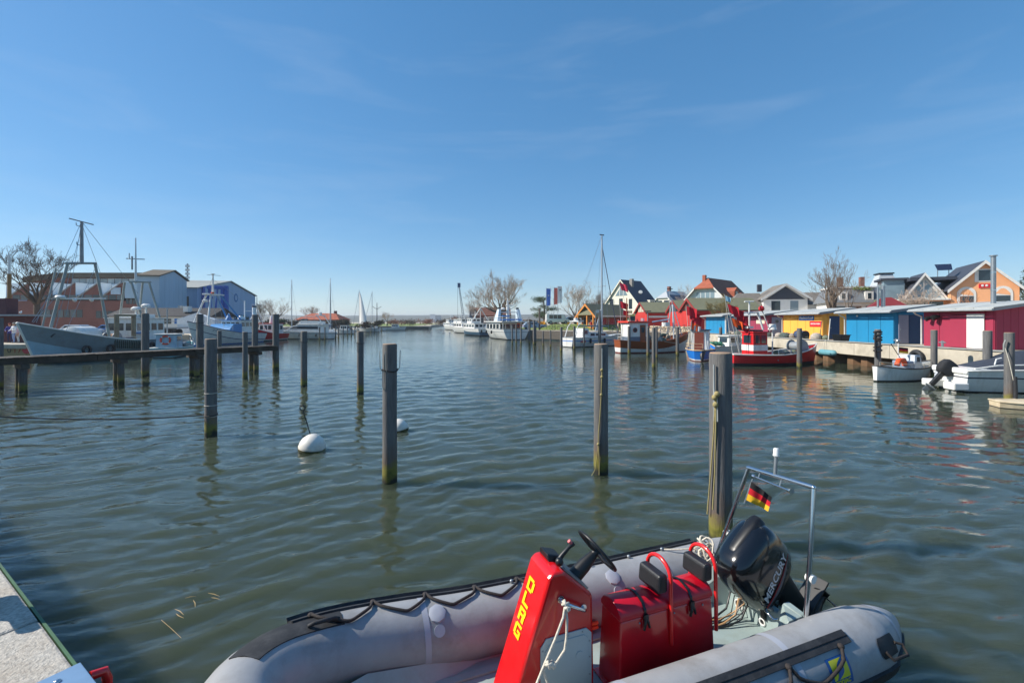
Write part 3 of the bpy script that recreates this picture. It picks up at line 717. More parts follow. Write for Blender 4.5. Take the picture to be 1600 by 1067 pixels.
# ------------------------------------------------------------------ the inflatable rescue boat in the foreground
def inflatable():
    O = Vector((2.32, 4.31, 0)); ang = R(21.5)
    t = thing('inflatable_boat', 'grey inflatable rescue boat with red console, red seat and black outboard', 'boat', O, ang)
    W2L = (Matrix.Translation(O) @ Matrix.Rotation(ang, 4, 'Z')).inverted()
    L = lambda px, py, d: W2L @ at(px, py, d)
    # tube centre line: near stern tip -> bow -> far stern tip (x aft, y to the far side)
    half = [(.90, .60, .43, .04), (.87, .605, .43, .09), (0.68, .63, .425, .178), (.44, .66, .42, .238), (.3, .675, .42, .26), (-.5, .68, .42, .262), (-1.5, .68, .425, .262), (-2.6, .68, .45, .262), (-3.15, .67, .50, .262), (-3.6, .62, .555, .262), (-3.92, .53, .605, .26), (-4.13, .40, .645, .26), (-4.27, .22, .67, .258)]
    ctl = [(x, -y, z, r) for x, y, z, r in half] + [(-4.31, 0, .68, .258)] + [(x, y, z, r) for x, y, z, r in reversed(half)]
    path = []
    for i in range(len(ctl) - 1):
        p0, p1, p2, p3 = [np.array(ctl[max(0, min(len(ctl) - 1, k))]) for k in (i - 1, i, i + 1, i + 2)]
        nn = max(2, int(np.linalg.norm(p2[:3] - p1[:3]) / 0.06))
        for k in range(nn):
            q = k / nn
            path.append(0.5 * ((2 * p1) + (-p0 + p2) * q + (2 * p0 - 5 * p1 + 4 * p2 - p3) * q * q + (-p0 + 3 * p1 - 3 * p2 + p3) * q ** 3))
    path.append(np.array(ctl[-1]))
    path = np.array(path)
    N = len(path)
    tang = np.gradient(path[:, :3], axis=0)
    def pt(i, a, off=0.0):
        """surface point: index along the tube, angle from outward-horizontal upward (degrees)"""
        i = max(0, min(N - 1.001, i)); k = int(i); f = i - k
        c = path[k] * (1 - f) + path[k + 1] * f; tg = tang[k]
        h = Vector((tg[0], tg[1], 0)); 
        o = Vector((h.y, -h.x, 0)).normalized()          # outward for this direction of travel (near side aft -> bow)
        o = -o if o.dot(Vector((c[0] + 2.0, c[1], 0))) < 0 else o
        rr_ = c[3] + off
        return Vector((c[0], c[1], c[2])) + o * (math.cos(R(a)) * rr_) + Vector((0, 0, math.sin(R(a)) * rr_))
    nb = 36
    rings = [[tuple(pt(i, 360 * k / nb)) for k in range(nb)] for i in range(N)]
    tube = MB().loft(rings).build('buoyancy_tube', TUBE, t, smooth=60)
    ix = lambda x, side: min(range(N), key=lambda i: abs(path[i][0] - x) + (10 if path[i][1] * side < 0 else 0))
    # seam tapes
    for side in (-1, 1):
        for x, hw_ in ((.62, .35), (-.64, .5), (-1.92, .5), (-3.02, .5)):
            i = ix(x, side)
            MB().loft([[tuple(pt(i + q, 6 * k, .0022)) for k in range(60)] for q in (-hw_, -hw_ * .98, hw_ * .98, hw_)], caps=False).build('seam_tape', TUBED, t, smooth=60)
    # rubbing strakes with lifelines
    def strake(i0, i1, a0, a1, h, m, name):
        mb = MB(); rg = []
        for i in range(i0, i1 + 1):
            rg.append([tuple(pt(i, a0, -.002)), tuple(pt(i, a0 + .5, h)), tuple(pt(i, (a0 + a1) / 2, h * 1.0)), tuple(pt(i, a1 - .5, h)), tuple(pt(i, a1, -.002))])
        mb.loft(rg).build(name, m, t, smooth=40)
    def life(i0, i1, a0, dip, step, side, q0=.4):
        mb = MB(); k = i0; pts = []; knots = []
        while k < i1:
            e = min(i1, k + step); knots.append(k)
            for q in range(21):
                f = q / 20; sag = math.sin(PI * f) ** q0
                skew = f + 0.10 * math.sin(2 * PI * f)
                pts.append(tuple(pt(k + (e - k) * skew, a0 + dip * sag, .016 + .01 * (1 - sag))))
            k = e
        knots.append(i1)
        MB().tube(pts, 0.0125, 8).build('lifeline', ROPEB, t, smooth=60)
        for k in knots:
            MB().ball(pt(k, a0, .018), 0.026, sz=.8, nu=10, nv=7).build('knot', ROPEB, t, smooth=True)
    i_a, i_b = ix(-.02, -1), ix(-3.9, -1)
    strake(i_a, i_b, 50, 70, .016, RUBBER, 'rubbing_strake')
    strake(i_a, i_b, 59.5, 60.5, .022, mat('strake_ridge', S(60, 62, 66), .6), 'strake_ridge')
    life(i_a + 2, i_b, 50, -32, 8.6, -1)
    strake(ix(.8, -1), i_b + 10, -26, -6, .022, RUBBER, 'rubbing_strake')
    f_a, f_b = ix(.0, 1), ix(-4.0, 1)
    f_a, f_b = min(f_a, f_b), max(f_a, f_b)
    strake(f_a, f_b, 52, 74, .018, RUBBER, 'rubbing_strake')
    strake(f_a, f_b, 52, 55, .045, RUBBER, 'strake_lip')
    life(f_a + 2, f_a + 38, 72, 38, 7.0, 1)
    # pads, valves, eyelets
    for (i, a, s) in ((ix(-2.95, 1), 120, 1.0), (ix(-1.25, 1), 120, 1.0)):
        c = pt(i, a, .004); nrm = (c - Vector(path[i][:3])).normalized()
        MB().tube([c - nrm * .02, c + nrm * .003, c + nrm * .009, c + nrm * .012], [.075, .072, .055, .03], 8).build('valve_cap', TUBED, t, smooth=40)
        c2 = pt(i, a + 28, .002); n2 = (c2 - Vector(path[i][:3])).normalized()
        MB().tube([c2 - n2 * .02, c2 + n2 * .006], .045, 14).build('valve_pad', TUBED, t, smooth=40)
    for x in (-2.2, -1.8, -1.35, -.9, -.5):
        i = ix(x, 1); MB().ball(pt(i, 78, .018), .018, nu=8, nv=6).build('eyelet', STEEL, t, smooth=True)
    def patch(i0, i1, a0, a1, off, m, name, nI=10, nA=10, shape=None):
        vs, fs = [], []
        for q in range(nI + 1):
            for k in range(nA + 1):
                u, v = q / nI, k / nA
                if shape: u, v = shape(u, v)
                vs.append(tuple(pt(i0 + (i1 - i0) * u, a0 + (a1 - a0) * v, off)))
        for q in range(nI):
            for k in range(nA):
                b = q * (nA + 1) + k; fs.append((b, b + 1, b + nA + 2, b + nA + 1))
        return MB().add(vs, fs).build(name, m, t, smooth=True)
    def logo(i0, i1, a0, a1, flip):
        LB = mat('logo_blue', S(20, 84, 150), .45); LY = mat('logo_yellow', S(214, 206, 40), .45)
        patch(i0, i1, a0, a1, .002, LB, 'logo_panel')
        s = (i1 - i0); A = (a1 - a0)
        patch(i0 + .12 * s, i1 - .12 * s, a0 + .26 * A, a1 - .07 * A, .004, LY, 'logo_field')
        patch(i0, i1, a0, a1, .006, LB, 'logo_swoosh', shape=lambda u, v: (.5 + (v - .5) * .5 * flip + (u - .5) * (.05 + .26 * math.sin(PI * v)) + .08 * math.sin(2 * PI * v), .24 + .71 * v))
        c = pt(i0 + .5 * s, a0 + .14 * A, .004); x1 = pt(i1, a0 + .14 * A, .004) - pt(i0, a0 + .14 * A, .004); up = pt(i0 + .5 * s, a0 + .2 * A, .004) - pt(i0 + .5 * s, a0 + .08 * A, .004)
        text('logo_lettering', 'ZODIAC', .042, LY, t, basis(c, x1, up), extrude=.001, bold=.001)
    il = ix(-.22, -1); logo(il + 2.0, il - 1.2, 2, 42, 1)
    ib = ix(-3.98, 1); logo(ib + 2.4, ib - .4, 0, 38, 1)
    ih = ix(.30, -1); patch(ih - 1.6, ih + 1.8, 12, 42, .006, RUBBER, 'handle_patch', shape=lambda u, v: (.5 + (u - .5) * (1 - .35 * abs(2 * v - 1) ** 3), v))
    MB().tube([pt(ih - 1, 28, .01), pt(ih - 2.0, 22, .05), pt(ih - 1.6, 10, .07), pt(ih + .4, 12, .04), pt(ih + .8, 22, .01)], .011, 8).build('rope_handle', ROPEB, t, smooth=60)
    # bow plate and handle
    bi = ix(-4.2, 1)
    strake(bi - 2, bi + 9, 66, 112, .008, RUBBER, 'bow_patch')
    MB().tube([pt(bi + 5, 100, .01), pt(bi + 5.5, 104, .04), pt(bi + 8, 104, .04), pt(bi + 8.5, 100, .01)], .016, 8).build('bow_handle', RUBBER, t, smooth=60)
    # floor and transom
    MB().prism([(-3.9, -.1), (-3.6, -.36), (-3.0, -.47), (-.02, -.47), (-.02, .47), (-3.0, .47), (-3.6, .36), (-3.9, .1)], .20, .27, 'z').build('deck', FIBRE, t, bevel=.01)
    MB().prism([(-3.3, -.36), (-.55, -.40), (-.55, -.33), (-3.3, -.30)], .272, .29, 'z').build('deck_step', FIBRE, t)
    MB().prism([(-3.3, .30), (-.55, .33), (-.55, .40), (-3.3, .36)], .272, .29, 'z').build('deck_step', FIBRE, t)
    tr = MB().prism([(-.47, .1), (.47, .1), (.47, .60), (.30, .62), (.24, .50), (-.24, .50), (-.30, .62), (-.47, .60)], -.045, .03, 'x').build('transom', FIBRE, t, bevel=.012)
    for s in (-1, 1):
        MB().hexa([(-.42, s * .47, .27), (-.045, s * .28, .27), (-.045, s * .47, .27), (-.42, s * .475, .27), (-.20, s * .47, .60), (-.045, s * .30, .61), (-.045, s * .47, .60), (-.20, s * .475, .60)]).build('knee', FIBRE, t)
    for y, z, r in ((.16, .34, .035), (-.30, .36, .022), (-.1, .33, .02)):
        MB().tube([(-.05, y, z), (-.046, y, z)], r, 16).build('drain_hole', BLACK, tr, smooth=50)
        MB().tube([(-.052 + .0, y + (r + .008) * math.cos(2 * PI * k / 18), z + (r + .008) * math.sin(2 * PI * k / 18)) for k in range(18)], .008, 6, closed=True).build('drain_rim', WHITE, tr, smooth=50)
    for y, z in ((-.14, .44), (.05, .41), (-.36, .5), (.34, .5)):
        MB().ball((-.048, y, z), .014, sx=.5, nu=8, nv=6).build('bolt', CHROME, tr, smooth=True)
    # hull below the deck
    rg = []
    for x, w, zk in ((.0, .52, -.12), (-2.6, .5, -.1), (-3.5, .36, .1), (-4.1, .1, .45)):
        rg.append([(x, -w, .3 if x > -3 else .5), (x, -w * .5, zk + .1), (x, 0, zk), (x, w * .5, zk + .1), (x, w, .3 if x > -3 else .5)])
    MB().loft(rg, closed=False).build('hull_bottom', FIBRE, t, smooth=40)

    # ---- console
    prof = [(-2.60, .28), (-2.27, 1.22), (-2.235, 1.255), (-2.15, 1.255), (-1.90, 1.03), (-1.885, .28)]
    con = MB().prism(prof, -.175, .175, 'y').build('console', REDP, t, bevel=.028, seg=3)
    # lettering stacked down the raked front
    f = Vector((-2.27, 0, 1.22)) - Vector((-2.60, 0, .28)); up = f.normalized(); xa = Vector((0, -1, 0)); nrm = xa.cross(up)
    YEL = mat('lettering_yellow', S(250, 214, 18), .4, var=.02)
    # block letters drawn on a 4 x 5 raster, leaning
    glyph = {'D': ((0, 0, 1, 5), (1, 0, 3, 1), (1, 4, 3, 5), (2.6, .8, 3.6, 4.2)), 'L': ((0, 0, 1, 5), (1, 0, 3.4, 1.1)), 'R': ((0, 0, 1, 5), (1, 4, 3.2, 5), (2.5, 2.6, 3.5, 4.6), (1, 2, 3.2, 2.9), (2.1, 0, 3.3, 2.1)), 'G': ((0, .6, 1, 4.4), (.5, 4, 3.5, 5), (.5, 0, 3.5, 1), (2.5, .8, 3.5, 2.4), (1.7, 1.9, 3.5, 2.7))}
    for k, ch in enumerate('DLRG'):
        org = Vector((-2.27, 0, 1.22)) - up * (.15 + .112 * k) + nrm * (.0035) + xa * (-.035)
        mb = MB()
        for (a, b, c, d) in glyph[ch]:
            P4 = []
            for zo in (0, .003):
                for (x_, y_) in ((a, b), (c, b), (c, d), (a, d)):
                    P4.append(org + xa * ((x_ - 1.75) * .030) + up * ((y_ - 2.5) * .0185 + (1.75 - x_) * .0) + nrm * (zo))
            mb.hexa(P4)
        mb.build('letter_' + ch.lower(), YEL, con)
    # hatch, grab rail, rope
    hp = [(-2.345, .30), (-2.345, .74), (-2.30, .80), (-1.965, .80), (-1.92, .755), (-1.92, .30)]
    PANEL = mat('pale_hatch', S(170, 184, 186), .4, var=.05)
    hatch = MB().prism(hp, -.186, -.1755, 'y').build('hatch', PANEL, con, bevel=.004)
    MB().prism([(-2.31, .32), (-2.31, .71), (-2.27, .76), (-1.99, .76), (-1.955, .73), (-1.955, .32)], -.192, -.186, 'y').build('hatch_door', PANEL, con, bevel=.006)
    MB().tube([(-2.03, -.190, .62), (-2.03, -.197, .62)], .03, 16).build('hatch_latch', PANEL, con, smooth=40)
    for (x, z) in ((-2.327, .45), (-2.327, .6), (-2.327, .72), (-2.25, .782), (-2.12, .782), (-2.0, .782), (-1.938, .7), (-1.938, .58), (-1.938, .45)):
        MB().ball((x, -.187, z), .006, nu=6, nv=4).build('screw', STEEL, con)
    MB().tube([(-2.18, -.178, 1.06), (-2.18, -.215, 1.055), (-2.165, -.225, 1.05), (-2.01, -.225, .965), (-1.995, -.215, .955), (-1.99, -.178, .955)], .0125, 10).build('grab_rail', CHROME, con, smooth=60)
    for x, z in ((-2.18, 1.06), (-1.99, .955)): MB().tube([(x, -.178, z), (x, -.184, z)], .026, 14).build('rail_base', CHROME, con, smooth=40)
    rp = thing('mooring_rope', 'white flecked rope knotted to the console grab rail, hanging down', 'rope', O, ang)
    A = (-2.165, -.225, 1.05)
    MB().tube([A, (-2.2, -.26, .98), (-2.27, -.27, .85), (-2.36, -.28, .70), (-2.44, -.29, .56), (-2.6, -.3, .4)], .0095, 8).build('strand', ROPEW, rp, smooth=60)
    MB().tube([A, (-2.17, -.26, .96), (-2.18, -.27, .84), (-2.20, -.28, .76), (-2.27, -.285, .69), (-2.34, -.285, .71), (-2.37, -.285, .66), (-2.33, -.29, .55), (-2.32, -.29, .50)], .0095, 8).build('strand', ROPEW, rp, smooth=60)
    for c, r_ in ((A, .03), ((-2.16, -.245, 1.03), .024), ((-2.33, -.285, .70), .032), ((-2.30, -.29, .69), .026)):
        for j in range(3):
            ax = Vector((math.sin(j * 2.1), math.cos(j * 2.1) * .6, math.cos(j * 1.3))).normalized(); u_ = ax.orthogonal().normalized(); w_ = ax.cross(u_)
            MB().tube([tuple(Vector(c) + (u_ * math.cos(2 * PI * k / 12) + w_ * math.sin(2 * PI * k / 12)) * r_ * .8) for k in range(12)], .009, 6, closed=True).build('knot', ROPEW, rp, smooth=60)
    # dash, throttle, compass, wheel
    MB().hexa([(-2.20, -.02, 1.255), (-2.08, -.02, 1.20), (-2.08, .15, 1.20), (-2.20, .15, 1.255), (-2.20, .0, 1.31), (-2.08, .0, 1.27), (-2.08, .14, 1.27), (-2.20, .14, 1.31)]).build('throttle_box', BLACK, con, bevel=.012)
    MB().tube([(-2.13, -.03, 1.25), (-2.09, -.035, 1.30), (-2.03, -.035, 1.35), (-1.99, -.03, 1.37)], [.022, .018, .015, .019], 10).build('throttle_lever', BLACK, con, smooth=60)
    MB().tube([(-2.0, -.03, 1.362), (-2.03, -.03, 1.395)], .014, 8).build('throttle_button', mat('pink_button', S(230, 110, 110), .5), con, smooth=50)
    MB().ball((-2.15, -.10, 1.29), .032).build('compass', BLACK, con, smooth=True)
    MB().hexa([(-2.13, -.14, 1.243), (-1.93, -.14, 1.058), (-1.93, .15, 1.058), (-2.13, .15, 1.243), (-2.12, -.14, 1.252), (-1.92, -.14, 1.068), (-1.92, .15, 1.068), (-2.12, .15, 1.252)]).build('dash_panel', STEEL, con)
    ax = Vector((math.cos(R(38)), 0, math.sin(R(38)))); c0 = Vector((-1.76, 0.0, 1.235)); base = Vector((-1.97, 0, 1.09))
    MB().tube([base, base + ax * .12, base + ax * .23], [.06, .055, .035], 14).build('steering_column', BLACK, con, smooth=40)
    u_ = Vector((0, 1, 0)); w_ = ax.cross(u_)
    cw = base + ax * .27
    wheel = MB().tube([tuple(cw + (u_ * math.cos(2 * PI * k / 36) + w_ * math.sin(2 * PI * k / 36)) * .19) for k in range(36)], .0125, 10, closed=True).build('steering_wheel', BLACK, con, smooth=60)
    MB().tube([base + ax * .2, cw + ax * .012], [.03, .035], 14).build('hub', BLACK, wheel, smooth=40)
    for a in (R(90), R(210), R(330)):
        MB().tube([tuple(cw + (u_ * math.cos(a) + w_ * math.sin(a)) * q - ax * (.02 * math.sin(PI * q / .172))) for q in (.02, .09, .14, .186)], [.02, .016, .014, .012], 8).build('spoke', BLACK, wheel, smooth=60)

    # ---- seat box with two backrests
    y0, y1, x0, x1 = -.27, -.01, -1.72, -.83
    seat = MB().hexa([(x0 - .02, y0 - .02, .27), (x1 + .02, y0 - .02, .27), (x1 + .02, y1 + .02, .27), (x0 - .02, y1 + .02, .27), (x0, y0, .83), (x1, y0, .83), (x1, y1, .83), (x0, y1, .83)]).build('seat_box', REDDK, t, bevel=.012)
    MB().box(x0 - .05, x1 + .05, y0 - .07, y1 + .05, .272, .284).build('flange', REDDK, seat, bevel=.004)
    lidp = [(y0 - .006, .834), (y0 - .004, .87), (y0 + .03, .915), (y0 + .09, .938), ((y0 + y1) / 2, .945), (y1 - .09, .938), (y1 - .03, .915), (y1 + .004, .87), (y1 + .006, .834)]
    MB().prism(lidp, x0 - .006, x1 + .006, 'x').build('seat_lid', mat('red_vinyl', S(190, 14, 36), .33, var=.08, scale=3), seat, smooth=35, bevel=.006)
    for x in (-1.55, -1.22, -.93): MB().ball((x, y0 - .004, .79), .008, nu=8, nv=5).build('snap', STEEL, seat, smooth=True)
    for x in (-1.6, -1.3, -1.05): MB().ball((x, y0 - .055, .288), .011, nu=8, nv=5).build('bolt', STEEL, seat, smooth=True)
    HOOP = mat('red_powder_coat', S(222, 30, 30), .3, var=.04, coat=.4)
    for x in (-1.26, -.80):
        pts = [(x, y0 - .018, .56), (x, y0 - .018, .8), (x, y0 - .012, 1.02)] + [(x, (y0 + y1) / 2 - (.142) * math.cos(PI * k / 10), 1.06 + .125 * math.sin(PI * k / 10)) for k in range(11)] + [(x, y1 + .012, 1.02), (x, y1 + .016, .62)]
        h = MB().tube(pts, .016, 10).build('backrest_hoop', HOOP, seat, smooth=60)
        MB().hexa([(x - .115, y0 + .0, .955), (x - .012, y0 + .0, .955), (x - .012, y1 + .0, .955), (x - .115, y1 + .0, .955), (x - .10, y0 + .0, 1.10), (x - .012, y0 + .0, 1.10), (x - .012, y1, 1.10), (x - .10, y1, 1.10)]).build('backrest_pad', mat('black_vinyl', S(30, 31, 34), .45, var=.15, scale=20, bump=.2, bscale=80), seat, bevel=.025, seg=3)
    for x in (-1.50, -1.05):
        sp = [(x, p[0] + (-.003 if p[0] < (y0 + y1) / 2 else .003), p[1] + .005) for p in lidp]
        pts = [(x, y0 - .012, .76)] + sp
        mb = MB(); rg = []
        for p in pts: rg.append([(p[0] - .012, p[1], p[2]), (p[0] + .012, p[1], p[2]), (p[0] + .012, p[1], p[2] + .004), (p[0] - .012, p[1], p[2] + .004)])
        mb.loft(rg).build('strap', BLACK, seat)
        MB().tube([(x, y0 - .014, .84), (x + .01, y0 - .03, .80), (x + .03, y0 - .02, .75)], .011, 6).build('strap_end', BLACK, seat)
        MB().tube([(x, y0 - .014, .84), (x - .015, y0 - .03, .79), (x - .02, y0 - .02, .74)], .011, 6).build('strap_end', BLACK, seat)
        MB().box(x - .02, x + .02, y0 - .024, y0 - .008, .81, .85).build('buckle', BLACK, seat)

    # ---- outboard motor, tilted up
    PAINT = mat('outboard_black', S(13, 13, 15), .16, var=.1, coat=.6)
    PAINTM = mat('outboard_black_matt', S(18, 18, 20), .38, var=.2, scale=10)
    mt = thing('outboard_motor', 'large black outboard motor with silver lettering, tilted up on the inflatable', 'outboard motor', O, ang)
    MT = Matrix.Translation((.11, 0, .40)) @ Matrix.Rotation(R(-45), 4, 'Y')
    def ring(x0_, x1_, hw, z, zt=0.0, n=28, p=3.4):
        cx_, hx = (x0_ + x1_) / 2, (x1_ - x0_) / 2; out = []
        for k in range(n):
            a = 2 * PI * k / n; c, s = math.cos(a), math.sin(a)
            x_ = cx_ + hx * math.copysign(abs(c) ** (2 / p), c); out.append((x_, hw * math.copysign(abs(s) ** (2 / p), s), z + zt * (x_ - cx_)))
        return out
    MB(MT).loft([ring(-.05, .40, .13, .10), ring(-.10, .46, .17, .15, .1), ring(-.125, .50, .195, .22, .12)]).build('lower_cowl', PAINTM, mt, smooth=50)
    MB(MT).loft([ring(-.13, .505, .198, .225, .12), ring(-.145, .52, .205, .30, .12), ring(-.15, .525, .205, .42, .1), ring(-.14, .52, .20, .54, .06), ring(-.11, .50, .185, .63, .0), ring(-.05, .46, .155, .69, -.06), ring(.06, .38, .09, .72, -.08)]).build('cowling', PAINT, mt, smooth=60)
    MB(MT).loft([ring(.02, .535, .085, .62, -.02), ring(.06, .53, .07, .70, -.07), ring(.14, .46, .04, .722, -.08)]).build('cowl_crest', PAINTM, mt, smooth=60)
    SIL = mat('decal_silver', S(196, 198, 202), .35, .2); DRED = mat('decal_red', S(150, 30, 36), .4); DG = mat('decal_grey', S(86, 84, 88), .4)
    for sgn in (-1, 1):
        xa = Vector((-sgn * math.cos(R(12)), 0, -sgn * math.sin(R(12)))) if sgn > 0 else Vector((math.cos(R(12)), 0, math.sin(R(12))))
        ya = Vector((-math.sin(R(12)), 0, math.cos(R(12))))
        text('decal_lettering', 'MERCURY', .098, SIL, mt, MT @ basis((.175, sgn * .2068, .35), xa, ya), extrude=.0008, bold=.002, spacing=1.0, shear=.22)
        rgA = []; rgB = []
        for k in range(13):
            q = k / 12; x_ = -.07 + .5 * q; z_ = .252 + .5 * q * .21 - .035 * math.sin(PI * q) + .02 * q * q
            rgA.append([(x_, sgn * .204, z_), (x_, sgn * .2085, z_), (x_, sgn * .2085, z_ + .010 * (1 - q) + .002), (x_, sgn * .204, z_ + .010 * (1 - q) + .002)])
            rgB.append([(x_, sgn * .203, z_ - .035 * math.sin(PI * q)), (x_, sgn * .2078, z_ - .035 * math.sin(PI * q)), (x_, sgn * .2078, z_ - .004), (x_, sgn * .203, z_ - .004)])
        MB(MT).loft(rgA).build('decal_stripe', DRED, mt); MB(MT).loft(rgB[:-1]).build('decal_swoosh', DG, mt)
    MB(MT).loft([ring(.06, .38, .115, .12), ring(.08, .36, .09, -.05), ring(.11, .33, .07, -.30), ring(.12, .32, .055, -.45)]).build('midsection', PAINTM, mt, smooth=50)
    MB(MT).box(.05, .60, -.10, .10, -.475, -.455).build('cavitation_plate', PAINTM, mt, bevel=.004)
    MB(MT).loft([ring(.12, .34, .04, -.46), ring(.10, .36, .035, -.58)]).build('gearcase', PAINTM, mt, smooth=50)
    MB(MT).tube([(.02, 0, -.62), (.06, 0, -.62), (.14, 0, -.62), (.36, 0, -.62), (.44, 0, -.62)], [.012, .04, .062, .062, .045], 14).build('torpedo', PAINTM, mt, smooth=50)
    MB(MT).prism([(.14, -.65), (.36, -.65), (.34, -.86), (.26, -.86)], -.008, .008, 'y').build('skeg', mat('worn_aluminium', S(176, 184, 192), .4, .5), mt)
    MB(MT).tube([(.44, 0, -.62), (.54, 0, -.62), (.56, 0, -.62)], [.05, .04, .01], 12).build('propeller_hub', PAINTM, mt, smooth=50)
    for k in range(3):
        a = 2 * PI * k / 3 + .4
        M2 = MT @ Matrix.Translation((.49, 0, -.62)) @ Matrix.Rotation(a, 4, 'X') @ Matrix.Rotation(R(28), 4, 'Z')
        MB(M2).prism([(-.03, .03), (-.06, .11), (-.03, .17), (.03, .175), (.06, .11), (.03, .03)], -.004, .004, 'x').build('propeller_blade', PAINTM, mt) if False else MB(M2).add([(-.02, -.05, .03), (-.01, -.075, .11), (0, -.04, .175), (.01, .04, .18), (.015, .075, .11), (.02, .04, .03), (-.012, -.05, .03), (-.002, -.075, .11), (.008, -.04, .175), (.018, .04, .18), (.023, .075, .11), (.028, .04, .03)], [(0, 1, 2, 3, 4, 5), (11, 10, 9, 8, 7, 6)] + [(i, i + 6, (i + 1) % 6 + 6, (i + 1) % 6) for i in range(6)]).build('propeller_blade', PAINTM, mt)
    for y in (-.12, .12):
        MB().hexa([(-.08, y - .02, .38), (.06, y - .02, .30), (.06, y + .02, .30), (-.08, y + .02, .38), (-.08, y - .02, .55), (.14, y - .02, .56), (.14, y + .02, .56), (-.08, y + .02, .55)]).build('clamp_bracket', PAINTM, mt, bevel=.006)
    MB().cyl((.05, -.17, .53), (.05, .17, .53), .022).build('tilt_tube', CHROME, mt, smooth=50)
    MB().tube([(-.05, -.17, .54), (-.12, -.19, .50), (-.13, -.28, .48), (-.06, -.32, .49), (-.0, -.28, .51)], .01, 8).build('steering_link', CHROME, mt, smooth=60)
    MB().cyl((-.1, -.02, .50), (-.07, -.22, .52), .016).build('steering_ram', STEEL, mt, smooth=50)
    for k in range(8):
        rr = random.Random(k + 40); y = rr.uniform(-.05, .22); e = (rr.uniform(-.62, -.45), rr.uniform(.05, .2), .285)
        MB().tube([(.02, y, .60), (-.08, y + rr.uniform(-.06, .06), .58 + rr.uniform(0, .07)), (-.13, y + rr.uniform(-.05, .05), .46), (-.20, (y * 2 + e[1]) / 3, .33), (-.34, (y + e[1]) / 2, .288), e], .0055 if k % 3 else .009, 6).build('cable', BLACK if k % 4 else mat('tan_hose', S(176, 140, 100), .5), mt, smooth=60)
    for (x, y, z) in ((-.11, .02, .57), (-.1, -.07, .55), (-.09, .1, .58)):
        MB().box(x - .02, x + .02, y - .025, y + .025, z - .02, z + .02).build('rigging_fitting', CHROME if y < 0 else DARKST, mt, bevel=.006)
    MB().box(-.10, -.075, -.16, -.05, .505, .53).build('red_tag', mat('red_tag', S(190, 50, 30), .5), mt)

    # ---- stainless arch with lamp, horns and flag
    ar = thing('stern_arch', 'stainless tube arch over the outboard carrying lamp and horn', 'boat arch', O, ang)
    MB().tube([(-.02, -.49, .58), (.1, -.45, 1.12), (.2, -.405, 1.63)], .0205, 12).build('leg', CHROME, ar, smooth=60)
    MB().tube([(-.02, .49, .60), (.1, .38, 1.12), (.2, .27, 1.60)], .0205, 12).build('leg', CHROME, ar, smooth=60)
    MB().tube([(.2, -.40, 1.64), (.2, -.06, 1.625), (.2, .275, 1.61)], .0205, 12).build('top_bar', CHROME, ar, smooth=60)
    for p in ((.2, -.405, 1.637), (.2, .272, 1.607)): MB().ball(p, .0215, nu=12, nv=8).build('elbow', CHROME, ar, smooth=True)
    MB().tube([(.2, -.03, 1.63), (.215, -.03, 1.80)], .016, 12).build('lamp_post', STEEL, ar, smooth=60)
    MB().tube([(.215, -.03, 1.80), (.2155, -.03, 1.815), (.217, -.03, 1.83), (.219, -.03, 1.875), (.22, -.03, 1.885)], [.018, .03, .026, .026, .02], 14).build('stern_lamp', mat('lamp_lens', S(222, 222, 220), .25, var=.05), ar, smooth=40)
    MB().tube([(.17, .16, 1.555), (.17, -.16, 1.545), (.17, -.2, 1.543), (.17, -.225, 1.543)], [.009, .009, .02, .034], 12).build('horn', CHROME, ar, smooth=50)
    MB().tube([(.17, .16, 1.555), (.17, .19, 1.556)], .022, 12).build('horn_base', CHROME, ar, smooth=50)
    for y in (.13, -.1): MB().cyl((.17, y, 1.55), (.195, y, 1.605), .006, n=6).build('horn_bracket', STEEL, ar, smooth=50)
    for (p, s) in (((.07, -.47, .90), -1), ((.08, .42, .90), 1)):
        MB().tube([(p[0], p[1] - .03, p[2]), (p[0], p[1] + .03, p[2])], .034, 14).build('side_lamp', WHITE, ar, smooth=40)
        MB().tube([(p[0] + .03, p[1] - .02, p[2]), (p[0] + .03, p[1] + .02, p[2])], .024, 12).build('lamp_glass', mat('lamp_lens', S(222, 222, 220), .25), ar, smooth=40)
    fl = thing('boat_flag', 'small black red gold flag flying from the arch of the inflatable', 'flag', O, ang)
    dF = 4.72
    MB().cyl(L(1176, 748, dF), L(1163, 786, dF), .007, n=6).build('staff', STEEL, fl)
    cloth('flag_cloth', FLAGDE, fl, L(1165, 780, dF), L(1200, 798, dF - .1), L(1174, 752, dF), L(1206, 776, dF - .1), amp=.025, waves=1.2)
    # white rope heap on the far quarter, oars
    rp = thing('rope_coil', 'tangle of white mooring rope on the far stern quarter of the inflatable', 'rope', O, ang)
    rr = random.Random(5)
    for k in range(7):
        c = Vector((-.10 + rr.uniform(-.05, .05), .52 + rr.uniform(-.05, .05), .70 + rr.uniform(-.05, .04)))
        MB().tube([tuple(c + Vector((.07 * math.cos(2 * PI * q / 14) + rr.uniform(-.01, .01), .06 * math.sin(2 * PI * q / 14), .10 * math.sin(2 * PI * q / 14 + k)))) for q in range(14)], .0095, 6, closed=True).build('loop', ROPEW, rp, smooth=60)
    MB().tube([(-.12, .50, .70), (-.22, .58, .72), (-.42, .66, .71), (-.5, .75, .685)], .009, 6).build('tail', ROPEW, rp, smooth=60)
    MB().tube([(-.10, .48, .68), (-.12, .42, .5), (-.14, .40, .33)], .009, 6).build('tail', ROPEW, rp, smooth=60)
    pd = thing('paddle', 'pair of orange paddle shafts stowed inside the far tube', 'paddle', O, ang)
    for z in (.33, .37): MB().cyl((-2.0, .40, z), (-1.5, .40, z), .016, n=8).build('shaft', ORANGE, pd, smooth=50)
    return t
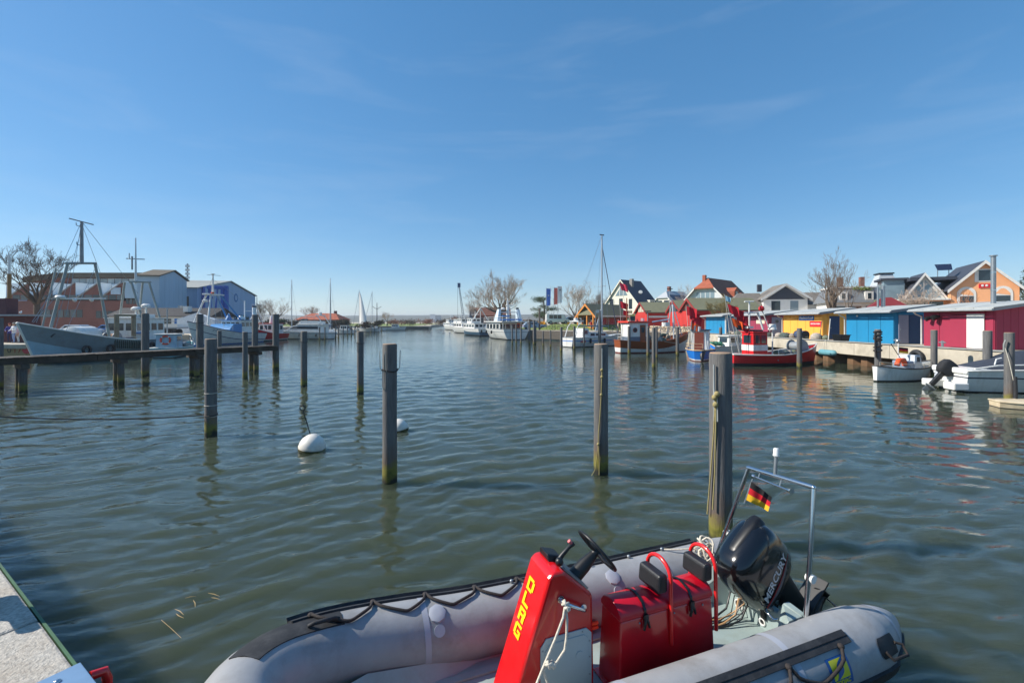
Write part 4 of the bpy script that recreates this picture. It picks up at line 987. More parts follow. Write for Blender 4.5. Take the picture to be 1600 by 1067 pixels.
inflatable()
# ------------------------------------------------------------------ boats
def make_hull(par, L, B, sheer, bands, stern_w=.8, rake=.5, pw=2.3, e0=.28, deck=None, rail=None, zk=-.4, n=24, full=.45):
    """sheer = (stern, mid, bow) heights; bands = [(z_low, z_high, material, name)], z as number or ('s', offset from the sheer)"""
    zs = lambda t: sheer[1] + (sheer[2] - sheer[1]) * max(0, (t - .38) / .62) ** 1.9 + (sheer[0] - sheer[1]) * max(0, (.38 - t) / .38) ** 1.7
    def bt(t):
        if t > full: return max(0.012, B / 2 * (1 - ((t - full) / (1 - full)) ** pw))
        return B / 2 * (1 - (1 - stern_w) * ((full - t) / full) ** 2.0)
    def pos(t, z, side):
        v = max(0, min(1, (z - zk) / (zs(t) - zk))); e = e0 + (0.95 - e0) * max(0, (t - .5) / .5) ** 1.5
        x = -L / 2 + L * t + rake * (v - 0.6) * t ** 5 - 0.12 * rake * (v - .6) * (1 - t) ** 5
        return (x, side * bt(t) * v ** e, z)
    Z = lambda q, t: (zs(t) + q[1]) if isinstance(q, tuple) else min(q, zs(t) - .02)
    ts = [(k / n) for k in range(n + 1)]; ts = [t ** 1.0 if t < .7 else .7 + .3 * (1 - max(0.0, 1 - (t - .7) / .3) ** 1.5) for t in ts]
    for (zl, zh, m, nm) in bands:
        mb = MB(); rows = 4
        for side in (1, -1):
            mb.loft([[pos(t, Z(zl, t) + (Z(zh, t) - Z(zl, t)) * k / rows, side) for k in range(rows + 1)] for t in ts], closed=False, caps=False)
        tr = [pos(0, Z(zl, 0) + (Z(zh, 0) - Z(zl, 0)) * k / rows, 1) for k in range(rows + 1)]
        tl = [(p[0], -p[1], p[2]) for p in tr]
        mb.loft([tr, tl], closed=False, caps=False)
        mb.build(nm, m, par, smooth=45)
    if deck:
        MB().loft([[pos(t, zs(t) - deck[1], 1), (pos(t, zs(t) - deck[1], 1)[0], 0, zs(t) - deck[1] + .04), pos(t, zs(t) - deck[1], -1)] for t in ts], closed=False, caps=False).build('deck', deck[0], par)
    if rail:
        pts = [pos(t, zs(t), 1) for t in ts] + [pos(t, zs(t), -1) for t in reversed(ts)]
        MB().tube(pts, rail[1], 6, closed=True).build('gunwale', rail[0], par, smooth=50)
    return pos, zs
def windows(par, wall, n, u0, u1, z0, z1, P, gap=.25, m=None, fm=None):
    """n framed panes on a wall: P(u, z, off) gives the point"""
    w = (u1 - u0) / n
    for k in range(n):
        a, b = u0 + w * (k + gap / 2), u0 + w * (k + 1 - gap / 2)
        f = MB().hexa([P(a - .04, z0 - .04, -.01), P(b + .04, z0 - .04, -.01), P(b + .04, z0 - .04, .02), P(a - .04, z0 - .04, .02), P(a - .04, z1 + .04, -.01), P(b + .04, z1 + .04, -.01), P(b + .04, z1 + .04, .02), P(a - .04, z1 + .04, .02)]).build('window_frame', fm or WHITEP, par)
        MB().hexa([P(a, z0, -.005), P(b, z0, -.005), P(b, z0, .028), P(a, z0, .028), P(a, z1, -.005), P(b, z1, -.005), P(b, z1, .028), P(a, z1, .028)]).build('window_pane', m or GLASS, par if par.parent is not None else f)
def deckhouse(par, x0, x1, hw, z0, z1, m, roof=None, over=.12, rt=.08, slope=.0, ns=3, nf=3, na=0, wz=(.5, .85), name='wheelhouse', glass=None, narrow=.94, band=None):
    """wheelhouse with framed windows on its sides; +x is forward"""
    h = z1 - z0; hw2 = hw * narrow
    ho = MB().hexa([(x0, -hw, z0), (x1 + slope * .0, -hw, z0), (x1, hw, z0), (x0, hw, z0), (x0 + slope * .2, -hw2, z1), (x1 - slope, -hw2, z1), (x1 - slope, hw2, z1), (x0 + slope * .2, hw2, z1)]).build(name, m, par, bevel=.03)
    W = lambda v: hw + (hw2 - hw) * v
    za, zb = z0 + h * wz[0], z0 + h * wz[1]
    for s in (1, -1):
        if ns: windows(ho, None, ns, x0 + .1, x1 - slope * .8 - .1, za, zb, lambda u, z, o, s=s: (u, s * (W((z - z0) / h) + o), z), m=glass, fm=m)
    if nf: windows(ho, None, nf, -hw2 + .08, hw2 - .08, za, zb, lambda u, z, o: (x1 - slope * (z - z0) / h + o, u, z), m=glass, fm=m)
    if na: windows(ho, None, na, -hw2 + .08, hw2 - .08, za, zb, lambda u, z, o: (x0 + slope * .2 * (z - z0) / h - o, u, z), m=glass, fm=m)
    if roof:
        MB().box(x0 - over, x1 - slope + over, -hw2 - over, hw2 + over, z1, z1 + rt).build('roof', roof, ho, bevel=.025)
    if band:
        zc, zd, bm_ = band
        MB().hexa([(x0 - .012, -W((zc - z0) / h) - .012, zc), (x1 + .012, -W((zc - z0) / h) - .012, zc), (x1 + .012, W((zc - z0) / h) + .012, zc), (x0 - .012, W((zc - z0) / h) + .012, zc), (x0 - .012, -W((zd - z0) / h) - .012, zd), (x1 + .012, -W((zd - z0) / h) - .012, zd), (x1 + .012, W((zd - z0) / h) + .012, zd), (x0 - .012, W((zd - z0) / h) + .012, zd)]).build('paint_band', bm_, ho)
    return ho
def railing(par, pts, h, m=None, step=1, r=.02, mid=True):
    m = m or STEEL
    MB().tube([(p[0], p[1], p[2] + h) for p in pts], r, 5).build('handrail', m, par)
    if mid: MB().tube([(p[0], p[1], p[2] + h * .5) for p in pts], r * .7, 5).build('handrail', m, par)
    for p in pts[::step]: MB().cyl(p, (p[0], p[1], p[2] + h), r * .9, n=5).build('stanchion', m, par)
def fender(par, p, r=.12, l=.5, m=None):
    MB().tube([(p[0], p[1], p[2] - l / 2), (p[0], p[1], p[2] - l / 2 + r * .6), (p[0], p[1], p[2] + l / 2 - r * .6), (p[0], p[1], p[2] + l / 2)], [r * .4, r, r, r * .4], 8).build('fender', m or DARKST, par, smooth=60)
def boat(name, label, cat, stern, bow, group=None):
    s, b = Vector(stern), Vector(bow); c = (s + b) / 2
    return thing(name, label, cat, (c.x, c.y, 0), math.atan2((b - s).y, (b - s).x), group), (b - s).length
def marker_flags(base, flags, label):
    """bundle of marker poles with cloth flags leaning together: flags = [(dx, dy, h, cloth material, size)]"""
    t = thing('marker_flag', label, 'flag', base, 0, 'marker flags of the fishing boats')
    rr = random.Random(int(abs(base[0]) * 100))
    for (dx, dy, h, m, s) in flags:
        MB().cyl((0, 0, 0), (dx, dy, h), .022, .016, n=6).build('pole', mat('flag_pole_white', S(200, 196, 186), .6), t)
        q = lambda f: Vector((dx * f, dy * f, h * f))
        a, b = q(.98), q(.98 - s * .8 / h)
        ang = rr.uniform(-.5, .7); f = Vector((math.cos(ang), -.2, -.35 + rr.uniform(-.2, .2))) * s
        cloth('flag_cloth', m, t, b, b + f * .9, a, a + f, amp=s * .13, waves=1.3, nu=6, nv=4, ph=rr.uniform(0, 6))
    return t

BOTTOMG = mat('dark_green_bottom', S(38, 54, 52), .6, var=.2); BOTTOMR = mat('antifouling_red', S(110, 40, 34), .7, var=.2)
HULLBLUE = mat('pale_blue_hull', S(156, 188, 204), .45, var=.08, scale=1, dirt=S(130, 120, 110), dirt_amt=.25)
HULLGREY = mat('grey_hull', S(122, 138, 146), .5, var=.12, scale=1.5, dirt=S(110, 82, 62), dirt_amt=.3, dscale=1.4)
DECKM = mat('boat_deck', S(140, 138, 130), .8, var=.15)
AXC = mat('aluminium_mast', S(186, 190, 192), .35, .6, var=.05)

# --- big grey trawler, bow towards the viewer
def trawler():
    t, L = boat('fishing_trawler', 'big grey and pale blue trawler with gantries and mast moored left', 'boat', (-34.6, 45.2), (-34.6, 32.4))
    pos, zs = make_hull(t, L, 4.3, (1.35, 1.5, 3.0), [(-.4, .22, BOTTOMG, 'bottom'), (.22, ('s', -1.25), HULLBLUE, 'lower_hull'), (('s', -1.25), ('s', -.0), HULLGREY, 'upper_hull')], stern_w=.78, rake=1.5, pw=2.6, deck=(DECKM, .7), rail=(WHITEP, .05))
    MB().tube([(pos(1, z, 1)[0] + .03, 0, z) for z in (-.2, .6, 1.4, 2.2, 3.0)], .07, 6).build('stem', WHITEP, t, smooth=50)
    X = lambda d: (38.8 - d)                # local x of depth d (bow towards the viewer)
    pipe = mat('grey_green_gantry', S(140, 150, 148), .5, .2, var=.12, scale=2, dirt=S(120, 90, 70), dirt_amt=.3)
    P = lambda px, py, d: (X(d), 0.9, zz(py, d))
    g = MB().tube([(X(33.75), .3, 2.3), (X(34.8), .6, zz(413, 34.8))], .1, 8).build('gantry_leg', pipe, t, smooth=50)
    MB().tube([(X(37.8), 1.2, 1.6), (X(37.0), .7, zz(413, 37))], .1, 8).build('gantry_leg', pipe, t, smooth=50)
    MB().tube([(X(34.65), .62, zz(411.5, 34.7)), (X(37.1), .68, zz(411.5, 37.1))], .09, 8).build('gantry_bar', pipe, t, smooth=50)
    MB().tube([(X(33.9), -.5, 2.2), (X(34.9), -.4, zz(420, 34.8))], .06, 8).build('gantry_leg', pipe, t, smooth=50)
    MB().tube([(X(34.0), .9, zz(467, 34)), (X(37.5), 1.1, zz(467, 37.5))], .06, 6).build('cross_bar', WHITEP, t, smooth=50)
    MB().tube([(X(33.9), .95, zz(466, 34)), (X(33.9), .95, zz(464, 34)), (X(33.9), .95, zz(461.6, 34))], [.3, .32, .22], 12).build('radar', WHITE, t, smooth=50)
    for d in (35, 36.4): MB().ball((X(d), .98, zz(469, d)), .13, nu=8, nv=6).build('deck_light', WHITE, t, smooth=True)
    m0 = (X(35.9), .65, zz(412, 35.9)); m1 = (X(35.9), .65, zz(346, 35.9))
    MB().tube([m0, m1], [.13, .10], 8).build('mast', GREYST, t, smooth=50)
    MB().tube([(X(35.9) + 1.0, .65, m1[2]), (X(35.9) - 1.0, .65, m1[2] - .05)], .045, 6).build('mast_spreader', GREYST, t)
    for z, o in ((m1[2] - .45, .45), (m0[2] + 1.4, .4)):
        MB().tube([(X(35.9), .65, z), (X(35.9) + o, .65, z + .05), (X(35.9) + o, .65, z + .25)], .03, 5).build('lamp_bracket', GREYST, t)
    for a, b in ((m1, (X(32.9), .2, 3.0)), ((m1[0], m1[1], m1[2] - .5), (X(33.6), .9, 2.6)), (m1, (X(41), .9, 5.6)), ((m1[0], m1[1], m1[2] - .2), (X(37.4), .8, 7.0)), ((X(34.2), .8, 5.5), (X(32.8), .1, 3.0)), ((X(35.2), .6, 7.6), (X(32.8), .0, 3.05)), ((X(37.2), .6, 7.6), (X(34.4), .9, 2.4)), (m1, (X(34.4), .9, 3.5))):
        MB().cyl(a, b, .018, n=4).build('stay', STEEL, t)
    # foredeck shelter, winch
    MB().tube([(X(35.6), .0, 1.75), (X(35.7), 0, 1.75), (X(37.4), 0, 1.75), (X(37.5), 0, 1.75)], [.7, .95, .95, .9], 20).build('foredeck_shelter', WHITE, t, smooth=50)
    MB().cyl((X(38.6), -.6, 1.7), (X(38.6), 1.1, 1.7), .35, n=12).build('net_winch', mat('winch_rust', S(120, 88, 66), .8, var=.25), t, smooth=50)
    for y in (-.6, .25, 1.1): MB().cyl((X(38.6), y - .03, 1.7), (X(38.6), y + .03, 1.7), .5, n=14).build('winch_flange', GREYST, t, smooth=50)
    # stern gallows
    gal = mat('gallows_ochre', S(142, 128, 104), .7, var=.2, dirt=S(110, 70, 46), dirt_amt=.5)
    for d in (37.9, 39.6): MB().box(X(d) - .13, X(d) + .13, 1.55, 1.8, 1.0, zz(492, d)).build('gallows_post', gal, t, bevel=.03)
    MB().box(X(39.75), X(37.75), 1.54, 1.82, zz(494.5, 38.8), zz(491, 38.8)).build('gallows_beam', gal, t, bevel=.03)
    # wheelhouse aft
    wh = deckhouse(t, X(43.6), X(40.2), 1.35, 1.0, 3.35, WHITE, WHITE, ns=4, nf=3, na=1, wz=(.55, .82), narrow=.95)
    MB().box(X(43), X(40.6), -.9, .9, 3.44, 3.75).build('upper_deck_box', WHITE, wh, bevel=.04)
    for (a, b) in (((X(41.3), 1.0, 3.45), (X(41.0), .3, zz(441, 41))), ((X(41.3), -1.0, 3.45), (X(41.0), -.3, zz(441, 41))), ((X(43.4), 1.0, 3.45), (X(43.0), .3, zz(441, 43))), ((X(43.4), -1.0, 3.45), (X(43.0), -.3, zz(441, 43)))):
        MB().tube([a, b], .09, 6).build('mast_leg', pipe, t, smooth=50)
    MB().tube([(X(40.8), .3, zz(440.5, 41)), (X(43.2), .3, zz(440.5, 43))], .09, 6).build('mast_bar', pipe, t, smooth=50)
    MB().tube([(X(41.6), .2, 6.5), (X(41.6), .2, zz(372, 41.6))], [.1, .04], 8).build('aft_mast', AXC, t, smooth=50)
    MB().tube([(X(40.6), .2, zz(405, 41)), (X(42.6), .2, zz(405, 42.5))], .05, 6).build('mast_spreader', AXC, t)
    MB().tube([(X(40.9), .2, zz(405, 41)), (X(40.9), .2, zz(396, 41))], .05, 6).build('aerial', AXC, t)
    MB().tube([(X(41.2), .2, zz(421, 41)), (X(41.2), .2, zz(400, 41))], .07, 6).build('aerial', GREYST, t)
    for p in ((X(40.9), .8, 4.1), (X(41.9), .9, 4.4)):
        MB().tube([p, (p[0], p[1], p[2] + .15), (p[0], p[1], p[2] + .32)], [.36, .38, .2], 12).build('radar_dome', WHITE, t, smooth=50)
        MB().cyl((p[0], p[1], 3.4), p, .08, n=6).build('radar_stand', WHITE, t)
    MB().box(X(41.2), X(40.3), -.2, 2.1 - .3, 2.0, 2.12).build('blue_cover', BLUEP, t)
    for k in range(6): MB().box(X(40.2) + .3 * k, X(40.2) + .3 * k + .24, 1.2, 1.75, 1.15, 1.5 + .12 * (k % 3)).build('fish_crate', mat('crate_%d' % (k % 3), (S(150, 110, 84), S(176, 150, 120), S(96, 112, 130))[k % 3], .7), t)
    # slatted bulwark guard
    for k in range(15):
        x_ = X(37.4 + .18 * k); tt = (x_ + L / 2) / L
        y_ = pos(tt, zs(tt) - .4, 1)[1] + .05
        MB().box(x_ - .035, x_ + .035, y_, y_ + .06, zs(tt) - .8, zs(tt) + .02).build('guard_slat', mat('guard_green_black', S(44, 60, 52), .7), t)
    MB().tube([(X(38), 2.2, 2.0), (X(40.6), 2.2, 1.4)], .02, 5).build('guard_rope', ROPEW, t)
    for d in (35.6, 37.2, 41.2, 43.0):
        tt = (X(d) + L / 2) / L; y_ = pos(tt, .9, 1)[1] + .12
        MB().tube([(X(d) + .3 * math.cos(2 * PI * k / 16), y_, .85 + .3 * math.sin(2 * PI * k / 16)) for k in range(16)], .1, 8, closed=True).build('tyre_fender', RUBBER, t, smooth=60)
        MB().cyl((X(d), y_, 1.2), (X(d), y_ - .1, zs(tt)), .015, n=4).build('fender_rope', ROPEW, t)
    tt = (X(33.6) + L / 2) / L; MB().tube([(X(33.6) - .25, pos(tt, 2.1, 1)[1] + .08, 1.9), (X(33.6), pos(tt, 2.1, 1)[1] + .1, 2.2), (X(33.6) + .2, pos(tt, 2.1, 1)[1] + .06, 1.95)], .06, 6).build('anchor', DARKST, t, smooth=50)
    return t
trawler()

def small_cyan():
    t, L = boat('cabin_boat', 'small turquoise hulled cabin boat with orange lifebuoy behind the jetty', 'boat', (-29.4, 38.3), (-31.0, 43.8))
    CY = mat('turquoise_hull', S(130, 190, 198), .4, var=.08, dirt=S(110, 130, 126), dirt_amt=.3)
    pos, zs = make_hull(t, L, 2.3, (.85, .85, 1.25), [(-.4, .08, BOTTOMG, 'bottom'), (.08, ('s', 0), CY, 'hull')], stern_w=.85, deck=(DECKM, .25), rail=(WHITEP, .04))
    h = deckhouse(t, -2.3, -.9, .75, .6, 1.95, mat('pale_blue_cabin', S(158, 184, 200), .5), WHITEP, ns=1, nf=2, na=0, wz=(.6, .9))
    MB().tube([(-2.36, .34 * math.cos(2 * PI * k / 20), 1.5 + .34 * math.sin(2 * PI * k / 20)) for k in range(20)], .075, 8, closed=True).build('lifebuoy', mat('lifebuoy_orange', S(222, 80, 56), .6), t, smooth=60)
    for k in range(4):
        a = PI / 4 + k * PI / 2
        MB().tube([(-2.36, .34 * math.cos(a + q), 1.5 + .34 * math.sin(a + q)) for q in (-.14, 0, .14)], .082, 8).build('lifebuoy_band', WHITEP, t, smooth=60)
    MB().cyl((-1.5, .2, 2.0), (-1.5, .2, 4.2), .05, n=6).build('mast', STEEL, t)
    MB().tube([(-1.5, -.5, 3.1), (-1.5, .7, 3.1)], .035, 5).build('mast_spreader', STEEL, t)
    railing(t, [(-2.6, -1, .85), (-1.2, -1.1, .85), (.4, -1.05, .85), (1.6, -.8, 1.0), (2.5, -.1, 1.2)], .6)
    for k in range(5): MB().ball((.3 + .35 * k, .3 * math.sin(k * 2), 1.0), .28, sz=.7, nu=9, nv=6).build('net_heap', mat('net_grey', S(120, 128, 134), .9, var=.3, scale=8), t, smooth=True)
    MB().tube([(-.6, -.5, 1.4 + .0), (-.6, -.5, 1.45)], .38, 14).build('line_hauler', DARKST, t)
small_cyan()

def white_cutter():
    t, L = boat('fishing_cutter', 'white fishing cutter with blue wheelhouse roof and tall tripod mast', 'boat', (-39.0, 69.5), (-40.0, 56.6))
    HW = mat('cutter_white', S(226, 226, 222), .4, var=.06, scale=1, dirt=S(150, 140, 124), dirt_amt=.3)
    BL = mat('navy_line', S(40, 60, 96), .5)
    pos, zs = make_hull(t, L, 4.4, (1.3, 1.45, 3.1), [(-.4, .12, BLUEB, 'bottom'), (.12, ('s', -.95), HW, 'hull'), (('s', -.95), ('s', -.86), BL, 'rub_strake'), (('s', -.86), ('s', 0), HW, 'bulwark')], stern_w=.75, rake=1.2, pw=2.9, deck=(DECKM, .7), rail=(BL, .045))
    ST = mat('cutter_blue', S(60, 130, 186), .5, var=.1)
    X = lambda d: 63.05 - d
    wh = deckhouse(t, X(67.6), X(63.8), 1.5, 1.2, 3.25, HW, ST, ns=4, nf=4, na=2, wz=(.58, .86), over=.2)
    MB().prism([(X(63.9), 1.0), (X(61.8), 1.0), (X(61.4), 2.0), (X(62.2), 2.7), (X(63.9), 2.75)], -1.6, 1.6, 'y').build('foredeck_shelter', ST, t, smooth=40)
    MB().prism([(X(64), 3.3), (X(62.8), 3.3), (X(63.4), 4.2)], -.1, .1, 'y').build('spray_fin', ST, wh)
    legs = (((X(58.2), 1.0, 2.6), (X(59.6), .3, zz(461, 59.6))), ((X(58.2), -1.0, 2.6), (X(59.6), -.3, zz(461, 59.6))), ((X(64.5), 1.0, 3.3), (X(61.4), .3, zz(461, 61.4))), ((X(64.5), -1.0, 3.3), (X(61.4), -.3, zz(461, 61.4))))
    for a, b in legs: MB().tube([a, b], .11, 8).build('mast_leg', WHITE if a[0] > 0 else ST, t, smooth=50)
    MB().box(X(61.9), X(59.1), -.5, .5, zz(461, 60), zz(459, 60)).build('crosstrees', WHITE, t, bevel=.02)
    MB().tube([(X(60.4), 0, zz(460, 60.4)), (X(60.4), 0, zz(432, 60.4)), (X(60.4), 0, zz(429, 60.4)), (X(60.4), 0, zz(428, 60.4))], [.14, .09, .09, .3], 8).build('mast', WHITE, t, smooth=50)
    MB().tube([(X(59.4), 0, zz(430, 60)), (X(61.8), 0, zz(430, 61))], .03, 5).build('aerial_bar', STEEL, t)
    MB().tube([(X(59), 0, zz(472, 59)), (X(59), 0, zz(470, 59)), (X(59), 0, zz(468.5, 59))], [.3, .34, .2], 10).build('radar', WHITE, t, smooth=50)
    MB().tube([(X(59.7), .5, zz(459, 60)), (X(59.7), .5, zz(456.6, 60))], [.2, .18], 10).build('orange_lamp', ORANGE, t, smooth=50)
    MB().cyl((X(66.2), .4, 3.3), (X(66.2), .4, zz(470, 66)), .09, n=8).build('aft_mast', WHITE, t)
    MB().cyl((X(66.2), .4, 4.6), (X(68.6), .4, 4.6), .05, n=6).build('aft_boom', WHITE, t)
    MB().cyl((X(68.5), .3, 3.2), (X(68.5), .3, 5.2), .28, n=12).build('funnel', WHITE, t, smooth=50)
    MB().cyl((X(68.5), .3, 5.2), (X(68.5), .3, 5.4), .3, n=12).build('funnel_cap', DARKST, t, smooth=50)
    MB().tube([(X(65), .7, 3.4), (X(65), .7, 3.6), (X(65), .7, 3.85)], [.45, .45, .25], 10).build('radome', WHITE, t, smooth=50)
    for a, b in (((X(60.4), 0, zz(433, 60)), (X(57.2), 0, 3.1)), ((X(60.4), 0, zz(436, 60)), (X(66.2), .4, 5.8)), ((X(60.4), 0, zz(450, 60)), (X(62.5), 1.2, 2.7)), ((X(60.4), 0, zz(450, 60)), (X(62.5), -1.2, 2.7)), ((X(59.6), .4, zz(461, 60)), (X(59.7), 1.2, 2.7)), ((X(60.6), .4, zz(461, 60)), (X(60.8), 1.3, 2.5))):
        MB().cyl(a, b, .02, n=4).build('stay', STEEL, t)
    text('hull_mark', 'SO', .5, BL, t, basis((X(58.9), pos(.82, 2.0, 1)[1] + .06, 2.0), (-.86, .5, 0), (0, 0, 1)), extrude=.01)
    railing(t, [(X(57.4), .3, 3.05), (X(58.4), 1.2, 2.7), (X(60), 1.8, 2.2), (X(61.5), 2.0, 1.9)], .55, WHITE)
white_cutter()

def red_cutter():
    t, L = boat('fishing_cutter', 'red hulled cutter with white wheelhouse and tripod mast behind the jetty end', 'boat', (-38.6, 76.5), (-39.6, 67.0))
    pos, zs = make_hull(t, L, 3.6, (1.1, 1.2, 2.6), [(-.4, .15, BOTTOMG, 'bottom'), (.15, .3, WHITEP, 'boot_top'), (.3, ('s', 0), REDB, 'hull')], stern_w=.7, rake=.9, pw=2.6, deck=(DECKM, .5), rail=(WHITEP, .05))
    wh = deckhouse(t, -3.2, -.4, 1.2, .9, 2.7, WHITE, REDB, ns=3, nf=3, na=1, wz=(.5, .85))
    MB().tube([(-2, 0, 2.8), (-2, 0, 3.6), (-2, 0, 4.1)], [.4, .35, .15], 10).build('upper_house', WHITE, wh, smooth=50)
    for a in ((3.2, .8, 2.2), (3.2, -.8, 2.2), (0.6, .8, 1.4), (.6, -.8, 1.4)): MB().cyl(a, (1.7, 0, zz(483, 70)), .07, n=6).build('mast_leg', WHITE, t)
    MB().cyl((1.7, 0, 4.6), (1.7, 0, zz(464, 70)), .08, .05, n=6).build('mast', STEEL, t)
    MB().cyl((1.7, -.9, zz(476, 70)), (1.7, .9, zz(476, 70)), .04, n=5).build('mast_spreader', STEEL, t)
    MB().cyl((2.9, 0, 3.0), (.6, 0, 3.1), .05, n=5).build('tie_bar', WHITE, t)
    for z in (1.0,): fender(t, (0, 1.8, z), .2, .5)
red_cutter()

def motor_yacht():
    t, L = boat('motor_yacht', 'white flybridge motor yacht lying broadside left of the thin piles', 'boat', (-31.6, 79.6), (-42.2, 80.6))
    pos, zs = make_hull(t, L, 3.6, (1.15, 1.25, 1.75), [(-.4, .1, DARKST, 'bottom'), (.1, ('s', -.3), WHITE, 'hull'), (('s', -.3), ('s', -.2), GREYST, 'rub_rail'), (('s', -.2), ('s', 0), WHITE, 'bulwark')], stern_w=.92, rake=1.2, pw=2.2, deck=(WHITE, .1), rail=(STEEL, .03))
    h = MB().prism([(-4.2, 1.1), (2.6, 1.3), (1.2, 2.2), (.2, 2.45), (-4.2, 2.45)], -1.35, 1.35, 'y').build('saloon', WHITE, t, bevel=.05)
    for s in (1, -1):
        MB().prism([(-3.6, 1.75), (1.55, 1.8), (.9, 2.18), (-3.6, 2.2)], s * 1.35, s * 1.375, 'y').build('side_window', GLASS, h)
    MB().hexa([(2.45, -1.1, 1.42), (2.45, 1.1, 1.42), (1.32, 1.15, 2.16), (1.32, -1.15, 2.16), (2.47, -1.1, 1.44), (2.47, 1.1, 1.44), (1.34, 1.15, 2.18), (1.34, -1.15, 2.18)]).build('windscreen', GLASS, h)
    MB().box(-4.6, .3, -1.5, 1.5, 2.46, 2.6).build('flybridge_deck', WHITE, t, bevel=.03)
    MB().prism([(-3.6, 2.6), (.2, 2.6), (-.5, 3.15), (-3.6, 3.05)], -1.3, 1.3, 'y').build('flybridge', WHITE, t, bevel=.05)
    MB().hexa([(.1, -1.1, 2.9), (.1, 1.1, 2.9), (-.5, 1.1, 3.5), (-.5, -1.1, 3.5), (.12, -1.1, 2.92), (.12, 1.1, 2.92), (-.48, 1.1, 3.52), (-.48, -1.1, 3.52)]).build('flybridge_screen', GLASSL, t)
    MB().box(-1.6, .5, -1.25, 1.25, 3.9, 3.98).build('bimini', WHITE, t, bevel=.03)
    for x in (-1.5, .4):
        for y in (-1.2, 1.2): MB().cyl((x, y, 3.1), (x, y, 3.9), .03, n=5).build('bimini_post', STEEL, t)
    for y in (-1.2, 1.2): MB().tube([(-4.4, y, 2.6), (-3.6, y, 3.8), (-3.2, y, 4.1)], .08, 6).build('radar_arch_leg', WHITE, t)
    MB().box(-3.6, -3.0, -1.25, 1.25, 4.05, 4.2).build('radar_arch', WHITE, t, bevel=.03)
    MB().tube([(-3.3, 0, 4.2), (-3.3, 0, 4.6), (-3.3, 0, 4.75)], [.25, .3, .15], 10).build('radar_dome', WHITE, t, smooth=50)
    MB().cyl((-3.4, .4, 4.2), (-3.4, .4, 5.3), .02, n=5).build('aerial', STEEL, t)
    railing(t, [(5.0, 0, 1.75), (4.2, -.7, 1.6), (3, -1.2, 1.45), (1.6, -1.6, 1.35), (0, -1.7, 1.3)], .65, STEEL)
    railing(t, [(5.0, 0, 1.75), (4.2, .7, 1.6), (3, 1.2, 1.45), (1.6, 1.6, 1.35), (0, 1.7, 1.3)], .65, STEEL)
    for x in (-3.5, -.5): fender(t, (x, 1.85, .7))
motor_yacht()

def sailing_yacht(stern, bow, label, mast_px, mast_top, d, sail=False, hull_m=None, B=3.0, boom=True, side=1):
    t, L = boat('sailing_yacht', label, 'boat', stern, bow, 'sailing yachts')
    make_hull(t, L, B, (.95, .95, 1.25), [(-.4, .1, DARKST, 'bottom'), (.1, ('s', 0), hull_m or WHITE, 'hull')], stern_w=.7, rake=1.0, pw=2.0, deck=(WHITE, .06), rail=(STEEL, .025), n=14)
    deckhouse(t, -L * .15, L * .18, B * .28, .9, 1.45, WHITE, None, ns=3, nf=0, wz=(.3, .8), slope=.4, name='coachroof')
    mx = L * .08; top = zz(mast_top, d)
    MB().tube([(mx, 0, 1.3), (mx, 0, top)], [.1, .07], 8).build('mast', AXC, t, smooth=50)
    MB().cyl((L * .5, 0, 1.3), (mx, 0, top * .97), .05, n=5).build('furled_jib', GREYST, t)
    MB().cyl((-L * .5, 0, 1.0), (mx, 0, top), .014, n=4).build('backstay', STEEL, t)
    for s in (1, -1):
        MB().cyl((mx, s * B * .45, 1.0), (mx, s * .04, top * .93), .014, n=4).build('shroud', STEEL, t)
    MB().cyl((mx, -.6, 1.3 + top * .5), (mx, .6, 1.3 + top * .5), .025, n=4).build('spreader', AXC, t)
    if boom: MB().tube([(mx, 0, 2.1), (-L * .33, 0, 2.1)], .13, 7).build('boom_cover', mat('boom_blue', S(60, 84, 130), .8), t)
    if sail:
        mb = MB(); rg = []
        for k in range(13):
            z = 2.2 + (top - 2.8) * k / 12; c = (1 - k / 12) ** .8 * L * .5 + .12
            rg.append([(mx - .12 - c * q, side * .5 * math.sin(PI * q) * (1 - k / 14), z) for q in [j / 6 for j in range(7)]] + [(mx - .12 - c * q, side * .5 * math.sin(PI * q) * (1 - k / 14) + .02, z) for q in [j / 6 for j in range(6, -1, -1)]])
        mb.loft(rg).build('mainsail', mat('sail_cloth', S(232, 230, 224), .7, var=.04), t, smooth=50)
    return t
sailing_yacht((-43.5, 90), (-47, 97), 'sailing yacht with bare mast and dark raked stay behind the motor yacht bow', 459, 436, 92)
sailing_yacht((-35.5, 88), (-38.5, 97), 'sailing yacht with tall bare mast behind the motor yacht stern', 513, 434, 92)
sailing_yacht((-43.9, 138.8), (-49.4, 141.2), 'distant yacht with its white sail hoisted', 559, 453, 140, sail=True)
sailing_yacht((-42, 150), (-50, 153), 'distant white yacht just right of the hoisted sail', 567, 455, 151)
def far_motorboat(stern, bow, label, hm=None):
    t, L = boat('cabin_cruiser', label, 'boat', stern, bow, 'distant cabin cruisers')
    make_hull(t, L, L * .32, (.9, .95, 1.4), [(-.4, .1, DARKST, 'bottom'), (.1, ('s', 0), hm or WHITE, 'hull')], stern_w=.9, rake=.8, deck=(WHITE, .08), rail=(STEEL, .03), n=12)
    deckhouse(t, -L * .2, L * .2, L * .12, .85, 2.0, WHITE, WHITE, slope=.5, ns=3, nf=2, na=1, wz=(.45, .85), name='cabin')
    return t
far_motorboat((-38.8, 112), (-44.2, 113), 'white cruiser with a blue cover right of the motor yacht', None)
far_motorboat((-38.0, 130), (-44, 131), 'small white cruiser beneath the distant white sail')
far_motorboat((-43, 155), (-36.5, 156), 'white cruiser right of the distant white sail')

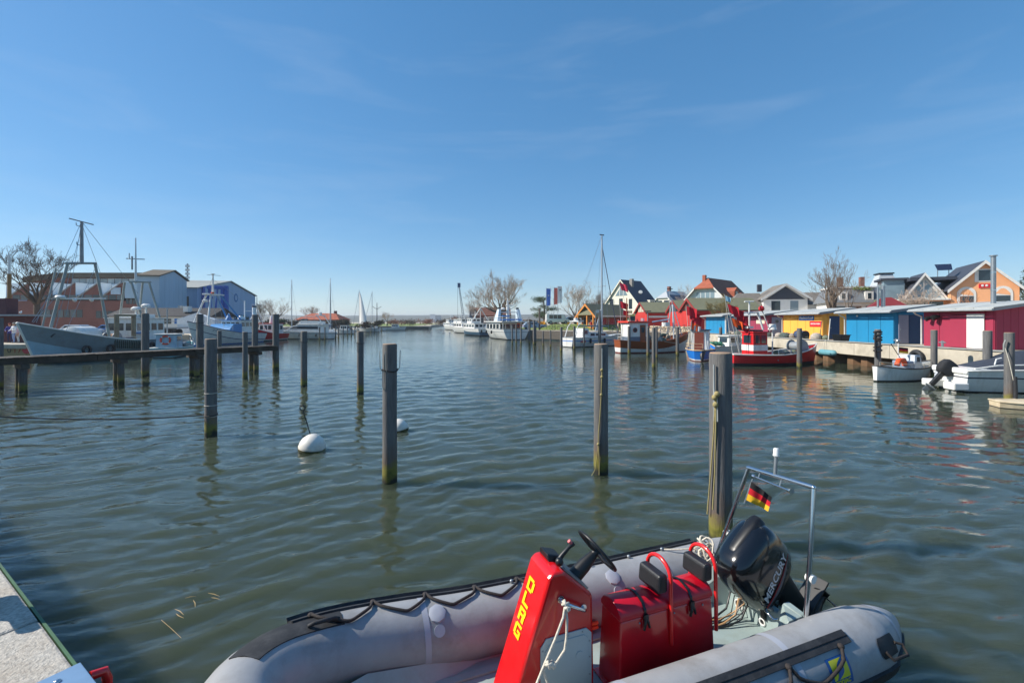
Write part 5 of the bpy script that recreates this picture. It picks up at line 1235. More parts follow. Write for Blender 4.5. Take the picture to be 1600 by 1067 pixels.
# --- row of white working ships by the centre quay, sterns to the viewer
def main_ship():
    t, L = boat('excursion_ship', 'big white ship with twin raked funnels and white mast, stern to the viewer', 'boat', (.7, 76.0), (-4.6, 90))
    pos, zs = make_hull(t, L, 4.8, (1.75, 1.75, 2.6), [(-.4, .12, DARKST, 'bottom'), (.12, ('s', -.55), WHITE, 'hull'), (('s', -.55), ('s', -.42), mat('rub_rail_grey', S(150, 156, 160), .6), 'rub_rail'), (('s', -.42), ('s', 0), WHITE, 'bulwark')], stern_w=.95, rake=1.2, pw=2.8, deck=(DECKM, .5), rail=(STEEL, .04))
    h = deckhouse(t, -L / 2 + 2.6, 2.5, 2.05, 1.2, 2.95, WHITE, None, ns=4, nf=4, na=4, wz=(.35, .8), narrow=.99, name='saloon')
    MB().box(-L / 2 + .2, 2.9, -2.45, 2.45, 2.95, 3.12).build('upper_deck', WHITE, t, bevel=.04)
    for y in (-2.2, 2.2): MB().cyl((-L / 2 + .4, y, 1.7), (-L / 2 + .4, y, 2.95), .06, n=6).build('deck_post', WHITE, t)
    for s in (1, -1):
        f = MB().hexa([(-4.6, s * 1.75, 3.12), (-2.6, s * 1.75, 3.12), (-2.6, s * 2.35, 3.12), (-4.6, s * 2.35, 3.12), (-4.2, s * 1.5, 5.2), (-3.2, s * 1.5, 5.2), (-3.2, s * 1.9, 5.2), (-4.2, s * 1.9, 5.2)]).build('funnel', mat('funnel_pale', S(196, 210, 220), .5), t, bevel=.04)
        MB().cyl((-3.7, s * 1.7, 5.2), (-3.7, s * 1.7, 5.5), .24, n=10).build('funnel_pipe', BLACK, t, smooth=50)
    MB().box(-3.9, -3.5, -1.7, 1.7, 4.6, 4.75).build('funnel_bridge', WHITE, t)
    MB().tube([(-3.4, 0, 3.1), (-3.4, 0, 4.7), (-3.3, 0, 6.2), (-3.3, 0, 7.2)], [.3, .3, .2, .08], 8).build('mast', WHITE, t, smooth=50)
    for z, w in ((5.9, 1.0), (5.3, .8), (6.5, .5)): MB().tube([(-3.35, -w, z), (-3.35, w * .4, z)], .07, 6).build('mast_arm', WHITE, t)
    MB().tube([(-3.4, .9, 5.1), (-3.4, .9, 5.3), (-3.4, .9, 5.5)], [.3, .4, .2], 10).build('radome', WHITE, t, smooth=50)
    MB().box(-2.0, .6, -1.2, 1.2, 3.13, 4.3).build('bridge', mat('bridge_grey', S(96, 92, 84), .6), t, bevel=.05)
    MB().box(-4.9, -3.6, .2, 1.5, 3.9, 4.1).build('blue_awning', BLUEP, t)
    MB().box(-5.0, -4.92, -2.0, 2.0, 3.25, 3.55).build('blue_dodger', BLUEP, t)
    railing(t, [(-L / 2 + .3, -2.3, 3.12), (-L / 2 + .3, 0, 3.12), (-L / 2 + .3, 2.3, 3.12), (-3, 2.4, 3.12), (0, 2.4, 3.12), (2.8, 2.4, 3.12)], .7, WHITE, r=.03)
    MB().tube([(-L / 2 + .5, -.6 + .3 * math.cos(2 * PI * k / 14), 2.4 + .3 * math.sin(2 * PI * k / 14)) for k in range(14)], .08, 6, closed=True).build('lifebuoy', ORANGE, t, smooth=60)
    for x in (-2, 1, 4): fender(t, (x, 2.55, 1.2), .18, .6)
main_ship()
def work_boat(stern, bow, label, hull_m, bands=None, B=4.0, mast=7.0, gable=False):
    t, L = boat('work_boat', label, 'boat', stern, bow, 'white boats moored along the centre quay')
    make_hull(t, L, B, (1.5, 1.5, 2.6), [(-.4, .15, DARKST, 'bottom'), (.15, ('s', -.7), hull_m, 'hull'), (('s', -.7), ('s', 0), WHITE, 'bulwark')], stern_w=.9, rake=1.2, pw=2.6, deck=(DECKM, .5), rail=(WHITE, .05), n=16)
    h = deckhouse(t, -L * .3, L * .2, B * .4, 1.1, 2.6, WHITE, WHITE, ns=4, nf=3, na=3, wz=(.5, .85))
    deckhouse(t, -L * .1, L * .1, B * .3, 2.7, 3.7, WHITE, WHITE, ns=2, nf=3, na=2, wz=(.45, .85), name='bridge')
    MB().tube([(-L * .05, 0, 3.7), (-L * .05, 0, mast)], [.14, .06], 6).build('mast', WHITE, t, smooth=50)
    MB().cyl((-L * .05, -.9, mast * .85), (-L * .05, .9, mast * .85), .05, n=5).build('mast_arm', WHITE, t)
    if gable:
        for s in (1, -1): MB().cyl((-L * .28, s * B * .45, 3.4), (-L * .28, 0, 6.0), .1, n=6).build('gantry_arm', WHITE, t)
        MB().cyl((-L * .28, 0, 2.6), (-L * .28, 0, 6.0), .08, n=6).build('gantry_post', WHITE, t)
    return t
work_boat((-5.6, 97), (-11.5, 108), 'boat with dark blue hull and white gantry left of the big white ship', mat('slate_blue_hull', S(66, 96, 118), .5), gable=True, mast=5.4)
work_boat((-9.6, 116), (-16.5, 128), 'white boat third from the right in the centre row', WHITE, B=4.2, mast=5)
work_boat((-14.2, 140), (-20, 152), 'white boat with a blue bridge side second from the left in the centre row', WHITE, B=4.4, mast=5.6)
work_boat((-19.5, 160), (-25.5, 172), 'white boat at the far left end of the centre row', WHITE, B=4.0, mast=5.6)

# --- white sailing yacht with wheel shelter (stern left, lit)
def big_yacht():
    t, L = boat('sailing_yacht', 'white sailing yacht with high mast and stern arch left of the brown boat', 'boat', (6.6, 54.6), (13.6, 58.6), 'sailing yachts')
    pos, zs = make_hull(t, L, 2.9, (1.15, 1.15, 1.55), [(-.4, .08, DARKST, 'bottom'), (.08, .7, WHITE, 'hull'), (.7, .8, BLUEB, 'stripe'), (.8, ('s', 0), WHITE, 'topside')], stern_w=.82, rake=1.0, pw=2.0, deck=(WHITE, .05), rail=(STEEL, .025))
    deckhouse(t, -1.4, 2.0, .95, 1.1, 1.75, WHITE, None, ns=3, nf=0, wz=(.35, .8), slope=.8, name='coachroof')
    deckhouse(t, -2.4, -1.0, .9, 1.1, 2.25, WHITE, None, ns=1, nf=2, wz=(.4, .8), slope=.5, name='sprayhood')
    for y in (-1.0, 1.0): MB().tube([(-3.6, y, 1.15), (-3.2, y * .98, 2.4), (-2.8, y * .9, 2.9)], .06, 6).build('arch_leg', WHITE, t)
    MB().tube([(-2.8, -.9, 2.9), (-2.9, -.5, 3.1), (-2.9, .5, 3.1), (-2.8, .9, 2.9)], .09, 6).build('arch_top', WHITE, t, smooth=50)
    MB().box(-3.0, -2.2, -.9, .9, 3.05, 3.16).build('arch_roof', WHITE, t, bevel=.03)
    MB().tube([(-2.7, 0, 3.1), (-2.7, 0, 3.5)], [.3, .25], 10).build('radome', WHITE, t, smooth=50)
    mx = 1.4; top = zz(367, 57)
    MB().tube([(mx, 0, 1.3), (mx, 0, top)], [.13, .1], 8).build('mast', AXC, t, smooth=50)
    MB().box(mx - .35, mx + .35, -.03, .03, top - .02, top + .1).build('masthead', DARKST, t)
    MB().cyl((L / 2, 0, 1.55), (mx, 0, top - 1.2), .05, n=5).build('furled_jib', mat('jib_cover', S(60, 66, 84), .7), t)
    for s in (1, -1):
        MB().cyl((mx, s * 1.35, 1.2), (mx, s * .05, top * .95), .015, n=4).build('shroud', STEEL, t)
        MB().cyl((-L / 2, s * .3, 1.15), (mx, 0, top), .012, n=4).build('backstay', STEEL, t)
    MB().cyl((mx, -.8, 7.5), (mx, .8, 7.5), .03, n=4).build('spreader', AXC, t)
    MB().prism([(mx - .2, 1.9), (mx - 1.1, 1.9), (mx - .2, 4.6)], -.04, .04, 'y').build('sail_cover', mat('sail_cover_grey', S(150, 162, 176), .8), t)
    railing(t, [(3.8, -.3, 1.5), (2.2, -1.1, 1.3), (.4, -1.35, 1.2), (-1.5, -1.3, 1.15), (-3.4, -1.1, 1.15)], .6, STEEL)
    for x in (-1.6, .6): fender(t, (x, -1.45, .75), .13, .6)
    MB().box(-3.0, -2.2, -1.32, -1.3, .62, .76).build('name_strip', mat('red_name', S(190, 40, 40), .5), t)
big_yacht()

# --- brown and white wooden fishing boat
def brown_boat():
    t, L = boat('fishing_boat', 'brown and white wooden fishing boat with red roofed wheelhouse', 'boat', (10.35, 44.6), (17.9, 46.6))
    pos, zs = make_hull(t, L, 2.9, (1.25, 1.1, 2.0), [(-.4, .1, BOTTOMR, 'bottom'), (.1, ('s', -.72), WHITE, 'lower_hull'), (('s', -.72), ('s', 0), WOODB, 'upper_hull')], stern_w=.5, rake=.5, pw=2.8, deck=(DECKM, .35), rail=(WOODB, .05))
    wh = deckhouse(t, -3.1, -1.1, .85, .8, 2.95, WHITE, None, ns=0, nf=2, na=0, wz=(.5, .85), narrow=.98, band=(.9, 1.6, mat('wheelhouse_grey', S(104, 116, 130), .6)))
    MB().box(-3.35, -.75, -1.05, 1.05, 2.95, 3.12).build('roof', mat('roof_red_orange', S(224, 60, 40), .45), wh, bevel=.03)
    MB().box(-1.95, -1.35, -.885, -.845, .85, 2.75).build('door', WOODB, wh)
    MB().box(-1.82, -1.5, -.90, -.88, 2.0, 2.5).build('door_window', GLASS, wh)
    MB().tube([(-2.5, -.9, 2.25), (-2.5, -.862, 2.25)], .2, 16).build('porthole', GLASS, wh, smooth=50)
    MB().tube([(-2.5 + .21 * math.cos(2 * PI * k / 16), -.895, 2.25 + .21 * math.sin(2 * PI * k / 16)) for k in range(16)], .035, 6, closed=True).build('porthole_rim', mat('brass_red', S(140, 60, 50), .5), wh, smooth=50)
    MB().cyl((-2.8, .2, 3.1), (-2.8, .2, 5.4), .07, .05, n=6).build('mast', WOODB, t)
    MB().tube([(-1.3, -.2, 3.12), (-1.3, -.2, 3.4)], .18, 10).build('radome', WHITE, t, smooth=50)
    for y in (-.7, .7): MB().cyl((1.9, y, 1.1), (2.2, y * .15, zz(476, 46)), .07, n=6).build('gallows_leg', AXC, t)
    for y in (-.5, .5): MB().cyl((3.1, y, 1.3), (2.25, y * .15, zz(476, 46)), .05, n=6).build('gallows_leg', AXC, t)
    MB().cyl((2.2, 0, zz(478, 46)), (2.2, 0, zz(470, 46)), .05, n=6).build('mast_tip', STEEL, t)
    MB().box(1.2, 1.7, -.3, .3, 2.6, 3.0).build('white_box', WHITE, t)
    MB().cyl((-.9, .1, 2.9), (1.8, 0, 3.3), .06, n=6).build('boom', mat('boom_blue_pale', S(150, 190, 214), .6), t)
    nets = [mat('net_%d' % k, c, .95, var=.45, scale=10, bump=.8, bscale=25) for k, c in enumerate((S(110, 116, 96), S(140, 130, 116), S(72, 84, 80), S(170, 160, 148)))]
    rr = random.Random(8)
    for k in range(16):
        MB().ball((rr.uniform(-.3, 2.7), rr.uniform(-.6, .5), 1.0 + rr.uniform(.05, .8)), rr.uniform(.18, .34), sz=rr.uniform(.6, 1.2), nu=9, nv=6).build('net_heap', nets[k % 4], t, smooth=True)
    for k in range(7):
        a = (rr.uniform(-.3, 2.4), rr.uniform(-.6, .4), 1.2); MB().tube([a, (a[0] + rr.uniform(-.3, .3), a[1], 2.0), (a[0] + rr.uniform(-.5, .5), a[1], 2.4 + rr.uniform(0, .5))], .03, 5).build('gear_rod', STEEL, t)
    MB().tube([(0, -1.45, 1.2), (1.5, -1.5, .95), (3.2, -1.1, .8)], .02, 5).build('side_rope', ROPEW, t)
    MB().tube([(pos(1, z, 1)[0] + .03, 0, z) for z in (-.2, .6, 1.4, 2.0)], .05, 6).build('stem', WHITE, t)
    railing(t, [(-3.7, -.3, 1.25), (-3.6, .5, 1.25)], .6, WHITE)
brown_boat()
marker_flags((10.9, 45.2, 1.0), [(-.2, 0, 4.2, REDCLOTH, .8), (.15, 0, 3.3, REDCLOTH, .6)], 'pair of red marker flags at the stern of the brown boat')
marker_flags((12.0, 46.0, 3.1), [(-1.2, 0, 4.0, mat('pink_red_flag', S(214, 60, 86), .8), .95)], 'leaning pole with a pink red flag above the brown boat wheelhouse')

def blue_boat():
    t, L = boat('fishing_boat', 'bright blue fishing boat with its rounded stern to the viewer', 'boat', (14.3, 35.0), (17.2, 40.8))
    pos, zs = make_hull(t, L, 2.3, (.85, .85, 1.3), [(-.4, .06, BOTTOMR, 'bottom'), (.06, .16, WHITE, 'boot_top'), (.16, ('s', 0), BLUEB, 'hull')], stern_w=.25, rake=.3, pw=2.4, deck=(DECKM, .25), rail=(mat('light_wood', S(190, 164, 130), .6), .05))
    wh = deckhouse(t, -1.2, .2, .7, .6, 2.35, WHITE, mat('navy_roof', S(50, 60, 84), .5), ns=1, nf=2, na=0, wz=(.5, .85))
    MB().box(-1.235, -1.2, -.28, .42, .7, 2.2).build('door', mat('brown_door', S(130, 66, 50), .5), wh)
    railing(t, [(-2.9, -.3, .85), (-2.9, .3, .85), (-2.4, .8, .85), (-1.6, 1.0, .85)], .5, mat('light_wood', S(190, 164, 130), .6))
    ob = MB().tube([(-3.35, -.3, .1), (-3.3, -.3, .45), (-2.9, -.32, .78), (-2.4, -.35, .8)], [.1, .16, .22, .1], 10).build('outboard', BLACK, t, smooth=60)
    for k in range(4): MB().ball((.9 + .3 * k, .2 * math.sin(k), 1.0), .25, nu=8, nv=6).build('net_heap', MATS['net_1'], t, smooth=True)
blue_boat()
marker_flags((14.3, 36.6, .8), [(-.3, 0, 3.6, REDCLOTH, .9), (0, 0, 3.2, REDCLOTH, .8), (.2, 0, 2.9, REDCLOTH, .8), (.15, .1, 2.3, ORANGECLOTH, .7), (.4, 0, 2.0, mat('white_cloth', S(214, 214, 214), .8), .5)], 'cluster of red and orange marker flags on the blue boat')

def cabin_cruiser_mid():
    t, L = boat('cabin_cruiser', 'small white cabin cruiser between the blue boat and the red boat', 'boat', (18.0, 42.0), (22.6, 43.5))
    make_hull(t, L, 1.9, (.75, .8, 1.1), [(-.4, .08, DARKST, 'bottom'), (.08, ('s', 0), WHITE, 'hull')], stern_w=.9, rake=.6, deck=(WHITE, .08), rail=(STEEL, .025), n=14)
    deckhouse(t, -.6, 1.3, .75, .75, 1.7, WHITE, WHITE, slope=.5, ns=2, nf=2, na=1, wz=(.4, .85), name='cabin')
    for k in range(3): MB().ball((-1.8 + .45 * k, .1, 1.0), .3, sz=.7, nu=9, nv=6).build('tarpaulin', mat('green_tarp', S(60, 120, 96), .8), t, smooth=True)
cabin_cruiser_mid()

def red_boat():
    t, L = boat('fishing_boat', 'red fishing boat with red and white wheelhouse before the sheds', 'boat', (15.3, 31.7), (22.4, 33.6))
    pos, zs = make_hull(t, L, 2.5, (.82, .78, 1.45), [(-.4, .2, mat('dark_boot', S(44, 46, 50), .6), 'bottom'), (.2, ('s', -.06), REDB, 'hull'), (('s', -.06), ('s', 0), WHITEP, 'cap_rail')], stern_w=.2, rake=.35, pw=2.6, deck=(DECKM, .25), rail=(WHITEP, .04))
    RW = mat('wheelhouse_red', S(206, 30, 34), .4)
    wh = deckhouse(t, -2.35, -1.15, .55, .55, 2.3, RW, RW, ns=2, nf=2, na=1, wz=(.58, .9), narrow=.97, band=(1.05, 1.45, WHITE), over=.06)
    MB().box(-2.2, -1.4, -.4, .4, 2.39, 2.5).build('roof_box', DARKST, wh)
    MB().tube([(-2.2, 0, 2.45), (-2.2, 0, 3.6), (-2.2, 0, zz(471, 32))], [.07, .07, .05], 6).build('mast', WHITE, t)
    MB().tube([(-2.6, 0, zz(471.5, 32)), (-1.8, 0, zz(471, 32))], .05, 5).build('mast_arm', WHITE, t)
    MB().tube([(-2.3, 0, 3.7), (-1.5, 0, 3.75), (-1.1, -.1, 2.5)], .08, 6).build('mast_brace', WHITE, t)
    MB().cyl((-.4, 0, 2.4), (-1.3, -.1, zz(480, 32)), .04, n=5).build('whip_pole', WHITE, t)
    MB().ball((-1.25, -.1, zz(482, 32)), .2, nu=8, nv=6).build('red_float', REDB, t, smooth=True)
    MB().box(-2.6, -2.1, -.3, .3, 2.6, 2.75).build('lamp_bar', WHITE, t)
    MB().tube([(-.2, 0, 2.5), (-.2, 0, 2.9)], [.3, .22], 10).build('radome', WHITE, t, smooth=50)
    MB().cyl((-.2, 0, .7), (-.2, 0, 2.5), .05, n=6).build('radome_post', WHITE, t)
    railing(t, [(-.8, -1.15, .78), (.2, -1.2, .78), (1.2, -1.1, .85), (2.0, -.95, .95)], .35, mat('rail_grey_blue', S(110, 128, 148), .5))
    MB().cyl((2.0, -.5, 1.3), (2.0, .5, 1.3), .3, n=12).build('net_drum', GREYST, t, smooth=50)
    for y in (-.5, .5): MB().cyl((2.0, y - .02, 1.3), (2.0, y + .02, 1.3), .45, n=14).build('drum_flange', GREYST, t, smooth=50)
    for k in range(5): MB().ball((.2 + .35 * k, .1 * math.sin(k * 3), .85), .28, sz=.7, nu=9, nv=6).build('net_heap', MATS['net_%d' % (k % 4)], t, smooth=True)
    MB().tube([(2.6, 0, 1.0), (2.6, .3, 1.7)], .22, 12).build('canister', mat('canister_navy', S(60, 70, 92), .5), t, smooth=50)
    for x in (-.9, 1.2): MB().ball((x, -1.2 if x < 0 else -1.12, .42), .05, nu=6, nv=5).build('hull_fitting', STEEL, t)
red_boat()
marker_flags((16.0, 32.0, .8), [(-.9, 0, 3.6, REDCLOTH, .8), (-.5, 0, 3.3, REDCLOTH, .75), (-.25, 0, 2.9, REDCLOTH, .8), (-.6, 0, 2.6, ORANGECLOTH, .7), (-.1, 0, 2.4, REDCLOTH, .7), (-.3, -.05, 2.1, DARKST, .4)], 'fan of red and orange marker flags on the red boat')
marker_flags((15.6, 32.2, .8), [(-.55, 0, 4.2, mat('pale_blue_can', S(150, 196, 216), .6), .45)], 'marker pole with pale blue cloth leaning from the red boat')

def day_boat():
    t, L = boat('day_boat', 'white open day boat with a small flag on its mast by the quay', 'boat', (18.75, 23.5), (23.2, 25.2))
    pos, zs = make_hull(t, L, 1.8, (.80, .66, .95), [(-.4, .06, DARKST, 'bottom'), (.06, ('s', 0), WHITE, 'hull')], stern_w=.12, rake=.2, pw=2.4, deck=(DECKM, .2), rail=(mat('dark_rail', S(70, 66, 62), .6), .03))
    railing(t, [pos(.02, zs(.02), -1), pos(.12, zs(.12), -1), pos(.3, zs(.3), -1), pos(.5, zs(.5), -1), pos(.7, zs(.7), -1), pos(.85, zs(.85), -1)], .22, mat('rail_cream', S(190, 180, 160), .6), r=.015)
    MB().tube([(-.95, -.2, .8), (-.8, -.2, 1.05), (-.4, -.2, 1.05), (-.3, -.2, .8)], .13, 8).build('orange_life_ring', ORANGE, t, smooth=60)
    deckhouse(t, .2, .9, .4, .6, 1.3, mat('cover_grey', S(196, 202, 206), .6), None, ns=1, nf=1, slope=.2, name='windscreen_box')
    MB().box(-.3, .1, -.4, .4, .62, 1.0).build('engine_box', mat('engine_box_blue', S(130, 146, 166), .6), t, bevel=.04)
    MB().cyl((-.3, .1, .7), (-.3, .1, 2.05), .025, n=6).build('flag_mast', WHITE, t)
    MB().ball((-.3, .1, 2.05), .13, sy=.8, sz=.8, nu=9, nv=6).build('radar_reflector', STEEL, t)
    MB().cyl((-.9, .1, 1.9), (.1, .1, .9), .02, n=5).build('stay', DARKST, t)
    f = thing('ensign', 'small black red gold flag on the mast of the white day boat', 'flag', t.location, t.rotation_euler.z)
    MB().cyl((-.25, .1, 1.3), (-.25, .1, 1.75), .012, n=5).build('staff', STEEL, f)
    cloth('flag_cloth', FLAGDE, f, (-.23, .1, 1.42), (.32, -.05, 1.36), (-.23, .1, 1.72), (.32, -.05, 1.66), amp=.04)
day_boat()

def covered_motorboat():
    t, L = boat('motorboat', 'white motorboat under a dark tarpaulin with covered outboard at the right edge', 'boat', (19.85, 20.6), (24.3, 20.0))
    pos, zs = make_hull(t, L, 2.1, (.95, 1.0, 1.3), [(-.4, .05, DARKST, 'bottom'), (.05, .62, WHITE, 'hull'), (.62, .68, mat('hull_stripe', S(60, 66, 80), .5), 'stripe'), (.68, ('s', 0), WHITE, 'topside')], stern_w=.95, rake=.6, pw=2.4, deck=(WHITE, .06), rail=(WHITEP, .04))
    MB().box(-L / 2 - .55, -L / 2 + .05, -.95, -.32, .1, .42).build('swim_platform', WHITE, t, bevel=.05)
    MB().box(-L / 2 - .55, -L / 2 + .05, .32, .95, .1, .42).build('swim_platform', WHITE, t, bevel=.05)
    MB().box(-L / 2 - .1, -L / 2 + .9, -.98, .98, .8, 1.05).build('stern_bench', WHITE, t, bevel=.06)
    CV = mat('dark_tarpaulin', S(50, 56, 68), .75, var=.15, scale=3, bump=.3, bscale=6)
    rg = []
    for x, w, z in ((-1.6, .95, .0), (-.9, 1.0, .28), (.2, .95, .75), (.9, .9, .8), (1.6, .75, .55), (2.3, .4, .2)):
        b = 1.03
        rg.append([(x, -w, b), (x, -w * .75, b + z * .6), (x, -w * .25, b + z * .95), (x, 0, b + z), (x, w * .25, b + z * .95), (x, w * .75, b + z * .6), (x, w, b)])
    MB().loft(rg, closed=False, caps=False).build('tarpaulin', CV, t, smooth=60)
    MB().tube([(-2.0, -.95, 1.05), (-1.2, -1.02, 1.2), (0, -1.04, 1.25)], .03, 6).build('handrail', WHITE, t)
    MB().tube([(-1.0, -.6, 1.05), (-.9, -.6, 1.45), (-.7, -.6, 1.5)], .03, 6).build('cleat_arm', WHITE, t)
    o = thing('outboard_motor', 'outboard under a black cloth cover on the white motorboat', 'outboard motor', t.location, t.rotation_euler.z)
    M = Matrix.Translation((-L / 2 - .3, 0, .8)) @ Matrix.Rotation(R(40), 4, 'Y')
    def rg2(hx, hy, z): return [(hx * math.copysign(abs(math.cos(a)) ** .5, math.cos(a)), hy * math.copysign(abs(math.sin(a)) ** .5, math.sin(a)), z) for a in [2 * PI * k / 18 for k in range(18)]]
    MB(M).loft([rg2(.22, .17, -.08), rg2(.32, .22, .08), rg2(.36, .22, .3), rg2(.30, .19, .52), rg2(.22, .13, .58)]).build('cloth_cover', mat('black_cover', S(34, 35, 38), .85, var=.15, bump=.4, bscale=14), o, smooth=60)
    MB(M).loft([rg2(.12, .09, -.05), rg2(.1, .07, -.75)]).build('leg', BLACK, o, smooth=60)
    MB(M).tube([(-.2, 0, -.85), (.05, 0, -.85), (.3, 0, -.85)], [.03, .08, .05], 10).build('gearcase', STEEL, o, smooth=60)
    MB(M).box(-.15, .25, -.01, .01, -1.15, -.9).build('skeg', STEEL, o)
    b2 = MB().tube([(-L / 2 - .3, .55, .25), (-L / 2 - .1, .55, .6), (-L / 2, .5, 1.0)], [.07, .12, .18], 10).build('auxiliary_outboard', mat('pale_outboard', S(180, 184, 190), .4), t, smooth=60)
covered_motorboat()
def dinghy_edge():
    t, L = boat('dinghy', 'pale upturned dinghy edge floating at the right picture edge', 'boat', (17.55, 16.55), (21.0, 15.3))
    make_hull(t, L, 1.3, (.22, .22, .3), [(-.3, .02, DARKST, 'bottom'), (.02, ('s', 0), mat('old_cream', S(206, 190, 160), .6, dirt=S(150, 120, 84), dirt_amt=.5), 'hull')], stern_w=.5, rake=.1, deck=(mat('old_cream', S(206, 190, 160), .6), .0), rail=(mat('old_cream', S(206, 190, 160), .6), .03), n=14)
dinghy_edge()
# ------------------------------------------------------------------ sheds along the right quay
ROOFM = mat('pale_corrugated_roof', S(178, 180, 176), .6, var=.12, scale=1.2, dirt=S(140, 140, 130), dirt_amt=.45, dscale=.8)
FX = 26.0
def shed(y0, y1, col, name, label, front_h=2.3, depth=2.1, slope=.135):
    t = thing('harbour_shed', label, 'shed', (FX, y0, RZ), 0, 'coloured sheds on the right quay')
    W = y1 - y0
    m = mat('shed_paint_' + name, col, .65, var=.06, scale=1.2, stretch=(1, 1, .3), dirt=tuple(c * .72 for c in col[:3]) + (1,), dirt_amt=.3, dscale=.8)
    MB().prism([(.06, 0.01), (depth, .01), (depth, front_h + depth * slope - .05), (.06, front_h - .03)], .05, W - .02, 'y').build('wall', m, t)
    n = max(3, round(W / 1.15)); pw = W / n
    for k in range(n):                   # front cladding boards
        MB().box(.0, .058, k * pw + .014, (k + 1) * pw - .014, .02, front_h - .04).build('wall_panel', m, t)
    for k in range(5):                   # end wall cladding
        a, b = .065 + k * (depth - .1) / 5, .065 + (k + 1) * (depth - .1) / 5 - .012
        MB().prism([(a, .02), (b, .02), (b, front_h + b * slope - .06), (a, front_h + a * slope - .06)], .0, .048, 'y').build('wall_panel', m, t)
    for k in range(max(3, round((W + .9) / .95))):     # roof sheets with lapped edges
        nn = max(3, round((W + .9) / .95)); a = -.45 + k * (W + .9) / nn; b = a + (W + .9) / nn + .03
        dz = .012 * (k % 2)
        x0, x1 = -.55, depth + .4
        MB().hexa([(x0, a, front_h + x0 * slope + dz), (x1, a, front_h + x1 * slope + dz), (x1, b, front_h + x1 * slope + dz), (x0, b, front_h + x0 * slope + dz), (x0, a, front_h + x0 * slope + .07 + dz), (x1, a, front_h + x1 * slope + .07 + dz), (x1, b, front_h + x1 * slope + .07 + dz), (x0, b, front_h + x0 * slope + .07 + dz)]).build('roof_sheet', ROOFM, t)
    MB().box(-.1, depth, -.44, -.40, front_h - .16, front_h - .02) if False else None
    MB().prism([(-.5, front_h - .19), (depth + .3, front_h + (depth + .3) * slope - .09), (depth + .3, front_h + (depth + .3) * slope + .0), (-.5, front_h - .1)], -.44, -.40, 'y').build('verge_board', GREYST, t)
    MB().tube([(-.6, -.46, front_h - .13), (-.6, W + .46, front_h - .11)], .065, 8).build('gutter', mat('zinc_gutter', S(165, 170, 172), .5, .3), t, smooth=50)
    MB().tube([(-.6, W + .05, front_h - .13), (-.45, W + .05, front_h - .3), (-.08, W + .05, front_h - .45), (-.08, W + .05, .1)], .05, 8).build('downpipe', mat('downpipe_pale', S(205, 205, 200), .5), t, smooth=50)
    return t, m, W, front_h
def end_door(t, x0, x1, h, m, porthole=False):
    d = MB().box(x0, x1, -.05, -.004, .05, h).build('door', m, t, bevel=.01)
    if porthole:
        MB().tube([((x0 + x1) / 2, -.07, h * .78), ((x0 + x1) / 2, -.055, h * .78)], .17, 16).build('porthole', GLASS, d, smooth=50)
    MB().ball((x0 + .1, -.07, h * .5), .035, nu=8, nv=6).build('door_knob', STEEL, d, smooth=True)
    return d
DOORG = mat('grey_door', S(140, 140, 156), .6, var=.05); DOORN = mat('navy_door', S(28, 58, 96), .6, var=.08); DOORW = mat('white_door', S(230, 229, 224), .5, var=.03)
t, m, W, fh = shed(24.5, 28.75, S(150, 38, 66), 'crimson', 'crimson shed with white sliding door at the right edge')
d = MB().box(-.075, -.03,   .5, 1.46, .04, 1.96).build('door', DOORW, t, bevel=.01)
MB().tube([(-.079, .98 + .24 * math.cos(2 * PI * k / 20), 1.62 + .24 * math.sin(2 * PI * k / 20)) for k in range(20)], .008, 5, closed=True).build('porthole_ring', DOORW, d)
MB().box(-.07, -.002, 1.46, 2.45, .04, 1.9).build('sliding_panel', m, t, bevel=.01)
MB().box(-.11, -.002, .45, 2.5, 1.98, 2.07).build('door_header', m, t, bevel=.01)
MB().box(-.03, -.002, .05, .25, .02, 2.1).build('corner_post', m, t)
for y, z, r in ((3.05, 1.85, .16), (3.5, 1.8, .13)):
    MB().tube([(-.08, y, z), (-.25, y + .12, z - .05), (-.4, y + .2, z - .14)], [.05, r, r * 1.1], 12).build('floodlight', BLACK, t, smooth=50)
t, m, W, fh = shed(31.0, 35.4, S(14, 124, 170), 'blue', 'bright blue shed between the orange and the crimson shed')
end_door(t, .32, .98, 1.98, DOORG); MB().box(1.0, 1.95, -.045, -.004, .05, 1.98).build('door', DOORN, t, bevel=.01)
MB().box(.25, 2.0, -.06, -.003, 2.0, 2.1).build('door_header', m, t)
MB().ball((-.06, 3.2, 1.95), .07, sx=1, nu=8, nv=6).build('wall_lamp', WHITEP, t, smooth=True)
for x, r in ((1.5, .07), (1.9, .13)): MB().cyl((x, 3.2, 2.4), (x, 3.2, 4.05 + r), r, n=10).build('chimney_pipe', STEEL, t, smooth=50)
t, m, W, fh = shed(38.1, 43.6, S(240, 172, 70), 'orange', 'orange yellow shed with the blue fish sale sign')
end_door(t, .55, 1.4, 1.98, DOORN); MB().box(.45, .53, -.05, -.003, .02, 2.2).build('door_jamb', m, t)
SB = mat('sign_blue', S(52, 104, 170), .5); SRD = mat('sign_red', S(205, 30, 40), .5)
sg = MB().box(-.03, -.002, 1.05, 3.1, 1.62, 2.04).build('shop_sign', SB, t, bevel=.006)
text('sign_lettering', 'Fischverkauf', .36, WHITE, sg, basis((-.035, 2.08, 1.83), (0, -1, 0), (0, 0, 1)), extrude=.003, bold=.004)
sg = MB().box(-.03, -.002, .12, 1.62, 1.08, 1.56).build('closed_sign', SRD, t, bevel=.006)
text('sign_lettering', 'GESCHLOSSEN', .185, WHITE, sg, basis((-.035, .87, 1.33), (0, -1, 0), (0, 0, 1)), extrude=.003, bold=.004)
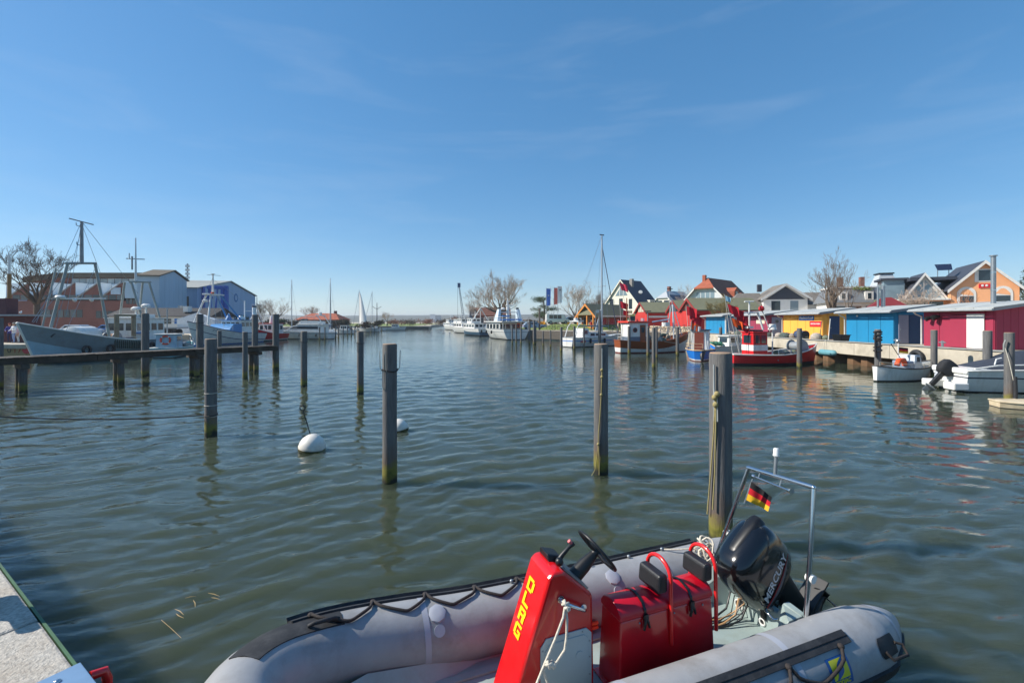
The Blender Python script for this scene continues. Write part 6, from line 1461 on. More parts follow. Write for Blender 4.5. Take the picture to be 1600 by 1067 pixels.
t, m, W, fh = shed(46.2, 52.2, S(146, 52, 76), 'maroon', 'maroon shed with a grey porthole door left of the orange shed')
end_door(t, .35, 1.4, 1.98, DOORG, True)
MB().box(-.03, -.002, .6, 2.2, 1.3, 1.75).build('board_sign', mat('sign_cream', S(222, 206, 180), .6), t, bevel=.006)
t, m, W, fh = shed(55.4, 61.0, S(14, 124, 172), 'blue_far', 'far bright blue shed behind the marker flags')
end_door(t, .35, 1.3, 1.98, DOORG, True)
MB().box(-.1, .06, -.2, -.06, 0, 2.3).build('corner_post', WHITEP, t)
# flue on the crimson shed
fl = thing('metal_flue', 'tall stainless flue pipe rising from the crimson shed roof', 'chimney', (27.4, 25.9, RZ + 2.4))
MB().tube([(0, 0, 0), (0, 0, 2.85)], .115, 14).build('pipe', STEEL, fl, smooth=50)
for z in (.9, 1.9): MB().tube([(0, 0, z), (0, 0, z + .05)], .123, 14).build('joint_band', CHROME, fl, smooth=50)
MB().tube([(0, 0, 2.85), (0, 0, 2.9)], .18, 14).build('cap', STEEL, fl, smooth=50)
# quay side odds and ends
def quay_clutter():
    o = thing('truck_tyre', 'black tyre hung on the quay wall before the crimson shed', 'tyre', (23.9, 26.9, .95))
    MB().tube([(0, .36 * math.cos(2 * PI * k / 24), .36 * math.sin(2 * PI * k / 24)) for k in range(24)], .13, 10, closed=True).build('tread', RUBBER, o, smooth=60)
    for k, (x, y, lab) in enumerate(((24.5, 29.0, 'pale mooring cross on the quay edge before the blue shed'), (24.5, 25.9, 'pale mooring cross on the quay edge before the white door'))):
        b = thing('quay_cleat', lab, 'bollard', (x, y, RZ + .11), 0, 'mooring crosses on the right quay')
        MB().tube([(0, 0, 0), (0, 0, .34)], .06, 10).build('post', STEEL, b, smooth=50); MB().cyl((0, -.2, .24), (0, .2, .24), .035, n=8).build('crossbar', STEEL, b, smooth=50)
    for (x, y, a, h, lab) in ((25.3, 36.4, .06, 1.75, 'white lath leaning beside the blue shed'), (25.2, 37.3, .1, 1.6, 'thin broom handle standing by the orange shed')):
        b = thing('leaning_lath', lab, 'lath', (x, y, RZ)); MB().cyl((0, 0, 0), (a, -.15, h), .035, n=6).build('stick', WHITEP if h > 1.7 else TIMBER, b)
        if h < 1.7: MB().box(-.12, .12, -.05, .05, .0, .09).build('brush', DARKST, b)
    b = thing('steel_drum', 'dark blue drum lying on the quay before the orange shed', 'drum', (24.7, 38.4, RZ + .42))
    MB().tube([(0, -.1, 0), (0, 1.0, 0)], .33, 16).build('barrel', mat('drum_navy', S(62, 74, 100), .5), b, smooth=50)
    for y in (-.1, .45, .99): MB().tube([(0, y - .02, 0), (0, y + .02, 0)], .345, 16).build('hoop', DARKST, b, smooth=50)
    rr = random.Random(2)
    for k in range(9):
        y = 37.2 + k * 1.75; 
        b = thing('net_pile', ('grey net heap on the quay by the orange shed corner', 'rope and net heap before the orange shed', 'small net heap before the orange shed sign', 'net heap beneath the orange wall', 'tan net heap before the gap of the sheds', 'net heap before the maroon door', 'green net heap before the maroon wall', 'grey net heap before the maroon shed sign', 'far net heap by the maroon shed end')[k], 'net heap', (24.9 + rr.uniform(-.2, .2), y, RZ), 0, 'net heaps on the right quay')
        for j in range(4): MB().ball((rr.uniform(-.3, .3), rr.uniform(-.5, .5), .22), rr.uniform(.25, .45), sz=rr.uniform(.5, .9), nu=9, nv=6).build('net', MATS['net_%d' % ((k + j) % 4)], b, smooth=True)
    b = thing('rubber_fender', 'turquoise cylinder fender hanging at the quay right of the red boat', 'fender', (23.7, 34.2, .75))
    MB().tube([(0, -.9, 0), (0, -.7, 0), (0, .7, 0), (0, .9, 0)], [.08, .22, .22, .08], 12).build('body', mat('turquoise_fender', S(96, 150, 160), .6), b, smooth=60)
    MB().cyl((0, .6, .2), (.3, .6, .95), .015, n=5).build('lanyard', ROPEW, b)
    b = thing('black_crate', 'black tub standing above the turquoise fender', 'tub', (24.3, 33.6, RZ + .11)); MB().hexa([(-.3, -.4, 0), (.3, -.4, 0), (.3, .4, 0), (-.3, .4, 0), (-.35, -.48, .42), (.35, -.48, .42), (.35, .48, .42), (-.35, .48, .42)]).build('body', BLACK, b, bevel=.03)
    MB().box(-.38, .38, -.51, .51, .42, .46).build('rim', BLACK, b)
quay_clutter()

# ------------------------------------------------------------------ houses
ROOFG = mat('green_grey_roofing', S(112, 112, 88), .9, var=.1, scale=1.0, dirt=S(96, 94, 70), dirt_amt=.4)
SLATE = mat('slate_roof', S(58, 62, 72), .6, var=.15, scale=1.5)
TILEB = mat('brown_tile_roof', S(112, 70, 54), .85, var=.2, scale=1.2, bump=.6, bscale=9, dirt=S(80, 62, 46), dirt_amt=.5, dscale=.4)
TILEO = mat('orange_tile_roof', S(158, 84, 58), .85, var=.15, scale=1.2)
GREYROOF = mat('grey_tile_roof', S(116, 110, 102), .85, var=.15, scale=1.2, bump=.5, bscale=9)
REDWOOD = mat('red_boarding', S(186, 48, 42), .75, var=.12, scale=1.0, stretch=(1, 1, .2))
REDTRIM = mat('dark_red_trim', S(134, 44, 38), .7)
def gable(t, W, Ln, ze, zr, wm, rm, x0=0.0, y0=0.0, over=.4, hip=0.0, zb=0.0, th=.16, trim=None, fover=None, back_over=None):
    """gabled volume: front gable in the plane x = x0 facing -x, ridge along +x"""
    fo = over if fover is None else fover; bo = over if back_over is None else back_over
    zh = zr - (zr - ze) * (hip / (W / 2)) if hip else zr
    poly = [(-W / 2 + y0, zb), (W / 2 + y0, zb), (W / 2 + y0, ze)] + ([(y0 + hip, zh), (y0 - hip, zh)] if hip else [(y0, zr)]) + [(-W / 2 + y0, ze)]
    MB().prism(poly, x0, x0 + Ln, 'x').build('wall', wm, t)
    k = (zr - ze) / (W / 2); xa, xb = x0 - fo, x0 + Ln + bo; hw = W / 2 + over
    for s in (1, -1):
        e = lambda x, q, dz: (x, y0 + s * q, zr - k * q + .03 + dz)
        if hip:
            o = MB().add([e(xa + hip * .9, 0, 0), e(xa, hip, 0), e(xa, hw, 0), e(xb, hw, 0), e(xb, 0, 0), e(xa + hip * .9, 0, th), e(xa, hip, th), e(xa, hw, th), e(xb, hw, th), e(xb, 0, th)], [(0, 1, 2, 3, 4), (9, 8, 7, 6, 5), (0, 5, 6, 1), (1, 6, 7, 2), (2, 7, 8, 3), (3, 8, 9, 4)])
        else:
            o = MB().hexa([e(xa, 0, 0), e(xb, 0, 0), e(xb, hw, 0), e(xa, hw, 0), e(xa, 0, th), e(xb, 0, th), e(xb, hw, th), e(xa, hw, th)])
        o.build('roof', rm, t)
        if trim:
            q0 = hip if hip else 0
            MB().hexa([e(xa - .05, q0, -.24), e(xa + .0, q0, -.24), e(xa, hw, -.24), e(xa - .05, hw, -.24), e(xa - .05, q0, th + .02), e(xa, q0, th + .02), e(xa, hw, th + .02), e(xa - .05, hw, th + .02)]).build('barge_board', trim, t)
    if hip:
        MB().add([(xa, y0 - hip, zh + .04 + th), (xa, y0 + hip, zh + .04 + th), (xa + hip * .9, y0, zr + .04 + th), (xa, y0 - hip, zh - .06), (xa, y0 + hip, zh - .06), (xa + hip * .9, y0, zr - .06)], [(0, 1, 2), (5, 4, 3), (0, 3, 4, 1), (1, 4, 5, 2), (2, 5, 3, 0)]).build('hip_roof', TILEO if rm is TILEB else rm, t)
def front_win(t, n, u0, u1, z0, z1, x=0.0, m=None, fm=None, gap=.25):
    windows(t, None, n, u0, u1, z0, z1, lambda u, z, o: (x - o, u, z), m=m, fm=fm, gap=gap)
def side_win(t, n, u0, u1, z0, z1, y, s=1, m=None, fm=None, gap=.35):
    windows(t, None, n, u0, u1, z0, z1, lambda u, z, o: (u, y + s * o, z), m=m, fm=fm, gap=gap)

# red sheds with green roofs
def red_shed(y0, y1, fx, Ln, ze, zr, label, glaze=True, side=False):
    W = y1 - y0
    t = thing('red_shed', label, 'shed', (fx, (y0 + y1) / 2, RZ), 0, 'red wooden sheds with green roofs')
    gable(t, W, Ln, ze, zr, REDWOOD, ROOFG, over=.3, trim=REDTRIM)
    n = 10
    for k in range(n):
        a = -W / 2 + W * k / n; MB().box(-.04, -.002, a + .02, a + W / n - .02, .5, ze - .25).build('wall_board', REDWOOD, t)
    MB().box(-.03, -.002, -W / 2, W / 2, 0, .48).build('plinth', PAVE, t)
    if glaze:
        for k in range(6):
            a = -W * .36 + W * .72 * k / 6; b = a + W * .72 / 6 - .1
            top = lambda u: zr - (zr - ze) * abs(u) / (W / 2) - .45
            MB().prism([(a, ze - .05), (b, ze - .05), (b, max(ze, top(b))), (a, max(ze, top(a)))], -.035, -.003, 'x').build('window_pane', GLASS if k % 2 else mat('gable_glass', S(96, 82, 70), .3), t)
    return t
red_shed(64.0, 70.0, FX, 9, 3.15, 4.8, 'red shed with green roof and glazed gable nearest the far blue shed')
red_shed(70.2, 76.2, FX + .1, 9, 3.15, 4.75, 'red shed with green roof in the middle, joined to its twin')
t = red_shed(82.5, 90.3, 24.5, 8, 3.15, 5.0, 'red shed with pale gable window standing apart on the left', glaze=False)
front_win(t, 3, -1.9, 1.9, 3.3, 4.4, m=mat('pale_gable_window', S(196, 200, 180), .4), fm=REDTRIM)
front_win(t, 1, -1.5, 1.5, .9, 2.5)
MB().box(.3, 4.5, -3.93, -3.9, 2.2, 2.55).build('fascia_sign', WHITEP, t)

def kiosk():
    t = thing('wooden_kiosk', 'orange timber kiosk with green roof behind the white sailing yacht', 'kiosk', (gx(921, 84), 84, RZ), R(38))
    WOODO = mat('orange_timber', S(206, 130, 54), .7, var=.15, scale=2, stretch=(1, 1, .2))
    gable(t, 4.0, 8.0, 2.7, 4.6, mat('brown_boarding', S(140, 84, 50), .75, var=.12, scale=2), ROOFG, over=.6, trim=WOODO, fover=1.2)
    MB().add([(-1.3, -1.7, 2.75), (-1.3, 1.7, 2.75), (-.2, 0, 4.4), (-1.35, -1.7, 2.7), (-1.35, 1.7, 2.7), (-.25, 0, 4.35)], [(0, 1, 2), (5, 4, 3), (0, 3, 4, 1), (1, 4, 5, 2), (2, 5, 3, 0)]).build('gable_roof', ROOFG, t)
    for y in (-1.9, -.4, 1.9): MB().box(-1.2, -1.0, y - .1, y + .1, 0, 2.75).build('porch_post', WOODO, t)
    MB().box(-1.2, -1.0, -2.0, 2.0, 2.6, 2.85).build('porch_beam', WOODO, t)
    MB().box(-1.2, -1.05, -1.9, 1.9, 0, .8).build('counter', WOODO, t)
    front_win(t, 2, -1.6, 1.6, 1.0, 2.3)
    side_win(t, 3, .6, 7, 1.0, 2.2, -2.0, -1)
    MB().box(.0, 8.4, -2.75, -2.55, 2.35, 2.6).build('eaves_board', WHITEP, t)
kiosk()

def white_house():
    t = thing('white_gable_house', 'white gabled house with dark blue slate roof and triangular window', 'house', (27.6, 115, RZ), math.atan2(.6, .8))
    gable(t, 11.6, 7.5, 5.2, 11.9, CREAM, SLATE, over=.35, trim=CREAM)
    front_win(t, 1, -3.6, -2.2, 4.6, 7.1); front_win(t, 1, -.7, .9, 4.6, 7.3); front_win(t, 1, 2.4, 4.0, 4.6, 7.3)
    MB().prism([(-2.0, 8.0), (1.9, 8.0), (.2, 10.2), (-.6, 10.2)], -.05, -.003, 'x').build('triangle_window', GLASSL, t)
    for u in (-.7, .5): MB().box(-.07, -.002, u - .06, u + .06, 8.0, 10.1).build('mullion', WHITEP, t)
    MB().box(2.2, 3.0, -1.6, -.8, 10.0, 12.3).build('chimney', mat('grey_chimney', S(140, 136, 130), .8), t)
    MB().box(-1.4, -.05, -4.5, 4.5, 3.2, 3.4).build('balcony', CREAM, t); MB().box(-1.4, -1.3, -4.5, 4.5, 3.4, 4.2).build('balcony_parapet', mat('balcony_wood', S(112, 100, 86), .8), t)
    front_win(t, 4, -4.6, 4.6, .9, 2.8)
    M = MB(); M.tube([(3.6, -3.2, 8.9), (3.5, -3.3, 8.95)], [.5, .42], 14); M.build('satellite_dish', WHITEP, t, smooth=50)
    MB().box(4.4, 6.4, -5.4, -3.6, 5.2, 6.9).build('dormer', CREAM, t); side_win(t, 2, 4.6, 6.2, 5.4, 6.5, -5.4, -1)
white_house()
def solar_house():
    t = thing('solar_house', 'low house with pale grey roof and solar panels behind the red sheds', 'house', (gx(1036, 132), 132, RZ), R(32))
    PG = mat('pale_metal_roof', S(168, 172, 176), .5, .2, var=.08)
    gable(t, 9.5, 9, 5.6, 10.2, CREAM, PG, over=.4, trim=WHITEP, hip=2.0)
    for k in range(4):
        a = 1.0 + k * 1.7; q = lambda x, y: (x, y, 10.2 + .2 - (4.6 / 4.75) * abs(y) + .05)
        for (ya, yb) in ((-4.3, -2.9), (-2.7, -1.3)):
            MB().hexa([q(a, ya), q(a + 1.6, ya), q(a + 1.6, yb), q(a, yb)] + [(p[0], p[1], p[2] + .06) for p in (q(a, ya), q(a + 1.6, ya), q(a + 1.6, yb), q(a, yb))]).build('solar_panel', mat('solar_dark', S(34, 42, 66), .2, var=.1), t)
    MB().box(3, 3.8, .2, 1.0, 9.6, 11.8).build('chimney', BRICK, t)
    front_win(t, 2, -2.4, 2.4, 6.0, 7.6)
solar_house()
def brown_house():
    t = thing('half_hipped_house', 'white house with big brown half hipped roof above the red sheds', 'house', (44.6, 105, RZ), math.atan2(.66, .75))
    WG = mat('pale_grey_boards', S(206, 210, 214), .8, var=.05, scale=1)
    gable(t, 14.5, 13.5, 3.9, 11.5, WG, TILEB, over=.5, hip=2.3, trim=WHITEP, fover=.8)
    front_win(t, 4, -2.2, 2.2, 6.2, 8.3, gap=.15, m=GLASSL); front_win(t, 2, -5.0, -2.8, 4.0, 5.3)
    for x, z in ((6.0, 7.6), (8.5, 6.4)):
        MB().prism([(x - 1.3, z - .6), (x + 1.3, z - .6), (x + 1.3, z + .9), (x, z + 1.8), (x - 1.3, z + .9)], -4.6, -1.6, 'y').build('dormer', TILEO, t)
        side_win(t, 1, x - .9, x + .9, z - .3, z + .8, -4.6, -1)
    MB().box(.6, 1.3, .3, 1.0, 10.6, 12.3).build('chimney', TILEO, t)
    MB().box(-1.5, -.03, -5.0, .5, 3.3, 3.5).build('balcony', WHITEP, t)
    MB().box(-1.5, -1.4, -4.0, -1.0, 3.6, 4.1).build('balcony_cloth', mat('blue_red_cloth', S(90, 100, 170), .8), t)
brown_house()
def gabled_villa():
    t = thing('white_villa', 'white villa with a dark slate gable and two lower wings behind the sheds', 'house', (gx(1227, 84), 84, RZ), R(78))
    VW = mat('villa_white', S(226, 224, 218), .8, var=.04)
    gable(t, 7.4, 6, 5.9, 8.3, VW, GREYROOF, over=.6, trim=WHITEP)
    MB().prism([(-3.3, 5.6), (3.3, 5.6), (0, 7.95)], -.05, -.003, 'x').build('gable_slates', SLATE, t)
    front_win(t, 1, -.75, .75, 6.3, 7.1)
    front_win(t, 1, -2.4, -.6, 3.4, 5.3, m=GLASSL); front_win(t, 1, .6, 2.6, 3.2, 5.3)
    for y, w in ((6.4, 5.2), (-6.9, 6.2)):
        s = 1 if y > 0 else -1
        MB().box(1.0, 6.0, y - w / 2, y + w / 2, 0, 4.6).build('wing', VW, t)
        MB().add([(.5, y - w / 2 - .5, 4.6), (6.5, y - w / 2 - .5, 4.6), (6.5, y + w / 2 + .5, 4.6), (.5, y + w / 2 + .5, 4.6), (3.5, y - (w / 2 + .5) if s > 0 else y - w / 2 + 1.8, 7.0), (3.5, y + w / 2 - 1.8 if s > 0 else y + w / 2 + .5, 7.0)], [(0, 3, 2, 1), (0, 4, 5, 3), (1, 2, 5, 4), (0, 1, 4), (3, 5, 2)]).build('wing_roof', GREYROOF, t)
        windows(t, None, 1, y - .5, y + .7, 3.0, 4.2, lambda u, z, o: (1.0 - o, u, z))
    MB().box(-1.6, -.02, -9.5, 4.6, 2.4, 2.65).build('terrace', VW, t)
    railing(t, [(-1.5, -9.4 + 2 * k, 2.65) for k in range(8)], .9, STEEL)
    MB().box(2.5, 3.2, 3.2, 3.9, 7.2, 8.6).build('chimney', SLATE, t)
    side_win(t, 1, 2.4, 3.4, 3.0, 4.4, -10.0, -1)
gabled_villa()
def mansard_villa():
    t = thing('mansard_villa', 'villa with grey mansard roof, dormers and pale tower cap', 'house', (gx(1340, 74), 74, RZ), R(70))
    VW = MATS['villa_white']
    MB().box(0, 7, -3.6, 4.0, 0, 4.6).build('wall', VW, t)
    MB().hexa([(-.5, -4.1, 4.6), (7.5, -4.1, 4.6), (7.5, 4.5, 4.6), (-.5, 4.5, 4.6), (.9, -2.6, 7.0), (6.5, -2.6, 7.0), (6.5, 3.4, 7.0), (.9, 3.4, 7.0)]).build('mansard_roof', SLATE if False else mat('mansard_slate', S(110, 114, 118), .6, var=.12), t)
    MB().box(.7, 6.7, -2.8, 3.6, 7.0, 7.25).build('cornice', WHITEP, t)
    for y in (-1.5, 2.0):
        MB().box(-.3, 1.0, y - .55, y + .55, 5.0, 6.4).build('dormer', WHITEP, t); windows(t, None, 1, y - .3, y + .3, 5.2, 6.1, lambda u, z, o: (-.3 - o, u, z))
    MB().box(2, 2.8, 1.4, 2.1, 7.2, 8.9).build('chimney', BRICK, t); MB().box(2, 2.8, -1.6, -1.0, 7.2, 8.9).build('chimney', BRICK, t)
    MB().box(3.0, 6.0, -6.4, -3.62, 0, 6.9).build('tower', mat('tower_buff', S(190, 184, 160), .8), t)
    MB().hexa([(2.7, -6.7, 6.9), (6.3, -6.7, 6.9), (6.3, -3.4, 6.9), (2.7, -3.4, 6.9), (3.5, -5.9, 9.4), (5.5, -5.9, 9.4), (5.5, -4.2, 9.4), (3.5, -4.2, 9.4)]).build('tower_roof', mat('tower_zinc', S(190, 194, 196), .5, .2), t)
    MB().box(3.3, 5.7, -6.1, -4.0, 9.4, 9.6).build('tower_crest', DARKST, t)
    front_win(t, 3, -3, 3.6, 2.4, 4.0)
mansard_villa()
t = thing('red_roofed_house', 'low house of which only the dark red tiled roof shows behind the blue shed', 'house', (gx(1392, 58), 58, RZ), R(60))
MB().box(.8, 4.2, -1.6, 1.6, 0, 3.4).build('wall', CREAM, t)
MB().add([(.5, -2.0, 3.4), (4.5, -2.0, 3.4), (4.5, 2.0, 3.4), (.5, 2.0, 3.4), (2.5, -.5, 4.7), (2.5, .5, 4.7)], [(0, 3, 2, 1), (0, 4, 5, 3), (1, 2, 5, 4), (0, 1, 4), (3, 5, 2)]).build('roof', mat('dark_red_tiles', S(120, 36, 36), .6, var=.12, scale=2), t)
def orange_house():
    d = 60.0
    t = thing('orange_gable_house', 'orange house with white trimmed gable and glazed balcony wing', 'house', (gx(1538, d), d, RZ), R(62))
    OR = mat('orange_render', S(236, 170, 122), .8, var=.07, scale=.8)
    gable(t, 6.6, 9, 6.0, 9.35, OR, SLATE, over=.45, trim=WHITEP)
    MB().box(-.05, -.003, -.95, .95, 6.75, 8.45).build('window_surround', WHITEP, t)
    front_win(t, 1, -.75, .75, 6.9, 8.3, x=-.05, fm=WHITEP)
    for y in (-1.75, 1.75):
        arch = [(y - .95, 3.3), (y + .95, 3.3)] + [(y + .95 * math.cos(PI * k / 10), 5.2 + .95 * math.sin(PI * k / 10)) for k in range(11)]
        MB().prism(arch, -.06, -.003, 'x').build('arch_surround', WHITEP, t)
        MB().prism([(y - .68, 4.95)] + [(y + .68 - 1.36 * k / 8, 5.2 + .66 * math.sin(PI * k / 8)) for k in range(9)], -.075, -.061, 'x').build('arch_panel', OR, t)
        MB().box(-.09, -.062, y - .68, y + .68, 3.5, 4.9).build('window_pane', GLASS, t)
    MB().box(-.1, -.003, -.55, .55, 5.95, 6.5).build('emblem_sign', SRD, t)
    for y in (-.2, .2): MB().ball((-.12, y, 6.25), .15, sx=.2, nu=8, nv=6).build('emblem', WHITE, t)
    MB().box(-.12, -.003, -3.3, 3.3, 2.6, 3.1).build('cornice', WHITEP, t)
    MB().box(1.5, 7.5, 3.3, 8.6, 0, 4.6).build('wing', OR, t)
    MB().box(-.2, 1.6, 3.35, 8.8, 4.45, 4.65).build('balcony', WHITEP, t)
    MB().box(-.2, -.1, 3.4, 8.7, 2.6, 2.95).build('cornice', WHITEP, t)
    windows(t, None, 3, 3.6, 8.4, 3.1, 4.3, lambda u, z, o: (1.5 - o, u, z), gap=.1)
    railing(t, [(-.1, 3.5 + .85 * k, 4.65) for k in range(7)], 1.0, STEEL)
    # glazed gable of the wing
    wz = 4.65
    MB().prism([(3.4, wz), (8.0, wz), (5.7, 8.1)], 1.5, 7.5, 'x').build('attic', WHITEP, t)
    MB().prism([(3.95, wz + .25), (5.6, wz + .25), (5.6, 7.3)], 1.44, 1.497, 'x').build('gable_glazing', GLASSL, t)
    MB().prism([(5.85, wz + .25), (7.4, wz + .25), (5.85, 7.25)], 1.44, 1.497, 'x').build('gable_glazing', GLASSL, t)
    for s in (1, -1):
        e = lambda x, q, dz: (x, 5.7 + s * q, 8.15 - (3.45 / 2.3) * q + dz)
        MB().hexa([e(1.0, 0, 0), e(7.6, 0, 0), e(7.6, 2.6, 0), e(1.0, 2.6, 0), e(1.0, 0, .2), e(7.6, 0, .2), e(7.6, 2.6, .2), e(1.0, 2.6, .2)]).build('roof', SLATE, t)
        MB().hexa([e(.92, 0, -.2), e(.99, 0, -.2), e(.99, 2.6, -.2), e(.92, 2.6, -.2), e(.92, 0, .2), e(.99, 0, .2), e(.99, 2.6, .2), e(.92, 2.6, .2)]).build('barge_board', WHITEP, t)
    MB().box(3, 7.5, 7.0, 10.2, 7.6, 7.9).build('flat_roof', SLATE, t); MB().box(3.4, 7.2, 7.4, 9.8, 4.7, 7.6).build('attic_room', GLASSL, t)
    MB().box(1.6, 7.5, 2.2, 7.2, 7.3, 7.75).build('roof_link', SLATE, t)
    q = [(3.2, 2.2, 8.75), (3.2, 3.8, 8.75), (4.0, 3.9, 9.6), (4.0, 2.1, 9.6)]
    MB().hexa(q + [(p[0] + .08, p[1], p[2] + .1) for p in q]).build('solar_panel', MATS['solar_dark'], t)
    for p in ((3.9, 2.4), (3.9, 3.6)): MB().cyl((p[0], p[1], 7.6), (p[0], p[1], 9.5), .05, n=5).build('panel_strut', STEEL, t)
    for y in (8.4, 9.9): MB().cyl((-.1, y, 0), (-.1, y - .9, 4.4), .12, n=8).build('balcony_stay', STEEL, t)
    side_win(t, 3, 1, 8, 3.4, 5.0, -3.3, -1)
orange_house()

# ------------------------------------------------------------------ left: warehouses
CLAD = mat('blue_grey_cladding', S(160, 184, 200), .6, var=.07, scale=.7, stretch=(1, 1, .1)); CLAD2 = mat('blue_cladding', S(140, 170, 202), .6, var=.07, scale=.7, stretch=(1, 1, .1))
NORTH = mat('sawtooth_glazing', S(232, 238, 240), .5, var=.08, scale=.8)
FASC = mat('brown_fascia', S(92, 84, 70), .9, var=.15)
def warehouse():
    t = thing('brick_warehouse', 'long red brick warehouse with saw tooth gables behind the trawler', 'warehouse', (0, 80, LZ))
    X0, X1 = gx(14, 80), gx(249, 80) - 2.3; z = lambda py: zz(py, 80) - LZ
    MB().box(X0, X1, 0, 7, 0, z(470)).build('wall', BRICK, t)
    MB().box(X0, X1 - .2, 3, 7, z(470) + .01, z(432)).build('upper_wall', BRICK, t)
    MB().box(gx(70, 80), X1 - .2, 2.2, 7.3, z(432) + .02, z(424)).build('flat_roof', FASC, t)
    MB().prism([(X0, z(440)), (gx(70, 80), z(431)), (gx(70, 80), z(424)), (X0, z(431))], 2.2, 7.2, 'y').build('flat_roof', FASC, t)
    n = 12; a0, a1 = gx(88, 80), X1 - .3
    for k in range(n):
        a = a0 + (a1 - a0) * k / n; MB().box(a, a + (a1 - a0) / n - .12, 2.9, 2.985, z(446), z(433)).build('clerestory_pane', mat('clerestory_%d' % (k % 3), (S(150, 166, 174), S(134, 148, 154), S(166, 178, 182))[k % 3], .3), t)
    xs = [gx(p, 80) for p in (8, 45, 81, 117, 154, 189.5)]
    for k in range(5):
        a, b = xs[k], xs[k + 1]
        MB().prism([(a + .1, z(468)), (b, z(468)), (b, z(442))], -.02, 2.4, 'y').build('sawtooth_gable', BRICK, t)
        MB().add([(a + .08, .05, z(465)), (b - .02, .05, z(441)), (b - .02, 2.45, z(441)), (a + .08, 2.45, z(465)), (a + .08, .05, z(441.5)), (a + .08, 2.45, z(441.5))], [(0, 1, 2, 3), (0, 4, 5, 3)]).build('sawtooth_roof', NORTH, t)
        MB().prism([(a + .05, z(467)), (b - .05, z(442)), (a + .05, z(442))], 2.5, 2.62, 'y').build('north_light', NORTH, t)
        MB().tube([(a, -.05, z(467.5)), (b, -.05, z(441.5))], .14, 5).build('sawtooth_edge', GREYST, t)
    bx0, bx1 = gx(197, 80), X1
    MB().prism([(bx0, z(466)), (bx1, z(466)), (bx1, z(446)), (bx0, z(440))], -.3, 2.4, 'y').build('clad_bay', CLAD, t)
    MB().prism([(bx0, z(440)), (bx1, z(446)), (bx1, z(440))], .1, 2.4, 'y').build('bay_roof', NORTH, t)
    for (p0, p1, ya, yb, n) in ((20, 195, 468.5, 461, 14), (197, 246, 475, 467, 9), (60, 130, 496, 484, 7), (150, 195, 497, 486, 5)):
        a0, a1 = gx(p0, 80), gx(p1, 80)
        for k in range(n):
            a = a0 + (a1 - a0) * k / n; MB().box(a + .05, a + (a1 - a0) / n - .1, -.06, -.025, z(ya), z(yb)).build('window_pane', mat('old_pane_%d' % (k % 2), (S(64, 72, 74), S(88, 96, 98))[k % 2], .25), t)
    MB().box(gx(174, 80), gx(189, 80), -.12, -.03, z(460), z(449.5)).build('mural_sign', mat('mural_pale', S(176, 196, 210), .6), t)
warehouse()
def hall(c0, c1, depth, ze0, zap, m, label, group, name, roofm, px_ridge=None, openings=()):
    """gabled hall: gable end stands between world points c0 and c1, the hall runs away to the left of it"""
    a, b = Vector(c0), Vector(c1); u = (b - a).normalized(); W = (b - a).length; n = Vector((u.y, -u.x))     # n points out of the gable
    t = thing(name, label, 'hall', (a.x, a.y, LZ), math.atan2(u.y, u.x), group)       # local x along the gable, local +y into the hall
    MB().prism([(0, 0), (W, 0), (W, ze0), (W / 2, zap), (0, ze0)], .06, depth, 'y').build('wall', m, t)
    k = max(6, int(W / 1.6))
    for i in range(k):                    # gable cladding sheets
        x0, x1 = W * i / k, W * (i + 1) / k - .05
        tp = lambda x: ze0 + (zap - ze0) * (1 - abs(x - W / 2) / (W / 2)) - .08
        pts = [(x0, .3), (x1, .3), (x1, tp(x1))] + ([(W / 2, tp(W / 2))] if x0 < W / 2 < x1 else []) + [(x0, tp(x0))]
        MB().prism(pts, .0, .058, 'y').build('cladding_sheet', m, t)
    for s in (0, 1):
        e = lambda f, y, dz: ((W / 2) + (W / 2 + .4) * f * (1 if s else -1), y, zap + .05 - (zap - ze0) * (1 + .8 / W) * f + dz)
        MB().hexa([e(0, -.3, 0), e(1, -.3, 0), e(1, depth, 0), e(0, depth, 0), e(0, -.3, .2), e(1, -.3, .2), e(1, depth, .2), e(0, depth, .2)]).build('roof', roofm, t)
    for (x0, x1, z0, z1, mm, nm) in openings: MB().box(x0, x1, -.06, -.004, z0, z1).build(nm, mm, t)
    return t, W
t, W = hall((gx(249, 79.2), 79.2), (gx(292, 88.5), 88.5), 3.4, 9.75, 11.1, CLAD, 'blue grey gabled hall end of the warehouse', 'boatyard halls', 'boatyard_hall', FASC, openings=((5.2, 8.6, .5, 4.2, mat('door_dark', S(52, 60, 66), .6), 'gate_opening'),))
MB().tube([(5.2, -.1, 4.1), (8.6, -.1, 2.6)], .06, 5).build('gate_brace', DARKST, t)
t, W = hall((gx(308, 90), 90.0), (gx(399, 118), 118.0), 32, 8.4, 10.9, CLAD2, 'larger blue hall with pale roof and round emblem behind the cutter', 'boatyard halls', 'boatyard_hall', mat('pale_grey_roof', S(150, 152, 146), .7, var=.08))
MB().tube([(17, -.08, 7.4), (17, -.02, 7.4)], 1.0, 20).build('round_emblem', mat('emblem_blue', S(40, 110, 170), .6), t)
MB().tube([(17, -.1, 7.4), (17, -.081, 7.4)], .6, 20).build('round_emblem', CLAD2, t)
MB().box(.2, W - .1, -.05, -.003, .0, 2.2).build('plinth_band', mat('dark_plinth', S(70, 84, 98), .7), t)
for k in range(4):
    MB().box(-.06, -.003, 1.5 + 2.6 * k, 3.6 + 2.6 * k, 1.0, 6.8).build('side_window', GLASS, t)
